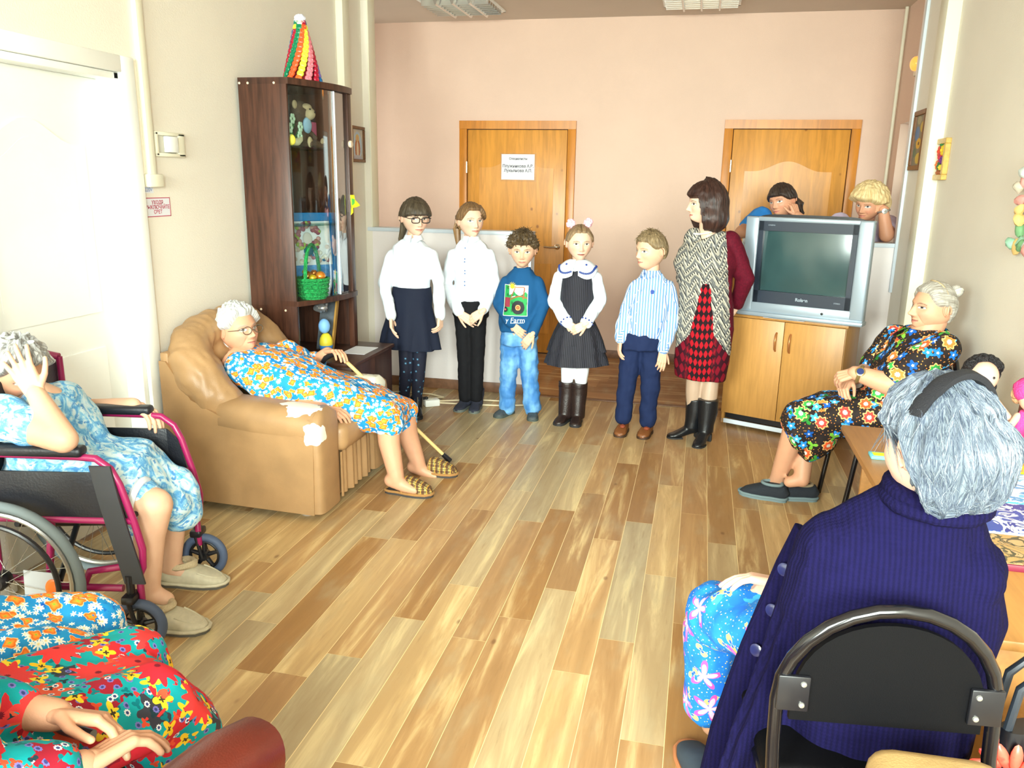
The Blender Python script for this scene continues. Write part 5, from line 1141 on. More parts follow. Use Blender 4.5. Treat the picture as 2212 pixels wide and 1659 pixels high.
# --- girl with pink pompoms
P = Person('person with pink pompom hair ties, wide white collar and black tiered pinafore', onz(1232, 918, 0)); Y = 5.25
f = V((.30, -.95, -.08)); hc = at(1252, 525, Y-.01); s = 1.0
limbs(P, Y, [(1210, 600), (1287, 600)], [(1196, 648, .0), (1298, 648, .0)], [(1226, 699, -.11), (1265, 700, -.11)], [(1230, 705), (1262, 705)], [(1226, 800), (1258, 800)], [(1222, 885), (1248, 888)], .86)
P.x.append(head(hc, f, s, skin=PALE, brow=(120, 92, 66), mo=.6, cheek=.03)); neck(P, hc, f, s, .04)
P.x.append(hand(P.wr[0], (.9, -.15, -.55), (0, 1, 0), .14, -1, (.45, .5, .5, .55), .3, skin=PALE)); P.x.append(hand(P.wr[1]+V((0, -.015, 0)), (-.9, -.15, -.5), (0, 1, 0), .14, 1, (.5, .5, .55, .6), .3, skin=PALE)); P.done()
M_h4 = hair_mat('fair_brown_hair', (92, 70, 50), (164, 136, 100))
o, uv_ = hair(hc, f, s, lambda PH, dz, dx, dy: hairline(PH, dz, .60, .02, -.7, .009, .14)-.006*(np.abs(dx) < .03)*(dz > .5), lump=.003); o.build('hair', M_h4, P.t, uvs=uv_)
M_pp = cloth('pink_tulle', (250, 190, 204), .8)
for px, py in ((1233, 483), (1271, 481)):
    p = at(px, py, Y); r2 = random.Random(px); m = MB()
    m.ell(p, .024)
    for k in range(46): v = V((r2.gauss(0, 1), r2.gauss(0, 1), r2.gauss(0, 1))).normalized(); m.ell(p+v*.024, (.009, .009, .009), None, 8, 6)
    m.build('pompom', M_pp, P.t)
m = MB(); c_, rx, ry = rings(Y, [(1249, 562, 14, .9), (1249, 572, 28, .75), (1248, 584, 33, .68), (1248, 606, 31, .72), (1247, 640, 30, .74), (1247, 690, 28, .75)]); m.loft(c_, rx, ry, side=(1, 0, 0)); sleeves(m, P, (.046, .045, .040), .95)
bl = P.wear('blouse', m, M_wb, .008, 4, (.009, 20), 11., dirs=(1, 1, .5))
g = G('pinstripe_black'); x, y_, _ = g.sep(g.uv()); g.bump(g.noise(g.ob(), 500, 2), .1); M_pin = g.done(g.mix(g.m_('MULTIPLY', g.m_('LESS_THAN', g.m_('FRACT', g.m_('MULTIPLY', x, 85.)), .22), .8), srgb((20, 21, 30)), srgb((62, 60, 74))), .8)
m = MB(); c_, rx, ry = rings(Y, [(1248, 583, 30, .82), (1248, 596, 34, .86), (1248, 612, 36, .88), (1247, 640, 37, .84), (1247, 665, 35, .85), (1246, 695, 35, .86)]); m.loft(c_, rx, ry, side=(1, 0, 0), n=40)
for k in (-1, 1): q = at(1248+k*30, 582, Y); m.chain([q+V((0, -.06, -.03)), q+V((0, 0, .022)), q+V((0, .05, -.03))], [.014, .014, .014])
P.wear('pinafore_bodice', m, M_pin, .007, 3)
for y0, y1, h0, h1 in ((690, 757, 37, 62), (740, 784, 52, 68)):
    c_, rx, ry = rings(Y, [(1246, y0, h0, .85), (1246, y0+.35*(y1-y0), h0+.45*(h1-h0), .8), (1246, y0+.7*(y1-y0), h0+.8*(h1-h0), .77), (1246, y1, h1, .75), (1246, y1+1, h1-3, .75), (1246, y0+5, h0-2, .8)])
    MB().loft(c_, rx, ry, side=(1, 0, 0), n=100, mod=lambda i, th: 1+(.06*sin(th*11+y0)+.03*sin(th*7))*min(1, i/3.) if i < 4 else 1).build('skirt_tier', M_pin, P.t, sharp=70)
# wide collar with a chain of blue flowers
M_bf = plain('royal_blue_embroidery', (26, 56, 130), .7); cp = at(1249, 565, Y-.005)
def cape(o): 
    def fn(u, v):
        th = .13+(2*pi-.26)*u; k = abs(sin(th/2.)) ; lob = .05+.085*(1-abs(1-abs(((th if th < pi else 2*pi-th))-.62)/.62) if (th if th < pi else 2*pi-th) < 1.24 else 0)
        t_ = th if th < pi else 2*pi-th; lob = .082+.034*math.exp(-((t_-.6)/.45)**2); D = .05+.05*math.exp(-((t_-.5)/.5)**2)
        r = .046+lob*v; z = .012-.012*v-D*v*v
        return cp+V((r*sin(th)*1.04, -r*cos(th)*.86, z+o))
    return fn
m = MB(); m.grid(cape(.004), 70, 9); m.grid(lambda u, v: cape(0)(1-u, v), 70, 9); 
# lift the collar clear of shoulders and chest
tr = bvh(bl); m.v = [tuple(V(p)) for p in m.v]; m.build('collar', M_wb, P.t)
c = MB()
for k in range(26):
    u = .015+.30*k/25
    for uu in (u, 1-u):
        q = cape(.006)(uu, .86)
        for j in range(5): c.ell(q+V((.0045*cos(j*1.257), -.002, .0045*sin(j*1.257))), (.0034, .002, .0034), None, 6, 4)
for uu in (.085, .915): c.ell(cape(.006)(uu, .5)+V((0, -.002, 0)), (.007, .003, .007))
for i in (0, 1):
    w_ = P.wr[i]; d = (w_-P.el[i]).normalized(); a_, b_ = fr(d)
    for j in range(10): c.ell(w_-d*.02+(a_*cos(j*.628)+b_*sin(j*.628))*.041, .006, None, 8, 6)
c.build('flower_trim', M_bf, P.t, kind='stuff')
m = MB(); 
for i in (0, 1): m.chain([P.hip[i], P.kn[i], P.kn[i].lerp(P.an[i], .4), P.an[i]], [.062, .046, .038, .030])
P.wear('tights', m, cloth('white_tights', (222, 226, 230), .7), .007, 4)
M_bb = plain('dark_brown_leather', (38, 26, 24), .35, bump=(150, .2))
for i, d in enumerate(((-.3, -1), (.0, -1))): 
    sh_ = shoe(P, (P.an[i].x, P.an[i].y+.004), d, .20, .08, M_bb, M_sole, 'boot', .065, .285, (.052, .058)); a = V((P.an[i].x, P.an[i].y, .25)); MB().tube([a+V((.053*cos(t), .053*sin(t), 0)) for t in np.linspace(0, 2*pi, 20)[:-1]], .004, 6, True).build('strap', M_bb, sh_)

# --- boy in the striped shirt
P = Person('person with short fair brown hair in blue striped shirt and navy trousers', onz(1372, 935, 0)); Y = 5.09
f = V((-.72, -.69, -.05)); hc = at(1406, 542, Y-.01); s = 1.02
limbs(P, Y, [(1374, 621), (1441, 623)], [(1353, 672, .0), (1455, 682, .02)], [(1340, 735, -.06), (1432, 758, -.06)], [(1367, 735), (1405, 735)], [(1354, 825), (1405, 828)], [(1347, 897), (1399, 905)], .9)
P.x.append(head(hc, f, s, skin=FAIR, brow=(130, 100, 70), cheek=.05, iris=(70, 80, 86))); neck(P, hc, f, s, .042)
P.x.append(hand(P.wr[0], (-.05, -.1, -1), (1, .3, 0), .14, -1, (.3, .35, .35, .4), .3)); P.x.append(hand(P.wr[1], (-.05, -.15, -1), (-.4, 1, 0), .145, 1, (.25, .3, .35, .4), .3)); P.done()
M_h5 = hair_mat('light_brown_hair', (86, 68, 46), (166, 144, 108), f=1.5)
o, uv_ = hair(hc, f, s, lambda PH, dz, dx, dy: hairline(PH, dz, .48, .10, -.50, .015, .16), lump=.005, seed=2); o.build('hair', M_h5, P.t, uvs=uv_)
st = strands(hc, f, s, 160, .03, .0013, [v for v in o.v if v[2] > hc.z+.075], lambda d, r: ((lambda q: q-d*q.dot(d))(V((r.gauss(-.5, .6), r.gauss(-.3, .6), r.gauss(0, .5))))+d*.16).normalized(), 5, 3); st.build('hair_tufts', M_h5, P.t, kind='stuff')
g = G('blue_striped_shirt'); x, y_, _ = g.sep(g.uv()); g.bump(g.noise(g.ob(), 600, 2), .1); M_str = g.done(g.mix(g.sm(g.m_('PINGPONG', g.m_('MULTIPLY', x, 58.), .5), .2, .3), srgb((232, 240, 246)), srgb((92, 142, 204))), .75)
m = MB(); c_, rx, ry = rings(Y, [(1408, 583, 14, .95), (1408, 593, 24, .8), (1408, 605, 33, .7), (1407, 618, 37, .7), (1405, 640, 42, .8), (1400, 675, 45, .88), (1393, 705, 46, .9), (1389, 722, 42, .9)]); m.loft(c_, rx, ry, side=(1, 0, 0), n=28); sleeves(m, P, (.052, .048, .040), .92)
bl = P.wear('shirt', m, M_str, .008, 4, (.009, 17), 6., dirs=(1, 1, .6)); collar(at(1407, 589, Y-.01), .046, .03, (-.5, -1, 0), .026, .035, .016).build('collar', M_str, P.t)
g = G('cross_striped_cuff'); x, y_, _ = g.sep(g.uv()); M_cuf = g.done(g.mix(g.m_('LESS_THAN', g.m_('FRACT', g.m_('MULTIPLY', y_, 58.)), .5), srgb((232, 240, 246)), srgb((92, 142, 204))), .75)
for i in (0, 1): w_ = P.wr[i]; d = (w_-P.el[i]).normalized(); MB().cap(w_-d*.055, w_-d*.012, .039, .037).build('cuff', M_cuf, P.t)
tr = bvh(bl); mm = MB(); mm.col = srgb((40, 70, 150)); p = at(1411, 627, Y)
for a in ([(0, .014), (.012, .004), (.009, -.012), (-.009, -.012), (-.012, .004)], [(-.012, .004), (-.006, .016), (-.003, .006)], [(.012, .004), (.006, .016), (.003, .006)]): mm.add([p+V((q[0], 0, q[1])) for q in a], [tuple(range(len(a)))])
lay(mm, tr, .003).build('chest_emblem', M_col, P.t, smooth=False)
button(tr, [at(x, y, Y) for x, y in ((1382, 625), (1378, 648), (1376, 670), (1376, 692))], .005).build('button', plain('white_button', (226, 232, 240), .3), P.t)
M_np = cloth('navy_trouser_cloth', (22, 36, 72), .85); m = MB(); c_, rx, ry = rings(Y, [(1388, 710, 39, .9), (1387, 730, 43, .9), (1386, 752, 44, .9)]); m.loft(c_, rx, ry, side=(1, 0, 0))
for i in (0, 1): m.chain([P.hip[i], P.kn[i], P.kn[i].lerp(P.an[i], .6), P.an[i]+V((0, 0, -.01))], [.078, .062, .056, .056])
P.wear('trousers', m, M_np, .008, 3, (.008, 14), 8.)
M_bs = plain('tan_brown_shoe', (120, 72, 36), .4, bump=(150, .15))
for i, d in enumerate(((-.12, -1), (-.2, -1))): sh_ = shoe(P, (P.an[i].x, P.an[i].y+.03), d, .20, .085, M_bs, plain('brown_sole', (60, 40, 26), .6), 'shoe', .068); a = V((P.an[i].x, P.an[i].y-.035, .058)); MB().ell(a, (.02, .028, .012), None, 12, 8).disp(.004, 90).build('lacing', plain('russet_lace', (140, 66, 40), .6), sh_)

# --- the teacher
P = Person('person with dark bob, pearl necklace and black white red patterned dress, hands behind back', onz(1497, 955, 0), PALE); Y = 5.10
f = V((-.95, -.30, -.05)); hc = at(1523, 441, Y); s = 1.0
limbs(P, Y, [(1500, 512, .02), (1577, 522, .0)], [(1478, 600, .10), (1610, 600, .04)], [(1560, 655, .20), (1592, 655, .13)], [(1503, 660), (1545, 660)], [(1500, 810), (1536, 815)], [(1497, 905, .02), (1525, 918, -.05)], 1.0)
P.x.append(head(hc, f, s, skin=PALE, brow=(60, 44, 40), lip=(176, 80, 80), cheek=.03, nose=1.2, iris=(50, 44, 40))); neck(P, hc, f, s, .052, at(1530, 512, Y+.01))
P.x.append(hand(P.wr[1], (-.5, .0, -.75), (.3, 1, 0), .165, -1, (.5, .5, .5, .5), .5, skin=PALE)); P.done()
M_ht = hair_mat('dark_auburn_hair', (24, 14, 14), (72, 46, 38), .35)
def bob(PH, dz, dx, dy):
    a = np.abs(PH); sd = smooth(a, .85, 1.25)
    h = np.where(a < .9, .32, .32-1.25*sd)
    k = .028+.02*smooth(a, 1.2, 2.2)+.045*sd*smooth(-dz, .0, .75)
    return (k+.006)*smooth(dz-h, -.03, .12)-.006
o, uv_ = hair(hc, f, s, bob, lump=.005, seed=3, jaw=.05); o.build('hair', M_ht, P.t, uvs=uv_)
curl = MB(); rr = random.Random(6); r_, f_, u_ = axes(f)
for k in range(44):
    a = rr.uniform(1.15, 5.1); q = hc+f_*(.105*cos(a))+r_*(.11*sin(a))+u_*rr.uniform(-.13, -.05); t_ = rr.uniform(.6, 1.4)
    curl.tube([q+V((.012*cos(w_*2.2*t_), .012*sin(w_*2.2*t_), .05-.028*w_)) for w_ in np.linspace(0, 2.6, 8)], [.012, .013, .013, .012, .011, .009, .006, .002], 8)
curl.build('curled_ends', M_ht, P.t, uvs=[(v[0]*4, v[2]*.6) for v in curl.v], kind='stuff')
nk = at(1528, 497, Y); pe = MB()
for a in np.linspace(-2.4, 2.4, 34): d = V((f_.x*.5-.4, -.8, 0)).normalized(); w2 = V((-d.y, d.x, 0)); pe.ell(at(1524, 500, Y-.01)+d*(.072*cos(a))+w2*(.07*sin(a))+V((0, 0, -.02*cos(a)+.006)), .0058, None, 8, 6)
pe.build('pearl_necklace', plain('pearl', (240, 232, 214), .25), P.t)
def dressmat():
    g = G('patterned_dress'); o = g.ob(); x, y, z = g.sep(o); x = g.m_('ADD', x, -.005)
    ax = g.m_('ABSOLUTE', x)
    nw = g.vm('SUBTRACT', g.noise(o, 7, 3, col=True), (.5, .5, .5)); nx, ny, nz_ = g.sep(nw); xw, zw = g.m_('MULTIPLY_ADD', nx, .10, x), g.m_('MULTIPLY_ADD', nz_, .10, z)
    # woven stripes bending around the body
    wv = g.m_('ADD', g.m_('MULTIPLY', zw, 1.0), g.m_('MULTIPLY', g.m_('ABSOLUTE', g.m_('SUBTRACT', g.m_('PINGPONG', g.m_('ADD', xw, 1.0), .085), .0425)), -1.5))
    st = g.m_('FRACT', g.m_('MULTIPLY', wv, 19.)); ck = g.m_('FRACT', g.m_('MULTIPLY', g.m_('ADD', x, g.m_('MULTIPLY', z, .6)), 62.))
    grey = g.mix(g.m_('LESS_THAN', g.m_('FRACT', g.m_('MULTIPLY', wv, 130.)), .5), srgb((80, 82, 84)), srgb((116, 116, 114)))
    c = g.mix(g.m_('LESS_THAN', st, .62), grey, g.mix(g.m_('LESS_THAN', st, .24), g.mix(g.m_('LESS_THAN', ck, .55), srgb((22, 22, 28)), srgb((190, 184, 168))), g.mix(g.m_('LESS_THAN', st, .42), srgb((16, 16, 20)), srgb((160, 155, 142)))))
    # red tongue widening to the hem, and the dark red flanks
    wd = g.m_('ADD', g.m_('MULTIPLY', g.m_('SUBTRACT', 1.02, z), .16), .022)
    n = g.m_('MULTIPLY', g.m_('SUBTRACT', g.noise(o, 40, 2), .5), .02)
    dia = lambda fx, fz: (lambda A, B: g.m_('GREATER_THAN', g.m_('MULTIPLY', g.m_('SINE', g.m_('ADD', A, B)), g.m_('SINE', g.m_('SUBTRACT', A, B))), -.05))(g.m_('MULTIPLY', x, fx*.72), g.m_('MULTIPLY', g.m_('ADD', z, g.m_('MULTIPLY', g.m_('MULTIPLY', x, x), -2.2)), fz*.72))
    rb = g.mix(dia(150., 78.), srgb((158, 12, 28)), srgb((26, 10, 16)))
    rb = g.mix(g.sm(g.m_('ADD', ax, n), .055, .10), rb, g.mix(dia(120., 62.), srgb((116, 10, 32)), srgb((50, 8, 22))))
    intr = g.m_('MULTIPLY', g.m_('LESS_THAN', g.m_('ADD', ax, n), wd), g.m_('LESS_THAN', z, 1.02))
    low = g.m_('LESS_THAN', g.m_('ADD', z, g.m_('ADD', g.m_('MULTIPLY', ax, 1.3), n)), .80)
    c = g.mix(g.m_('MAXIMUM', intr, low), c, rb)
    sid = g.m_('GREATER_THAN', g.m_('ADD', x, g.m_('ADD', g.m_('MULTIPLY', z, .12), n)), .255)
    c = g.mix(sid, c, g.mix(g.noise(o, 90, 2), srgb((58, 8, 24)), srgb((108, 12, 36))))
    return g.done(c, .8, spec=.2)
m = MB(); c_, rx, ry = rings(Y, [(1530, 511, 34, .8), (1532, 516, 44, .72), (1532, 527, 52, .68), (1528, 547, 62, .78), (1523, 572, 67, .88), (1523, 598, 58, .85), (1524, 628, 55, .82), (1524, 665, 58, .82), (1523, 705, 61, .78), (1519, 745, 60, .75), (1515, 785, 58, .74), (1511, 816, 55, .72)])
m.loft(c_, rx, ry, side=(1, -.15, 0), n=36); m.chain([P.sh[1], P.el[1], P.wr[1]], [.066, .058, .046]); m.chain([P.sh[0], P.el[0], P.wr[0]], [.06, .055, .045])
P.wear('dress', m, dressmat(), .008, 4, (.006, 11), 4.)
m = MB()
for i in (0, 1): m.chain([P.kn[i]+V((0, 0, .1)), P.kn[i], P.kn[i].lerp(P.an[i], .35), P.an[i]], [.06, .052, .054, .04])
P.wear('stockings', m, plain('nude_stocking', (176, 150, 128), .5), .007, 4)
for i, (d, sh_) in enumerate((((-.9, -.3), .27), ((-.35, -1), .285))): shoe(P, (P.an[i].x, P.an[i].y), d, .235, .078, M_boot, M_sole, 'boot', .06, sh_, (.05, .064), heel=.035)
# ------------------------------------------------------------------ seated women
def ZP(ox, oy, s):
    return lambda x, y, Y: at(ox+x/s, oy+y/s, Y)
M_poppy = poppy_cloth()
M_grey1 = hair_mat('silver_hair', (150, 152, 152), (238, 238, 236), .5); M_grey2 = hair_mat('grey_wavy_hair', (112, 112, 112), (206, 206, 204), .5)
M_grey3 = hair_mat('ash_grey_hair', (136, 128, 116), (206, 202, 192), .5)

# --- woman reclining in the tan armchair
Z = ZP(320, 620, 3.2529)
P = Person('person with silver hair and glasses reclining in blue poppy dress in tan armchair', (-1.75, 3.75, 0), OLD)
hc = Z(634, 300, 3.62); f = V((.93, -.34, .12)); s = 1.06; up = V((-.12, 0, 1))
P.x.append(head(hc, f, s, up, OLD, (150, 140, 130), (70, 80, 90), age=1., nose=1.25, jaw=.24, cheek=.10))
P.b.chain([Z(660, 470, 3.66), hc+V((-.01, 0, -.05))], [.062, .055])
P.b.loft([Z(640, 470, 3.66), Z(760, 540, 3.66), Z(980, 650, 3.67), Z(1180, 740, 3.7)], [.17, .18, .17, .17], [.08, .10, .12, .10], side=(0, 1, 0))
kN, kF = Z(1690, 905, 3.72), Z(1800, 880, 4.0); aN, aF = Z(1745, 1360, 3.68), Z(1900, 1265, 4.0)
for h, k, a in ((Z(1220, 770, 3.62), kN, aN), (Z(1260, 730, 3.86), kF, aF)): P.b.chain([h, k, k.lerp(a, .4)+V((-.015, 0, 0)), a+V((0, 0, .02)), a], [.085, .064, .058, .042, .040])
for a in (aN, aF): P.b.chain([a+V((-.03, 0, .0)), a+V((.04, 0, -.025)), a+V((.10, -.005, -.042))], [.038, .034, .022])
shN, shF = Z(640, 560, 3.52), Z(980, 470, 3.86); eN, eF = Z(900, 780, 3.50), Z(1130, 560, 4.02); wN, wF = Z(1230, 865, 3.52), Z(1262, 455, 3.98)
P.b.chain([shN, eN, wN], [.06, .048, .032]); P.b.chain([shF, eF, wF], [.058, .046, .030])
P.x.append(hand(wN, (1, .1, -.1), (0, .4, -1), .165, 1, (.5, .6, .65, .7), .5, skin=OLD)); P.x.append(hand(wF, (.75, -.35, .15), (.15, -.3, -1), .17, 1, (.55, .6, .6, .65), .7, skin=OLD))
P.done(.009, 5)
o, uv_ = hair(hc, f, s, lambda PH, dz, dx, dy: hairline(PH, dz, .58, .10, -.72, .026, .14), up, lump=.014, seed=5, jaw=.1); hs = o.build('hair', M_grey1, P.t, uvs=uv_)
r_, f_, u_ = axes(f, up); g_ = MB()
for k in (-1, 1):
    g_.tube([hc+(r_*(k*.033+.025*cos(a))+u_*(.0+.018*sin(a))+f_*.108)*s for a in np.linspace(0, 2*pi, 21)[:-1]], .0022, 8, True); g_.tube([hc+(r_*(k*.058)+u_*.008+f_*.106)*s, hc+(r_*(k*.074)+u_*.008+f_*.085)*s, hc+(r_*(k*.080)+u_*.004-f_*.012)*s], .002, 8)
g_.tube([hc+(r_*-.008+f_*.112)*s, hc+(r_*.008+f_*.112)*s], .002, 6); g_.build('glasses', plain('brown_spectacle_frame', (90, 76, 60), .3), P.t)
m = MB(); pth = [Z(680, 440, 3.66), Z(720, 500, 3.66), Z(830, 570, 3.66), Z(1000, 650, 3.67), Z(1160, 720, 3.70), Z(1330, 775, 3.76), Z(1500, 820, 3.81), Z(1640, 865, 3.85), Z(1740, 905, 3.86), Z(1745, 965, 3.86)]
m.loft(pth, [.11, .19, .215, .215, .21, .215, .215, .215, .21, .205], [.05, .085, .105, .125, .118, .105, .098, .088, .075, .055], side=(0, 1, 0), n=36, pw=2.4)
m.chain([Z(1220, 770, 3.64), kN+V((-.02, 0, .0))], [.115, .094]); m.chain([Z(1260, 740, 3.86), kF+V((-.02, 0, 0))], [.11, .09]); m.chain([shN, eN.lerp(shN, .1), eN.lerp(wN, .28)], [.080, .075, .072]); m.chain([shF, eF.lerp(shF, .1), eF.lerp(wF, .3)], [.078, .07, .066]); m.cap(kN+V((-.03, 0, .0)), kN+V((.01, 0, -.05)), .078, .074); m.cap(kF+V((-.03, 0, 0)), kF+V((.0, 0, -.06)), .078, .072)
P.wear('dress', m, M_poppy, .009, 5, (.012, 9), 3.)
collar(Z(690, 445, 3.66), .066, .025, (.5, -.2, -.3), .03, .04, .015, .25, (-.35, 0, 1)).build('collar', M_poppy, P.t)
g = G('tartan_slipper_cloth'); u = g.uv(); x, y_, _ = g.sep(u); fx, fy = [g.m_('FRACT', g.m_('MULTIPLY', k, 34.)) for k in (x, y_)]
c = g.mix(g.m_('LESS_THAN', fx, .45), srgb((176, 160, 96)), srgb((110, 76, 40))); c = g.mix(g.m_('MULTIPLY', g.m_('LESS_THAN', fy, .45), .75), c, srgb((70, 40, 30)))
c = g.mix(g.m_('MULTIPLY', g.m_('GREATER_THAN', fx, .80), g.m_('LESS_THAN', fx, .92)), c, srgb((216, 150, 40))); c = g.mix(g.m_('MULTIPLY', g.m_('GREATER_THAN', fy, .66), g.m_('LESS_THAN', fy, .74)), c, srgb((40, 36, 26))); M_tart = g.done(c, .85)
M_fleece = plain('tan_fleece', (170, 124, 70), .95, bump=(300, .6)); M_ssole = plain('dark_slipper_sole', (60, 56, 54), .8)
def slipper(P, heel, d, L, W, mat, trim, sole, closed=False, name='slipper'):
    d = V((d[0], d[1], 0)).normalized(); a = V((heel[0], heel[1], 0)); lat = d.cross(V((0, 0, 1))); up = V((0, 0, 1)); m = MB()
    ts = [.40, .5, .62, .78, .9, .97] if not closed else [.02, .1, .25, .42, .55, .7, .85, .96]
    hs = [.098, .096, .086, .070, .052, .026] if not closed else [.05, .085, .088, .085, .075, .06, .045, .024]
    ws = [.47, .49, .50, .48, .38, .2] if not closed else [.28, .40, .42, .46, .49, .49, .40, .2]
    m.loft([a+d*(t*L)+up*(h*.5) for t, h in zip(ts, hs)], [q*W for q in ws], [h*.5 for h in hs], side=lat, n=24, pw=2.5)
    o = solid(m, .005, 2); o.v = [(x, y, max(z, .016)) for x, y, z in o.v]; sh = o.build(name, mat, P.t, sharp=60)
    out = [(0, .2), (.03, .33), (.12, .42), (.3, .42), (.5, .50), (.7, .51), (.88, .42), (.98, .2), (1., 0)]; pl = [(x*L, w_*W) for x, w_ in out]+[(x*L, -w_*W) for x, w_ in out[-2::-1]]
    MB().prism(pl, (0, 0, .012), a, (d, lat)).build('sole', sole, sh, sharp=50)
    MB().tube([a+d*x+lat*y+up*.018 for x, y in pl], .007, 8, True).build('binding', trim, sh)
    if not closed: MB().tube([a+d*(.40*L)+lat*(W*.47*cos(t))+up*(.016+.07*sin(t)) for t in np.linspace(0, pi, 14)], .007, 8).build('binding', trim, sh)
    return sh
for hx, d in ((onz(835, 1060, 0), (1, -.06)), (onz(893, 1018, 0), (1, -.05))):
    sl = slipper(P, hx, d, .265, .10, M_tart, M_fleece, M_ssole); 
    MB().ell(V((hx[0], hx[1], 0))+V((.135, -.012, .078)), (.014, .009, .004), None, 12, 6).build('badge', M_paper, sl)
# her cane
ch = Z(1335, 478, 3.955); tip = onz(972, 1000, .0)+V((0, 0, .012)); t = thing('cane', 'pale wooden walking cane with black handle and rubber tip held across the armchair', 'cane', tip)
MB().tube([ch+V((.02, 0, -.01)), tip+(ch-tip)*.03], .0105, 12).build('shaft', plain('pale_cane_wood', (226, 196, 130), .4), t)
MB().tube([ch+V((-.10, .0, -.055)), ch+V((-.075, 0, -.022)), ch+V((-.035, 0, .002)), ch+V((.005, 0, .004)), ch+V((.025, 0, -.015)), ch+V((.035, -.003, -.035))], [.012, .015, .016, .016, .015, .013], 12).build('handle', M_blk, t)
MB().tube([tip+(ch-tip)*.07, tip+(ch-tip)*.02, tip], [.013, .016, .017], 14).build('rubber_tip', M_blk, t)

# --- woman in the wheelchair, and the wheelchair
Z = ZP(0, 700, 2.3040); WT = Matrix.Translation((-2.25, 2.30, 0)) @ Matrix.Rotation(radians(12), 4, 'Z')
RW = .27
def wmb(): m = MB(); m.T = WT; return m
M_mar = plain('maroon_frame_paint', (150, 24, 82), .3, spec=.6); M_vin = plain('black_vinyl_sling', (22, 24, 32), .4, bump=(120, .15)); M_tyre = plain('grey_tyre', (112, 124, 128), .7); M_ctyre = plain('blue_grey_caster_tyre', (72, 86, 112), .6); M_steel = plain('bright_steel', (176, 176, 170), .25, .8)
t = thing('wheelchair', 'wheelchair with maroon frame, black vinyl panels and grey wheels by the white door', 'wheelchair', (-2.25, 2.30, 0))
for k, y in enumerate((-.245, .245)):
    c = wmb(); c.tube([(-.06, y, .70), (.25, y, .695), (.315, y, .69), (.36, y, .655), (.385, y, .60), (.42, y, .47), (.44, y, .37), (.435, y, .30), (.42, y, .27)], .0125); c.tube([(-.06, y, .92), (-.06, y, .40), (-.06, y, .26), (.1, y, .22), (.36, y, .22)], .0125); c.tube([(-.05, y, .47), (.42, y, .47)], .0125)
    c.tube([(-.16, y, .94), (-.06, y, .92)], .014); c.tube([(.20, y, .18), (.25, y, .28), (.36, y, .30), (.42, y, .27), (.42, y, .15)], .0125); c.tube([(.10, y, .2), (.14, y, .47)], .0125); c.build('side_frame', M_mar, t)
    wmb().rbox((.10, y, .715), (.36, .055, .035), .014, 3).build('armpad', M_vin, t)
    c = wmb(); c.box((-.05, y-.004, .48), (.33, y+.004, .64), .001); c.prism([(.33, .48), (.33, .64), (.37, .60), (.40, .48)], (0, .008, 0), (0, y-.004, 0)); c.build('side_panel', M_vin, t)
    sg_ = -1 if k == 0 else 1; yw = y+sg_*.06
    w_ = wmb(); w_.tube([(-.02+RW*cos(a), yw, RW+RW*sin(a)) for a in np.linspace(0, 2*pi, 49)[:-1]], .0165, 12, True); wt = w_.build('wheel', M_tyre, t)
    c = wmb(); c.tube([(-.02+(RW-.028)*cos(a), yw, RW+(RW-.028)*sin(a)) for a in np.linspace(0, 2*pi, 49)[:-1]], .010, 8, True); c.build('rim', M_steel, wt); c = wmb(); c.tube([(-.02+(RW-.055)*cos(a), yw+sg_*.035, RW+(RW-.055)*sin(a)) for a in np.linspace(0, 2*pi, 49)[:-1]], .009, 8, True); c.build('push_rim', M_blk, wt)
    c = wmb()
    for j in range(28): a = j*2*pi/28; b = a+(.5 if j % 2 else -.5); c.tube([(-.02+.025*cos(b), yw+(.02 if j % 4 < 2 else -.02), RW+.025*sin(b)), (-.02+(RW-.03)*cos(a), yw, RW+(RW-.03)*sin(a))], .0012, 4)
    c.build('spokes', M_steel, wt); c = wmb(); c.lathe((-.02, yw-.03, RW), [(.0, 0), (.022, 0), (.03, .01), (.03, .05), (.022, .06), (0, .06)], (0, 1, 0), 16); c.build('hub', M_blk, wt)
    c = wmb(); c.prism([(.05, .16), (.20, .13), (.17, .30), (.06, .31)], (0, .003, 0), (0, yw, 0)); c.build('spoke_guard', plain('grey_guard', (176, 180, 184), .5), wt); c = wmb(); c.ell((.155, yw-.004, .245), (.026, .006, .036)); c.build('reflector', plain('orange_reflector', (240, 110, 30), .2), wt)
    yc = y+sg_*.02; w_ = wmb(); cx_, cz_, cr = (.415, .095, .078) if k == 0 else (.43, .095, .078)
    w_.tube([(cx_+cr*cos(a), yc, cz_+cr*sin(a)) for a in np.linspace(0, 2*pi, 33)[:-1]], .0165, 12, True); cw = w_.build('caster', M_ctyre, t)
    c = wmb(); c.tube([(cx_+.058*cos(a), yc, cz_+.058*sin(a)) for a in np.linspace(0, 2*pi, 33)[:-1]], .007, 8, True); c.lathe((cx_, yc-.02, cz_), [(0, 0), (.018, 0), (.02, .01), (.02, .03), (.018, .04), (0, .04)], (0, 1, 0), 16)
    for j in range(5): a = j*2*pi/5+.3; c.cap((cx_, yc, cz_), (cx_+.056*cos(a), yc, cz_+.056*sin(a)), .011, .008, 8)
    c.build('spider', M_blk, cw); c = wmb()
    for q in (-.026, .026): c.tube([(cx_, yc+q, cz_), (cx_-.02, yc+q, .19)], .008, 8)
    c.rbox((cx_-.02, yc, .198), (.045, .07, .03), .008); c.tube([(cx_-.02, yc, .2), (cx_-.02, yc, .28)], .014); c.build('fork', M_blk, t)
    c = wmb(); c.tube([(.14, y*1.0, .24), (.02, -y, .45)], .011); c.build('cross_brace', M_blk, t)
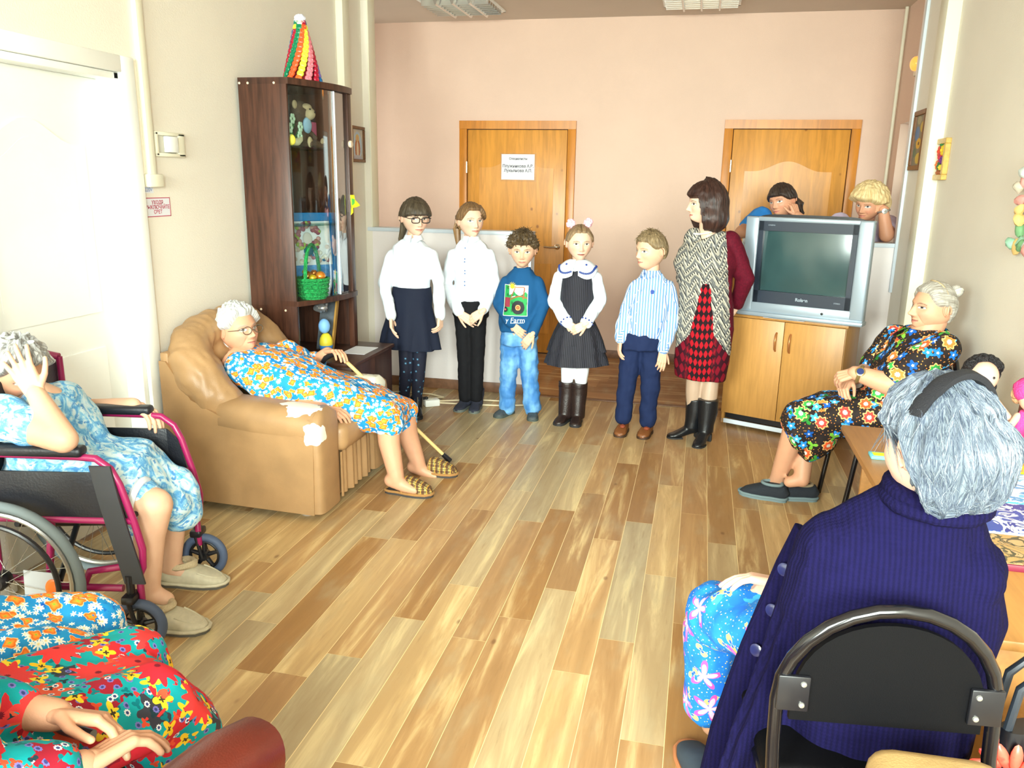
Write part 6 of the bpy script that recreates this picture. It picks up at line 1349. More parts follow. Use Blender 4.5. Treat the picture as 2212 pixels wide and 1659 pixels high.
wmb().rbox((.18, 0, .465), (.44, .47, .02), .006).build('seat', M_vin, t); wmb().rbox((-.075, 0, .70), (.025, .47, .42), .01).build('backrest', M_vin, t)
c = wmb(); P0 = [(.335, -.263, .67), (.355, -.268, .56), (.375, -.268, .45), (.40, -.268, .33), (.415, -.268, .25)]
for i in range(4):
    p, q = V(P0[i]), V(P0[i+1]); c.add([p+V((-.035, -.004, 0)), p+V((.035, -.004, 0)), q+V((.035, -.004, 0)), q+V((-.035, -.004, 0)), p+V((-.035, .004, 0)), p+V((.035, .004, 0)), q+V((.035, .004, 0)), q+V((-.035, .004, 0))], [(0, 1, 2, 3), (7, 6, 5, 4), (0, 4, 5, 1), (2, 6, 7, 3), (1, 5, 6, 2), (0, 3, 7, 4)])
c.build('calf_strap', plain('faded_black_strap', (44, 46, 50), .5), t, smooth=False)
P = Person('person in wheelchair with grey wavy hair covering the face with one hand, pale blue dress', (-2.0, 2.35, 0), FAIR)
hc = Z(72, 240, 2.27); f = V((.90, -.18, -.38)); s = 1.0
P.x.append(head(hc, f, s, skin=OLD, brow=(130, 124, 120), age=1., nose=1.2, jaw=.28, cheek=.06, lid=.4))
kN, kF = Z(770, 900, 2.28), Z(880, 830, 2.52); aN, aF = Z(745, 1330, 2.29), Z(855, 1205, 2.55)
hN, hF = WT@V((.0, -.11, .56)), WT@V((.0, .11, .56)); ch_ = WT@V((.02, 0, .78)); P.top = ch_
P.b.chain([ch_+V((.02, 0, .03)), hc+V((-.03, 0, -.04))], [.06, .052]); P.b.loft([WT@V((.03, 0, .50)), WT@V((.04, 0, .62)), WT@V((.02, 0, .74)), WT@V((.03, 0, .82))], [.17, .17, .17, .12], [.12, .13, .11, .07], side=(.2, -.98, 0))
for h, k, a in ((hN, kN, aN), (hF, kF, aF)): P.b.chain([h, k, k.lerp(a, .35)+V((-.015, 0, 0)), a+V((0, 0, .02)), a], [.085, .062, .056, .04, .038]); P.b.chain([a+V((-.02, 0, 0)), a+V((.06, .01, -.03))], [.036, .03])
shN, shF = Z(0, 470, 2.10), Z(280, 390, 2.50); eN, wN = Z(318, 575, 2.09), Z(178, 345, 2.16); eF, wF = Z(400, 425, 2.60), Z(665, 402, 2.60)
P.b.chain([shN, eN, wN], [.058, .046, .032]); P.b.chain([shF, eF, wF], [.055, .042, .03])
P.x.append(hand(wN, (-.42, .02, .72), (-.5, .75, -.1), .178, -1, (.12, .1, .12, .15), .1, .16, FAIR)); P.x.append(hand(wF, (.85, 0, -.35), (-.4, 0, -1), .165, 1, (.5, .55, .6, .6), .4, skin=FAIR))
P.done(.009, 5)
o, uv_ = hair(hc, f, s, lambda PH, dz, dx, dy: hairline(PH, dz, .55, .08, -.72, .030, .14), lump=.018, seed=8, jaw=.1); o.build('hair', M_grey2, P.t, uvs=uv_)
g = G('pale_blue_leaf_print'); u = g.uv(); n = g.noise(u, 17, 4, .55, dist=1.6); n2 = g.noise(g.scale(u, (1, 1, 1), (3, 1, 0)), 22, 3, .5, dist=2.)
c = g.ramp(n, [(0, srgb((226, 240, 244))), (.44, srgb((206, 230, 240))), (.52, srgb((140, 202, 234))), (.61, srgb((84, 158, 222))), (.7, srgb((166, 216, 238)))]); c = g.mix(g.sm(n2, .56, .64), c, srgb((84, 150, 212))); M_bleaf = g.done(c, .75, spec=.25)
m = MB(); m.loft([WT@V(q) for q in ((.05, 0, .86), (.04, 0, .82), (.03, 0, .74), (.05, 0, .64), (.07, 0, .55), (.03, 0, .50))], [.10, .16, .20, .205, .21, .20], [.06, .085, .125, .15, .16, .15], side=(.2, -.98, 0), n=30)
m.chain([shN, shN.lerp(eN, .42)], [.078, .072]); m.chain([shF, shF.lerp(eF, .95)], [.075, .066])
lap = [WT@V((.06, 0, .56)), WT@V((.18, .0, .56)), WT@V((.30, .0, .545)), (kN+kF)/2+V((-.06, 0, .01)), (kN+kF)/2+V((-.0, .0, -.02))]; m.loft(lap, [.20, .205, .2, .19, .17], [.11, .105, .095, .08, .05], side=(.2, -.98, 0), n=30, pw=2.6)
m.chain([hN, kN+V((-.06, 0, .01))], [.10, .078]); m.chain([hF, kF+V((.0, 0, .01)), kF+V((.015, .0, -.075))], [.10, .080, .085]); m.cap(kF.lerp(kN, .35)+V((0, 0, -.03)), kF+V((0, 0, -.07)), .07, .08)
m.cap(kN+V((-.09, 0, -.04)), kN+V((-.10, 0, -.12)), .06, .045)
P.wear('dress', m, M_bleaf, .009, 5, (.012, 10), 2.)
c = MB(); d = (kN-hN).normalized(); c.tube([kN-d*.055+fr(d)[0]*(.077*cos(a))+fr(d)[1]*(.077*sin(a)) for a in np.linspace(0, 2*pi, 24)[:-1]], .014, 8, True).build('petticoat_hem', M_wb, P.t)
M_moc = plain('beige_moccasin', (198, 190, 164), .6, nz=(60, .06)); M_mocf = plain('cream_fleece', (206, 186, 150), .95, bump=(260, .7)); M_mocs = plain('moccasin_sole', (92, 88, 80), .7)
for a, d in ((onz(300, 1352, 0), (.93, .12)), (onz(352, 1258, 0), (.96, .18))):
    sl = slipper(P, (a[0]-.0, a[1]), d, .27, .105, M_moc, M_moc, M_mocs, True, 'moccasin'); dd = V((d[0], d[1], 0)).normalized(); lt = V((dd.y, -dd.x, 0)); b = V((a[0], a[1], 0))
    MB().tube([b+dd*(.084+.052*cos(q))+lt*(.037*sin(q))+V((0, 0, .086+.006*cos(q))) for q in np.linspace(0, 2*pi, 20)[:-1]], .014, 8, True).disp(.005, 90).build('fleece_lining', M_mocf, sl)
    MB().tube([b+dd*(.16+.085*sin(q))+lt*(.036*cos(q))+V((0, 0, .066-.030*sin(q))) for q in np.linspace(0, pi, 14)], .0042, 8).build('apron_seam', M_moc, sl)

# --- woman on the black chair by the wall (dark floral dress)
Z = ZP(1560, 590, 3.0169)
P = Person('person with grey bun and arms crossed on lap in dark floral dress by the wall', (.85, 4.15, 0), OLD)
hc = Z(1372, 225, 4.17); f = V((-.93, -.36, .02)); s = 1.02
P.x.append(head(hc, f, s, skin=OLD, brow=(70, 60, 56), age=1., nose=1.5, jaw=.20, cheek=.12, lid=.15, lip=(170, 90, 86)))
P.b.chain([Z(1310, 420, 4.17), hc+V((.01, 0, -.05))], [.075, .068]); P.b.loft([Z(1300, 430, 4.17), Z(1260, 560, 4.17), Z(1150, 760, 4.17), Z(1080, 900, 4.17)], [.16, .18, .19, .19], [.10, .12, .14, .13], side=(0, 1, 0))
kN, kF = Z(500, 950, 4.08), Z(560, 880, 4.26); aN, aF = Z(352, 1370, 4.22), Z(520, 1345, 4.12)
for h, k, a in ((Z(1000, 930, 4.08), kN, aN), (Z(1020, 900, 4.28), kF, aF)): P.b.chain([h, k, k.lerp(a, .4), a+(k-a)*.06, a], [.09, .066, .056, .042, .04]); P.b.chain([a, a+V((-.06, 0, -.02))], [.036, .03])
shN, shF = Z(1420, 500, 3.99), Z(1130, 440, 4.36); eN, eF = Z(1080, 720, 3.94), Z(950, 640, 4.34); wN, wF = Z(868, 650, 3.98), Z(830, 690, 4.12)
P.b.chain([shN, eN, wN], [.068, .055, .036]); P.b.chain([shF, eF, wF], [.06, .05, .036])
P.x.append(hand(wN, (-.8, .2, -.35), (.25, .6, -.75), .155, -1, (.8, .85, .9, .95), .6, skin=OLD)); P.x.append(hand(wF, (-.4, -.6, -.5), (.5, .1, -.85), .16, 1, (.9, .95, 1., 1.), .7, skin=OLD)); P.done(.009, 5)
o, uv_ = hair(hc, f, s, lambda PH, dz, dx, dy: hairline(PH, dz, .60, .10, -.6, .014, .12), lump=.004, seed=1, pole='back'); o.build('hair', M_grey3, P.t, uvs=uv_)
bn = Z(1522, 118, 4.2); b = MB().ell(bn, (.034, .034, .03)); b.tube([bn+V((.026*cos(a), .026*sin(a), .012*sin(a*1.5))) for a in np.linspace(0, 9, 30)], .011, 8); b.build('hair_bun', M_grey3, P.t); MB().ell(bn+V((-.02, -.03, -.005)), .008).build('hair_pearl', plain('pearl_white', (236, 230, 220), .25), P.t)
r_, f_, u_ = axes(f); hb = MB(); hb.tube([hc+(r_*(.092*cos(a))*1.0+(u_*.94-f_*.06)*(.136*sin(a))+f_*(.035-.05*abs(cos(a)))+u_*(-.0))*s for a in np.linspace(-.1, pi+.1, 26)], .004, 8).build('hair_band', plain('gold_hair_band', (196, 176, 140), .3, .4), P.t)
M_dfl = mixed_floral('dark_floral_print', ((20, 22, 30), (52, 40, 34)), [
    (60, .16, 4, .25, (.2, .4, 0), .0, [(206, 150, 70), (196, 120, 60)], None, 0),
    (15, .36, 5, .2, (.1, .6, 0), .22, [(30, 120, 214), (40, 140, 226), (20, 90, 180), (70, 170, 230)], (.28, (226, 240, 244)), .004),
    (11, .30, 3, .45, (.5, .2, 0), .4, [(70, 160, 60), (40, 130, 50), (120, 190, 60)], None, .01),
    (9.5, .33, 8, .34, (.7, .9, 0), .12, [(236, 96, 50), (244, 130, 60), (226, 70, 60), (60, 170, 80)], (.34, (240, 236, 220), .8, (250, 190, 120)), .004)])
m = MB(); m.loft([Z(1330, 360, 4.17), Z(1325, 410, 4.17), Z(1300, 480, 4.17), Z(1240, 600, 4.17), Z(1150, 740, 4.17), Z(1060, 850, 4.17), Z(960, 890, 4.17), Z(820, 890, 4.17), Z(680, 910, 4.17), Z(560, 950, 4.17), Z(470, 1000, 4.17), Z(500, 1080, 4.17)],
    [.10, .17, .21, .22, .22, .22, .21, .205, .2, .195, .19, .18], [.075, .105, .13, .145, .15, .14, .105, .10, .095, .09, .075, .05], side=(0, 1, 0), n=36, pw=2.4)
m.chain([Z(1000, 920, 4.08), kN+V((.01, 0, 0)), kN+V((.03, .01, -.06))], [.12, .098, .09]); m.chain([shN, shN.lerp(eN, .75)], [.09, .082]); m.chain([shF, shF.lerp(eF, .75)], [.082, .075]); m.loft([Z(640, 960, 4.16), Z(600, 1060, 4.16), Z(585, 1150, 4.16), Z(600, 1180, 4.16)], [.19, .17, .13, .11], [.10, .10, .075, .055], side=(0, 1, 0), pw=2.4)
P.wear('dress', m, M_dfl, .009, 5, (.012, 9), 12.); collar(Z(1325, 380, 4.17), .088, .03, (-1, -.35, 0), .035, .04, .016, .2).build('collar', M_dfl, P.t)
w0 = wN-(wN-eN).normalized()*.02; d = (wN-eN).normalized(); a_, b_ = fr(d); c = MB(); c.tube([w0+a_*(.038*cos(q))+b_*(.038*sin(q)) for q in np.linspace(0, 2*pi, 24)[:-1]], .009, 8, True); c.build('watch_strap', plain('brass_bracelet', (150, 130, 84), .35, .6), P.t)
n_ = V((-.35, -.75, .5)); n_ = (n_-d*n_.dot(d)).normalized(); wf = MB().lathe(w0+n_*.040, [(.022, 0), (.022, .006), (.018, .008), (0, .008)], n_, 20).build('watch_case', plain('brass_case', (160, 140, 90), .3, .7), P.t); MB().lathe(w0+n_*.0482, [(.016, 0), (0, .0006)], n_, 20).build('watch_face', plain('dark_blue_dial', (34, 50, 100), .2), wf)
M_fs1 = plain('dark_felt', (34, 40, 48), .9, bump=(300, .4)); M_fs2 = plain('grey_piping', (112, 132, 136), .8)
for hx, d, nm in ((onz(1700, 1083, 0), (-1, .25), 0), (onz(1764, 1080, 0), (-1, -.06), 1)): 
    sl = slipper(P, hx, d, .255 if nm else .25, .10, M_fs1, M_fs2, M_fs2, True); dd = V((d[0], d[1], 0)).normalized(); lt = V((dd.y, -dd.x, 0)); b = V((hx[0], hx[1], 0)); MB().tube([b+dd*(.082+.052*cos(q))+lt*(.036*sin(q))+V((0, 0, .086)) for q in np.linspace(0, 2*pi, 20)[:-1]], .008, 8, True).build('collar_piping', M_fs2 if nm == 0 else plain('pale_fleece_edge', (176, 160, 130), .95), sl)

# --- woman in the navy cardigan, seen from behind
P = Person('person seen from behind with grey hair, black headband and navy knitted cardigan', (.36, 1.75, 0), OLD); Y = 1.60
hc = at(2024, 966, 1.60); f = V((-.53, .85, -.14)); s = 1.03
P.x.append(head(hc, f, s, skin=srgb((222, 180, 160)), age=1., jaw=.26, cheek=.06, brow=(150, 146, 140)))
tp = at(2015, 1110, 1.65); P.b.chain([tp+V((0, 0, -.06)), hc+V((.0, .005, -.06))], [.058, .052])
hipc = V((.40, 1.70, .55)); P.b.loft([hipc, hipc.lerp(tp, .4), hipc.lerp(tp, .75), tp+V((0, 0, -.05))], [.16, .14, .13, .06], [.09, .085, .08, .05], side=(1, .1, 0))
kL, kR = onz(1500, 1330, .50), onz(1600, 1290, .50); kR = V((.30, 2.18, .5)); aL, aR = V((.14, 2.12, .07)), V((.24, 2.06, .07))
kL, kR = V((.115, 2.06, .46)), V((.30, 2.12, .46))
P.b.chain([hipc+V((-.08, .02, .0)), kL, aL], [.09, .065, .04]); P.b.chain([hipc+V((.08, .02, .0)), kR, aR], [.09, .065, .04]); 
shL, eL, wL = at(1800, 1190, 1.63), at(1740, 1400, 1.74), at(1668, 1322, 1.90); shR, eR, wR = at(2082, 1235, 1.63), V((.55, 1.80, .70)), V((.36, 1.96, .62))
P.b.chain([shL, eL, wL], [.055, .045, .032]); P.b.chain([shR, eR, wR], [.055, .045, .032]); SK = srgb((222, 182, 160))
P.x.append(hand(wL, (-.25, .9, .28), (.6, .0, -.8), .17, 1, (.3, .35, .4, .45), .4, skin=SK)); P.x.append(hand(at(1690, 1262, 1.98), (-.9, .15, .02), (-.1, -.3, -1), .165, -1, (.3, .3, .35, .4), .2, skin=SK)); P.done(.008, 4)
M_gh = hair_mat('blue_grey_hair', (66, 76, 90), (112, 122, 130), .5)
def gr(PH, dz, dx, dy): return hairline(PH, dz, .60, .22, -.98, .022, .14)+.006*np.clip(dz, 0, 1)+.022*smooth(-dy, -.2, .6)*smooth(-dz, -.5, .1)*smooth(dz, -.98, -.55)
o, uv_ = hair(hc, f, s, gr, lump=.012, seed=2, jaw=.12); o.build('hair', M_gh, P.t, uvs=uv_)
r_, f_, u_ = axes(f); src = [v for v in o.v if (V(v)-hc).length > .108]; HB = BVHTree.FromPolygons([V(v) for v in o.v], o.f); crown = hc+u_*.12-f_*.03
def flow(d, rr): 
    t = (d-u_*d.dot(u_)); return (t.normalized()*.35-u_*(.9-.7*max(0, d.dot(u_)))+d*.12-f_*.05+r_*rr.gauss(0, .07)+f_*rr.gauss(0, .07)+r_*.25*noise.noise(d*7)+f_*.25*noise.noise(d*7+V((9, 2, 4)))).normalized()
M_gs = G('grey_strands'); tc = M_gs.attr(); M_gs = M_gs.done(tc, .4, spec=.5)
rr = random.Random(11); allm = MB()
for _ in range(5200):
    p = V(src[rr.randrange(len(src))]); d = (p-hc).normalized(); t = flow(d, rr); q = [p+d*.0005]
    if d.dot(u_) < .12 and d.dot(f_) > -.35: continue
    L_ = rr.uniform(.08, .15); k = 8
    for i in range(k):
        t = (t+V((rr.gauss(0, .04), rr.gauss(0, .04), rr.gauss(0, .04)))-u_*.06).normalized(); nx = q[-1]+t*(L_/k)
        h = HB.find_nearest(nx); lift = rr.uniform(.0002, .0012) if i < k-1 else rr.uniform(.0004, .003)
        if h[0] and (h[0]-hc).length > .1: nx = h[0]+(h[0]-hc).normalized()*lift
        t = (nx-q[-1]).normalized() if (nx-q[-1]).length > 1e-5 else t
        q.append(nx)
    b_ = min(1, max(0, .35+.75*noise.noise(d*16)+rr.gauss(0, .2)))**1.5; allm.col = tuple(x*(1-b_)+y*b_ for x, y in zip(srgb((64, 73, 89)), srgb((130, 140, 147)))); allm.tube(q, [.0006]*k+[.0003], 4, cap=False)
allm.build('loose_strands', M_gs, P.t, kind='stuff')
hb = MB(); n = 40; B0 = []; 
for k in range(n+1):
    a = .12+(pi-.62)*k/n; rad = lambda e: hc+(r_*(.104*cos(a))+(u_*.97-f_*.22).normalized()*(.147*sin(a))+f_*(-.016+e))*s
    B0.append((rad(-.019), rad(.019)))
vs = []; 
for p, q in B0: 
    o1 = ((p+q)/2-hc).normalized(); vs += [p, (p+q)/2+o1*.007, q, q-o1*.012, p-o1*.012]
hb.add(vs, [(i*5+j, i*5+(j+1) % 5, (i+1)*5+(j+1) % 5, (i+1)*5+j) for i in range(n) for j in range(5)]); hb.build('headband', plain('black_velvet', (12, 12, 20), .85, bump=(400, .3)), P.t)
g = G('navy_knit'); u = g.uv(); x, y_, _ = g.sep(u); wvy = g.m_('SINE', g.m_('MULTIPLY', x, 620.)); row = g.m_('SINE', g.m_('ADD', g.m_('MULTIPLY', y_, 760.), g.m_('MULTIPLY', g.m_('ABSOLUTE', wvy), 2.)))
g.bump(g.m_('ADD', g.m_('MULTIPLY', wvy, 1.), g.m_('ADD', g.m_('MULTIPLY', row, .6), g.m_('MULTIPLY', g.noise(u, 420, 3), 1.2))), .22, .003)
M_knit = g.done(g.mix(g.sm(g.m_('ADD', wvy, g.m_('MULTIPLY', g.noise(u, 60, 3), 2.)), -.5, 2.2), srgb((13, 11, 40)), srgb((18, 15, 52))), .95, spec=.08)
m = MB(); c_, rx, ry = rings(1.64, [(2024, 1060, 80, .8), (2012, 1085, 118, .62), (1990, 1130, 150, .58), (1965, 1180, 190, .58), (1935, 1250, 222, .58), (1925, 1320, 232, .56), (1915, 1400, 220, .56), (1905, 1500, 195, .6), (1890, 1590, 190, .64), (1885, 1625, 180, .6)])
m.loft(c_, rx, ry, side=(1, .1, 0), n=44); m.chain([shR, eR, wR], [.078, .07, .056])
m.chain([shL+V((.01, 0, 0)), eL, wL.lerp(eL, .25)], [.085, .07, .056])
dr = [at(1800, 1190, 1.66), at(1775, 1290, 1.67), at(1738, 1390, 1.66), at(1700, 1490, 1.64), at(1655, 1590, 1.62), at(1618, 1680, 1.61), at(1595, 1760, 1.60)]
m.loft(dr, [.08, .10, .102, .10, .096, .09, .085], [.05, .048, .044, .04, .038, .034, .03], side=(.8, .6, 0), n=30, mod=lambda i, th: 1+.16*sin(th*5+i*.3)*(i > 0))
cd = P.wear('cardigan', m, M_knit, .007, 4, (.009, 9), 5., dirs=(1.6, 1.6, .5))
c = MB(); cp = at(2024, 1058, 1.615)
for k in range(2): c.tube([cp+V((.082*cos(a)*(1+.08*k), .074*sin(a)*(1+.08*k), -.018*k+.008*sin(a)+.02*cos(a)*.0)) for a in np.linspace(0, 2*pi, 40)[:-1]], .019-.002*k, 12, True)
c.disp(.003, 50).build('collar', M_knit, P.t)
# ribbed front edge with its buttons
edge = [at(1742, 1148, 1.72), at(1700, 1225, 1.74), at(1662, 1310, 1.74), at(1625, 1400, 1.73), at(1592, 1490, 1.73), at(1560, 1580, 1.73), at(1530, 1690, 1.73), at(1515, 1760, 1.73)]
MB().loft(edge, [.030]*8, [.016]*8, side=(.75, -.6, 0), n=16).disp(.004, 30).build('button_band', M_knit, P.t)
M_nb = plain('navy_button', (30, 36, 80), .2, spec=.7)
for px, py in ((1694, 1230), (1668, 1318), (1634, 1404)): MB().lathe(at(px, py, 1.70), [(.0, 0), (.014, 0), (.0145, .003), (.011, .0045), (0, .004)], (-.45, -.8, .2), 18).build('button', M_nb, P.t)
M_lily = mixed_floral('blue_lily_print', ((20, 70, 190), (40, 150, 226)), [
    (90, .16, 4, .3, (.2, .4, 0), .0, [(206, 200, 130), (60, 140, 210)], None, 0),
    (9, .40, 2, .4, (.1, .3, 0), .42, [(30, 110, 216), (60, 170, 230)], None, .02), (13, .30, 2, .45, (.3, .8, 0), .48, [(220, 200, 120), (206, 190, 110)], (.4, (30, 90, 200)), .006),
    (8.2, .42, 5, .4, (.6, .1, 0), .42, [(226, 150, 206), (214, 120, 196), (236, 180, 214)], (.35, (246, 226, 232), .75, (196, 80, 170)), .004)])
m = MB(); kc = (kL+kR)/2; m.loft([V((.41, 1.72, .53)), V((.37, 1.8, .53)), V((.30, 1.92, .52)), V((.24, 2.02, .50)), V((.205, 2.10, .46)), V((.195, 2.14, .39)), V((.195, 2.14, .27)), V((.195, 2.13, .15))], [.15, .17, .18, .18, .175, .17, .16, .15], [.09, .10, .09, .085, .08, .08, .08, .075], side=(.92, .38, 0), n=36, pw=2.5)
m.cap(V((.31, 1.84, .52)), kL+V((.0, -.02, .0)), .09, .08); m.cap(kL, kL+V((.01, .03, -.3)), .085, .075)
P.wear('skirt', m, M_lily, .008, 5, (.014, 8), 7., dirs=(1.4, 1.4, .7))
wb = wL-(wL-eL).normalized()*.012; d = (wL-eL).normalized(); a_, b_ = fr(d); MB().tube([wb+a_*(.036*cos(q))+b_*(.036*sin(q)) for q in np.linspace(0, 2*pi, 24)[:-1]], .008, 8, True).build('watch_strap', M_blk, P.t)
n_ = V((-.5, .2, .8)); n_ = (n_-d*n_.dot(d)).normalized(); MB().lathe(wb+n_*.037, [(.017, 0), (.017, .006), (0, .007)], n_, 18).build('watch_case', M_steel, P.t)
M_cs = plain('tan_shoe_edge', (176, 112, 70), .6); M_ds = plain('dark_slate_felt', (48, 60, 72), .9)
for hx, d in ((V((.135, 1.86, 0)), (-.3, 1)), (V((.25, 1.95, 0)), (-.2, 1))): slipper(P, hx, d, .24, .10, M_ds, M_cs, M_cs, True)

# --- two women whose laps show at the bottom corner
def lapwoman(label, hip, kN, kF, mat, skin, face, headpos, wrists=None, sleeves_=True, hairm=None):
    P = Person(label, (hip[0], hip[1], 0), skin); hip, kN, kF = V(hip), V(kN), V(kF); fw_ = ((kN+kF)/2-hip); fw_.z = 0; fw_.normalize(); sd = fw_.cross(V((0, 0, 1)))
    top = hip-fw_*.05+V((0, 0, .46)); hc = V(headpos) if headpos else top+V((0, 0, .2))+fw_*.02
    P.x.append(head(hc, face, 1., skin=skin, age=.8)); P.b.chain([top, hc+V((0, 0, -.05))], [.06, .052]); P.b.loft([hip+V((0, 0, .0)), hip.lerp(top, .4), hip.lerp(top, .8), top], [.17, .16, .17, .1], [.11, .11, .1, .06], side=sd)
    for sg_, k in ((1, kN), (-1, kF)): an = V((k.x, k.y, .08))+fw_*.02; P.b.chain([hip+sd*(sg_*.09), k, an], [.085, .062, .04]); P.b.chain([an, an+fw_*.10+V((0, 0, -.04))], [.036, .03])
    sN, sF = top+sd*.17+V((0, 0, -.05)), top-sd*.17+V((0, 0, -.05)); m = MB()
    wr_ = wrists or [(hip+fw_*.22+sd*.10+V((0, 0, .14))), (hip+fw_*.22-sd*.10+V((0, 0, .14)))]
    for s0, w_, sg_ in ((sN, V(wr_[0]), 1), (sF, V(wr_[1]), -1)):
        e = s0.lerp(w_, .52)+sd*(sg_*.06)-fw_*.07+V((0, 0, -.10)); P.b.chain([s0, e, w_], [.055, .045, .032]); m.chain([s0, e, e.lerp(w_, .72)], [.078, .068, .055])
    m.loft([top+V((0, 0, .02)), top+V((0, 0, -.03)), hip.lerp(top, .7), hip.lerp(top, .3), hip+V((0, 0, .02)), hip+V((0, 0, -.07))], [.09, .15, .20, .2, .21, .2], [.06, .085, .13, .15, .16, .15], side=sd, n=30)
    kc = (kN+kF)/2; hw = (kN-kF).length/2+.085; m.loft([hip+V((0, 0, .01)), hip.lerp(kc, .35)+V((0, 0, .02)), hip.lerp(kc, .7)+V((0, 0, .0)), kc+V((0, 0, -.015))+fw_*.0, kc+fw_*.05+V((0, 0, -.10)), kc+fw_*.05+V((0, 0, -.20))], [.21, .21, hw+.01, hw, hw*.95, hw*.93], [.11, .10, .085, .075, .075, .07], side=sd, n=34, pw=2.6)
    m.chain([hip+sd*.09+V((0, 0, .02)), kN+V((0, 0, .005)), kN+fw_*.02+V((0, 0, -.18))], [.11, .085, .08]); m.chain([hip-sd*.09+V((0, 0, .02)), kF+V((0, 0, .005)), kF+fw_*.02+V((0, 0, -.18))], [.11, .085, .08])
    P.m, P.sd, P.fw, P.w = m, sd, fw_, [V(q) for q in wr_]; P.hc = hc
    return P
P = lapwoman('person whose blue poppy dress lap shows beside the nearer wheelchair caster', (-1.86, 1.17, .50), (-1.42, 1.42, .455), (-1.50, 1.60, .44), M_poppy, OLD, (.8, .5, 0), None)
P.done(.010, 4); P.wear('dress', P.m, M_poppy, .009, 5, (.013, 9), 21.)
o, uv_ = hair(P.hc, (.8, .5, 0), 1., lambda PH, dz, dx, dy: hairline(PH, dz, .55, .08, -.7, .028, .14), lump=.012); o.build('hair', M_grey1, P.t, uvs=uv_)
for k in ((-1.44, 1.36), (-1.52, 1.53)): slipper(P, k, (.85, .5), .25, .10, M_fs1, M_fs2, M_fs2, True)
M_tea = mixed_floral('red_teal_print', ((0, 140, 150), (20, 176, 178)), [
    (13, .47, 5, .08, (.8, .3, 0), .2, [(206, 40, 50), (160, 30, 50), (226, 90, 60), (60, 60, 70)], None, .02),
    (30, .30, 3, .35, (.2, .5, 0), .3, [(30, 60, 70), (226, 80, 50), (0, 120, 130)], None, .006),
    (44, .30, 9, .45, (.4, .9, 0), .1, [(120, 116, 196), (226, 230, 236)], (.5, (56, 64, 120)), .0),
    (17, .36, 4, .5, (.1, .1, 0), .3, [(244, 216, 50), (240, 196, 40)], (.3, (70, 60, 40)), .008),
    (7.5, .42, 13, .32, (.55, .75, 0), .16, [(214, 40, 56), (226, 60, 60)], (.14, (120, 20, 40)), .004)])
wA, wB = onz(120, 1545, .61), onz(232, 1610, .585)
P = lapwoman('person in long sleeved red and teal floral dress with hands clasped over a grey cane', (-1.36, .99, .50), (-1.11, 1.335, .455), (-1.27, 1.47, .45), M_tea, OLD, (.7, .7, 0), None, [wB+V((.0, -.06, 0)), wA])
P.x.append(hand(wA, (.93, .25, -.1), (.25, -.5, -.85), .18, -1, (.45, .5, .55, .6), .4, skin=OLD)); P.x.append(hand(wB+V((-.0, -.055, -.0)), (.35, .93, .05), (.3, -.1, -1), .175, 1, (.5, .5, .55, .6), .4, skin=OLD))
P.done(.010, 4); P.wear('dress', P.m, M_tea, .009, 5, (.013, 9), 31.)
o, uv_ = hair(P.hc, (.7, .7, 0), 1., lambda PH, dz, dx, dy: hairline(PH, dz, .55, .08, -.7, .028, .14), lump=.012); o.build('hair', M_grey2, P.t, uvs=uv_)
for k in ((-1.05, 1.34), (-1.2, 1.46)): slipper(P, k, (.6, .75), .25, .10, M_fs1, M_fs2, M_fs2, True)
q0 = onz(170, 1582, .565); d = (onz(0, 1528, .585)-q0).normalized(); t = thing('cane', 'grey metal walking cane across the lap of the red and teal dress', 'cane', q0)
MB().tube([q0+d*-.03, q0+d*.45], .013, 14).build('shaft', plain('grey_metal_tube', (120, 136, 160), .3, .6), t)
MB().tube([q0+d*.44, q0+d*.56], .016, 14).build('handle', M_blk, t)

# --- the two women leaning on the sill behind the television
P = Person('person with dark ponytail in bright blue tunic leaning on the sill behind the television', (.62, 6.45, 0), RUDDY); Y = 6.10
hc = at(1690, 434, Y); f = V((-.62, -.76, -.16)); s = 1.0; up = V((-.22, 0, 1))
P.x.append(head(hc, f, s, up, RUDDY, (70, 50, 44), (60, 56, 50), cheek=.10, jaw=.28)); ch_ = V((.60, 6.32, 1.22)); hp = V((.66, 6.55, .95))
P.b.chain([ch_, hc+V((.02, .03, -.05))], [.06, .052]); P.b.loft([hp, hp.lerp(ch_, .5), ch_], [.17, .18, .14], [.11, .12, .08], side=(1, .1, 0))
for x in (-.09, .09): P.b.chain([hp+V((x, 0, 0)), V((hp.x+x, 6.5, .5)), V((hp.x+x, 6.52, .06))], [.09, .06, .04])
eL, eR = at(1600, 508, 6.02)+V((0, 0, .02)), V((.80, 5.99, 1.275)); wL, wR = V((.60, 5.96, 1.285)), at(1722, 466, 6.02); sL, sR = V((.42, 6.24, 1.37)), V((.76, 6.30, 1.25))
P.b.chain([sL, eL, wL], [.058, .046, .034]); P.b.chain([sR, eR, wR], [.058, .046, .034]); P.x.append(hand(wR, (-.35, .1, .8), (-.6, .6, .2), .16, 1, (.7, .7, .75, .8), .4, skin=RUDDY)); P.done()
M_h6 = hair_mat('dark_brown_hair', (26, 20, 18), (70, 54, 44)); o, uv_ = hair(hc, f, s, lambda PH, dz, dx, dy: hairline(PH, dz, .34, .0, -.6, .016, .09), up, lump=.005, seed=6); o.build('hair', M_h6, P.t, uvs=uv_); ponytail([hc+V((.09, .05, .02)), hc+V((.125, .05, -.02)), hc+V((.13, .05, -.08)), hc+V((.12, .05, -.13))], [.02, .038, .034, .01], M_h6, P)
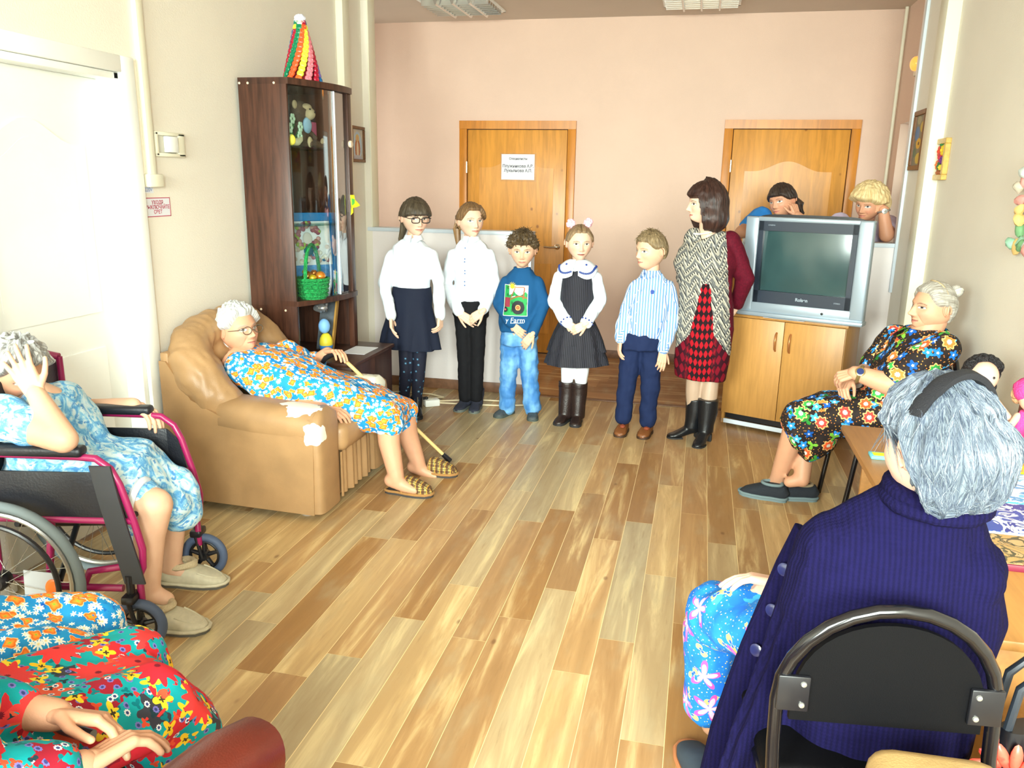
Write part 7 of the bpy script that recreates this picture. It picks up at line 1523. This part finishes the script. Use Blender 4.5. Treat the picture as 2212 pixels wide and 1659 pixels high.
M_bt = cloth('bright_blue_tunic', (50, 140, 226), .75); m = MB(); m.loft([ch_+V((0, 0, .05)), ch_+V((0, 0, -.0)), hp.lerp(ch_, .6), hp+V((0, 0, .1)), hp+V((0, 0, -.1))], [.11, .19, .2, .19, .2], [.07, .11, .14, .14, .14], side=(1, .1, 0)); m.chain([sL, sL.lerp(eL, .62)], [.085, .07]); m.chain([sR, sR.lerp(eR, .6)], [.085, .07]); P.wear('tunic', m, M_bt, .009, 4, (.006, 12), 3.)
m = MB()
for x in (-.09, .09): m.chain([hp+V((x, 0, -.02)), V((hp.x+x, 6.5, .5)), V((hp.x+x, 6.52, .09))], [.1, .078, .06])
P.wear('trousers', m, M_bt, .01, 3)
for x in (-.09, .09): shoe(P, (hp.x+x, 6.5), (0, -1), .24, .085, M_wb, M_sole, 'shoe')
P = Person('person with fluffy blond hair resting cheek on a watched hand at the sill end', (1.22, 6.42, 0), RUDDY)
hc = at(1878, 440, 6.06); f = V((-.62, -.74, -.26)); s = 1.0
P.x.append(head(hc, f, s, V((.12, 0, 1)), RUDDY, (150, 120, 90), (70, 80, 90), age=.7, cheek=.10, jaw=.26, nose=1.2)); ch_ = V((1.13, 6.30, 1.28)); hp = V((1.16, 6.55, .96))
P.b.chain([ch_, hc+V((.01, .03, -.05))], [.06, .054]); P.b.loft([hp, hp.lerp(ch_, .5), ch_], [.17, .18, .14], [.12, .12, .08], side=(1, 0, 0))
for x in (-.09, .09): P.b.chain([hp+V((x, 0, 0)), V((hp.x+x, 6.5, .5)), V((hp.x+x, 6.52, .06))], [.09, .06, .04])
sR, eR, wR = V((1.29, 6.24, 1.34)), at(1915, 508, 5.99)+V((0, 0, .0)), at(1908, 452, 5.99); sL, eL, wL = V((.97, 6.26, 1.34)), V((.98, 5.98, 1.275)), V((1.13, 5.97, 1.275))
P.b.chain([sR, eR, wR], [.058, .05, .033]); P.b.chain([sL, eL, wL], [.058, .048, .034]); P.x.append(hand(wR, (-.80, .12, .12), (-.2, .8, .25), .165, -1, (.35, .4, .45, .5), .4, skin=srgb((226, 156, 120)))); P.done()
M_hb = hair_mat('pale_blond_hair', (206, 170, 110), (246, 226, 176), .5); o, uv_ = hair(hc, f, s, lambda PH, dz, dx, dy: hairline(PH, dz, .28, .0, -.7, .048, .2), V((.12, 0, 1)), lump=.009, seed=12, jaw=.1); o.build('hair', M_hb, P.t, uvs=uv_)
m = MB(); m.loft([ch_+V((0, 0, .05)), ch_, hp.lerp(ch_, .6), hp+V((0, 0, .1)), hp+V((0, 0, -.1))], [.11, .18, .2, .2, .2], [.07, .11, .14, .14, .14], side=(1, 0, 0)); m.chain([sR, sR.lerp(eR, .45)], [.08, .072]); m.chain([sL, sL.lerp(eL, .5)], [.085, .072]); P.wear('blouse', m, cloth('lavender_tunic', (206, 196, 224), .75), .009, 4, (.006, 12), 3.)
m = MB()
for x in (-.09, .09): m.chain([hp+V((x, 0, -.02)), V((hp.x+x, 6.5, .5)), V((hp.x+x, 6.52, .09))], [.1, .078, .06])
P.wear('trousers', m, M_navy2, .01, 3)
for x in (-.09, .09): shoe(P, (hp.x+x, 6.5), (0, -1), .24, .085, M_wb, M_sole, 'shoe')
d = (wR-eR).normalized(); a_, b_ = fr(d); w0 = wR-d*.012; MB().tube([w0+a_*(.037*cos(q))+b_*(.037*sin(q)) for q in np.linspace(0, 2*pi, 24)[:-1]], .008, 8, True).build('watch_strap', M_steel, P.t)
MB().lathe(w0+V((0, -.036, 0)), [(.018, 0), (.018, .007), (0, .008)], (0, -1, 0), 18).build('watch_case', M_steel, P.t)
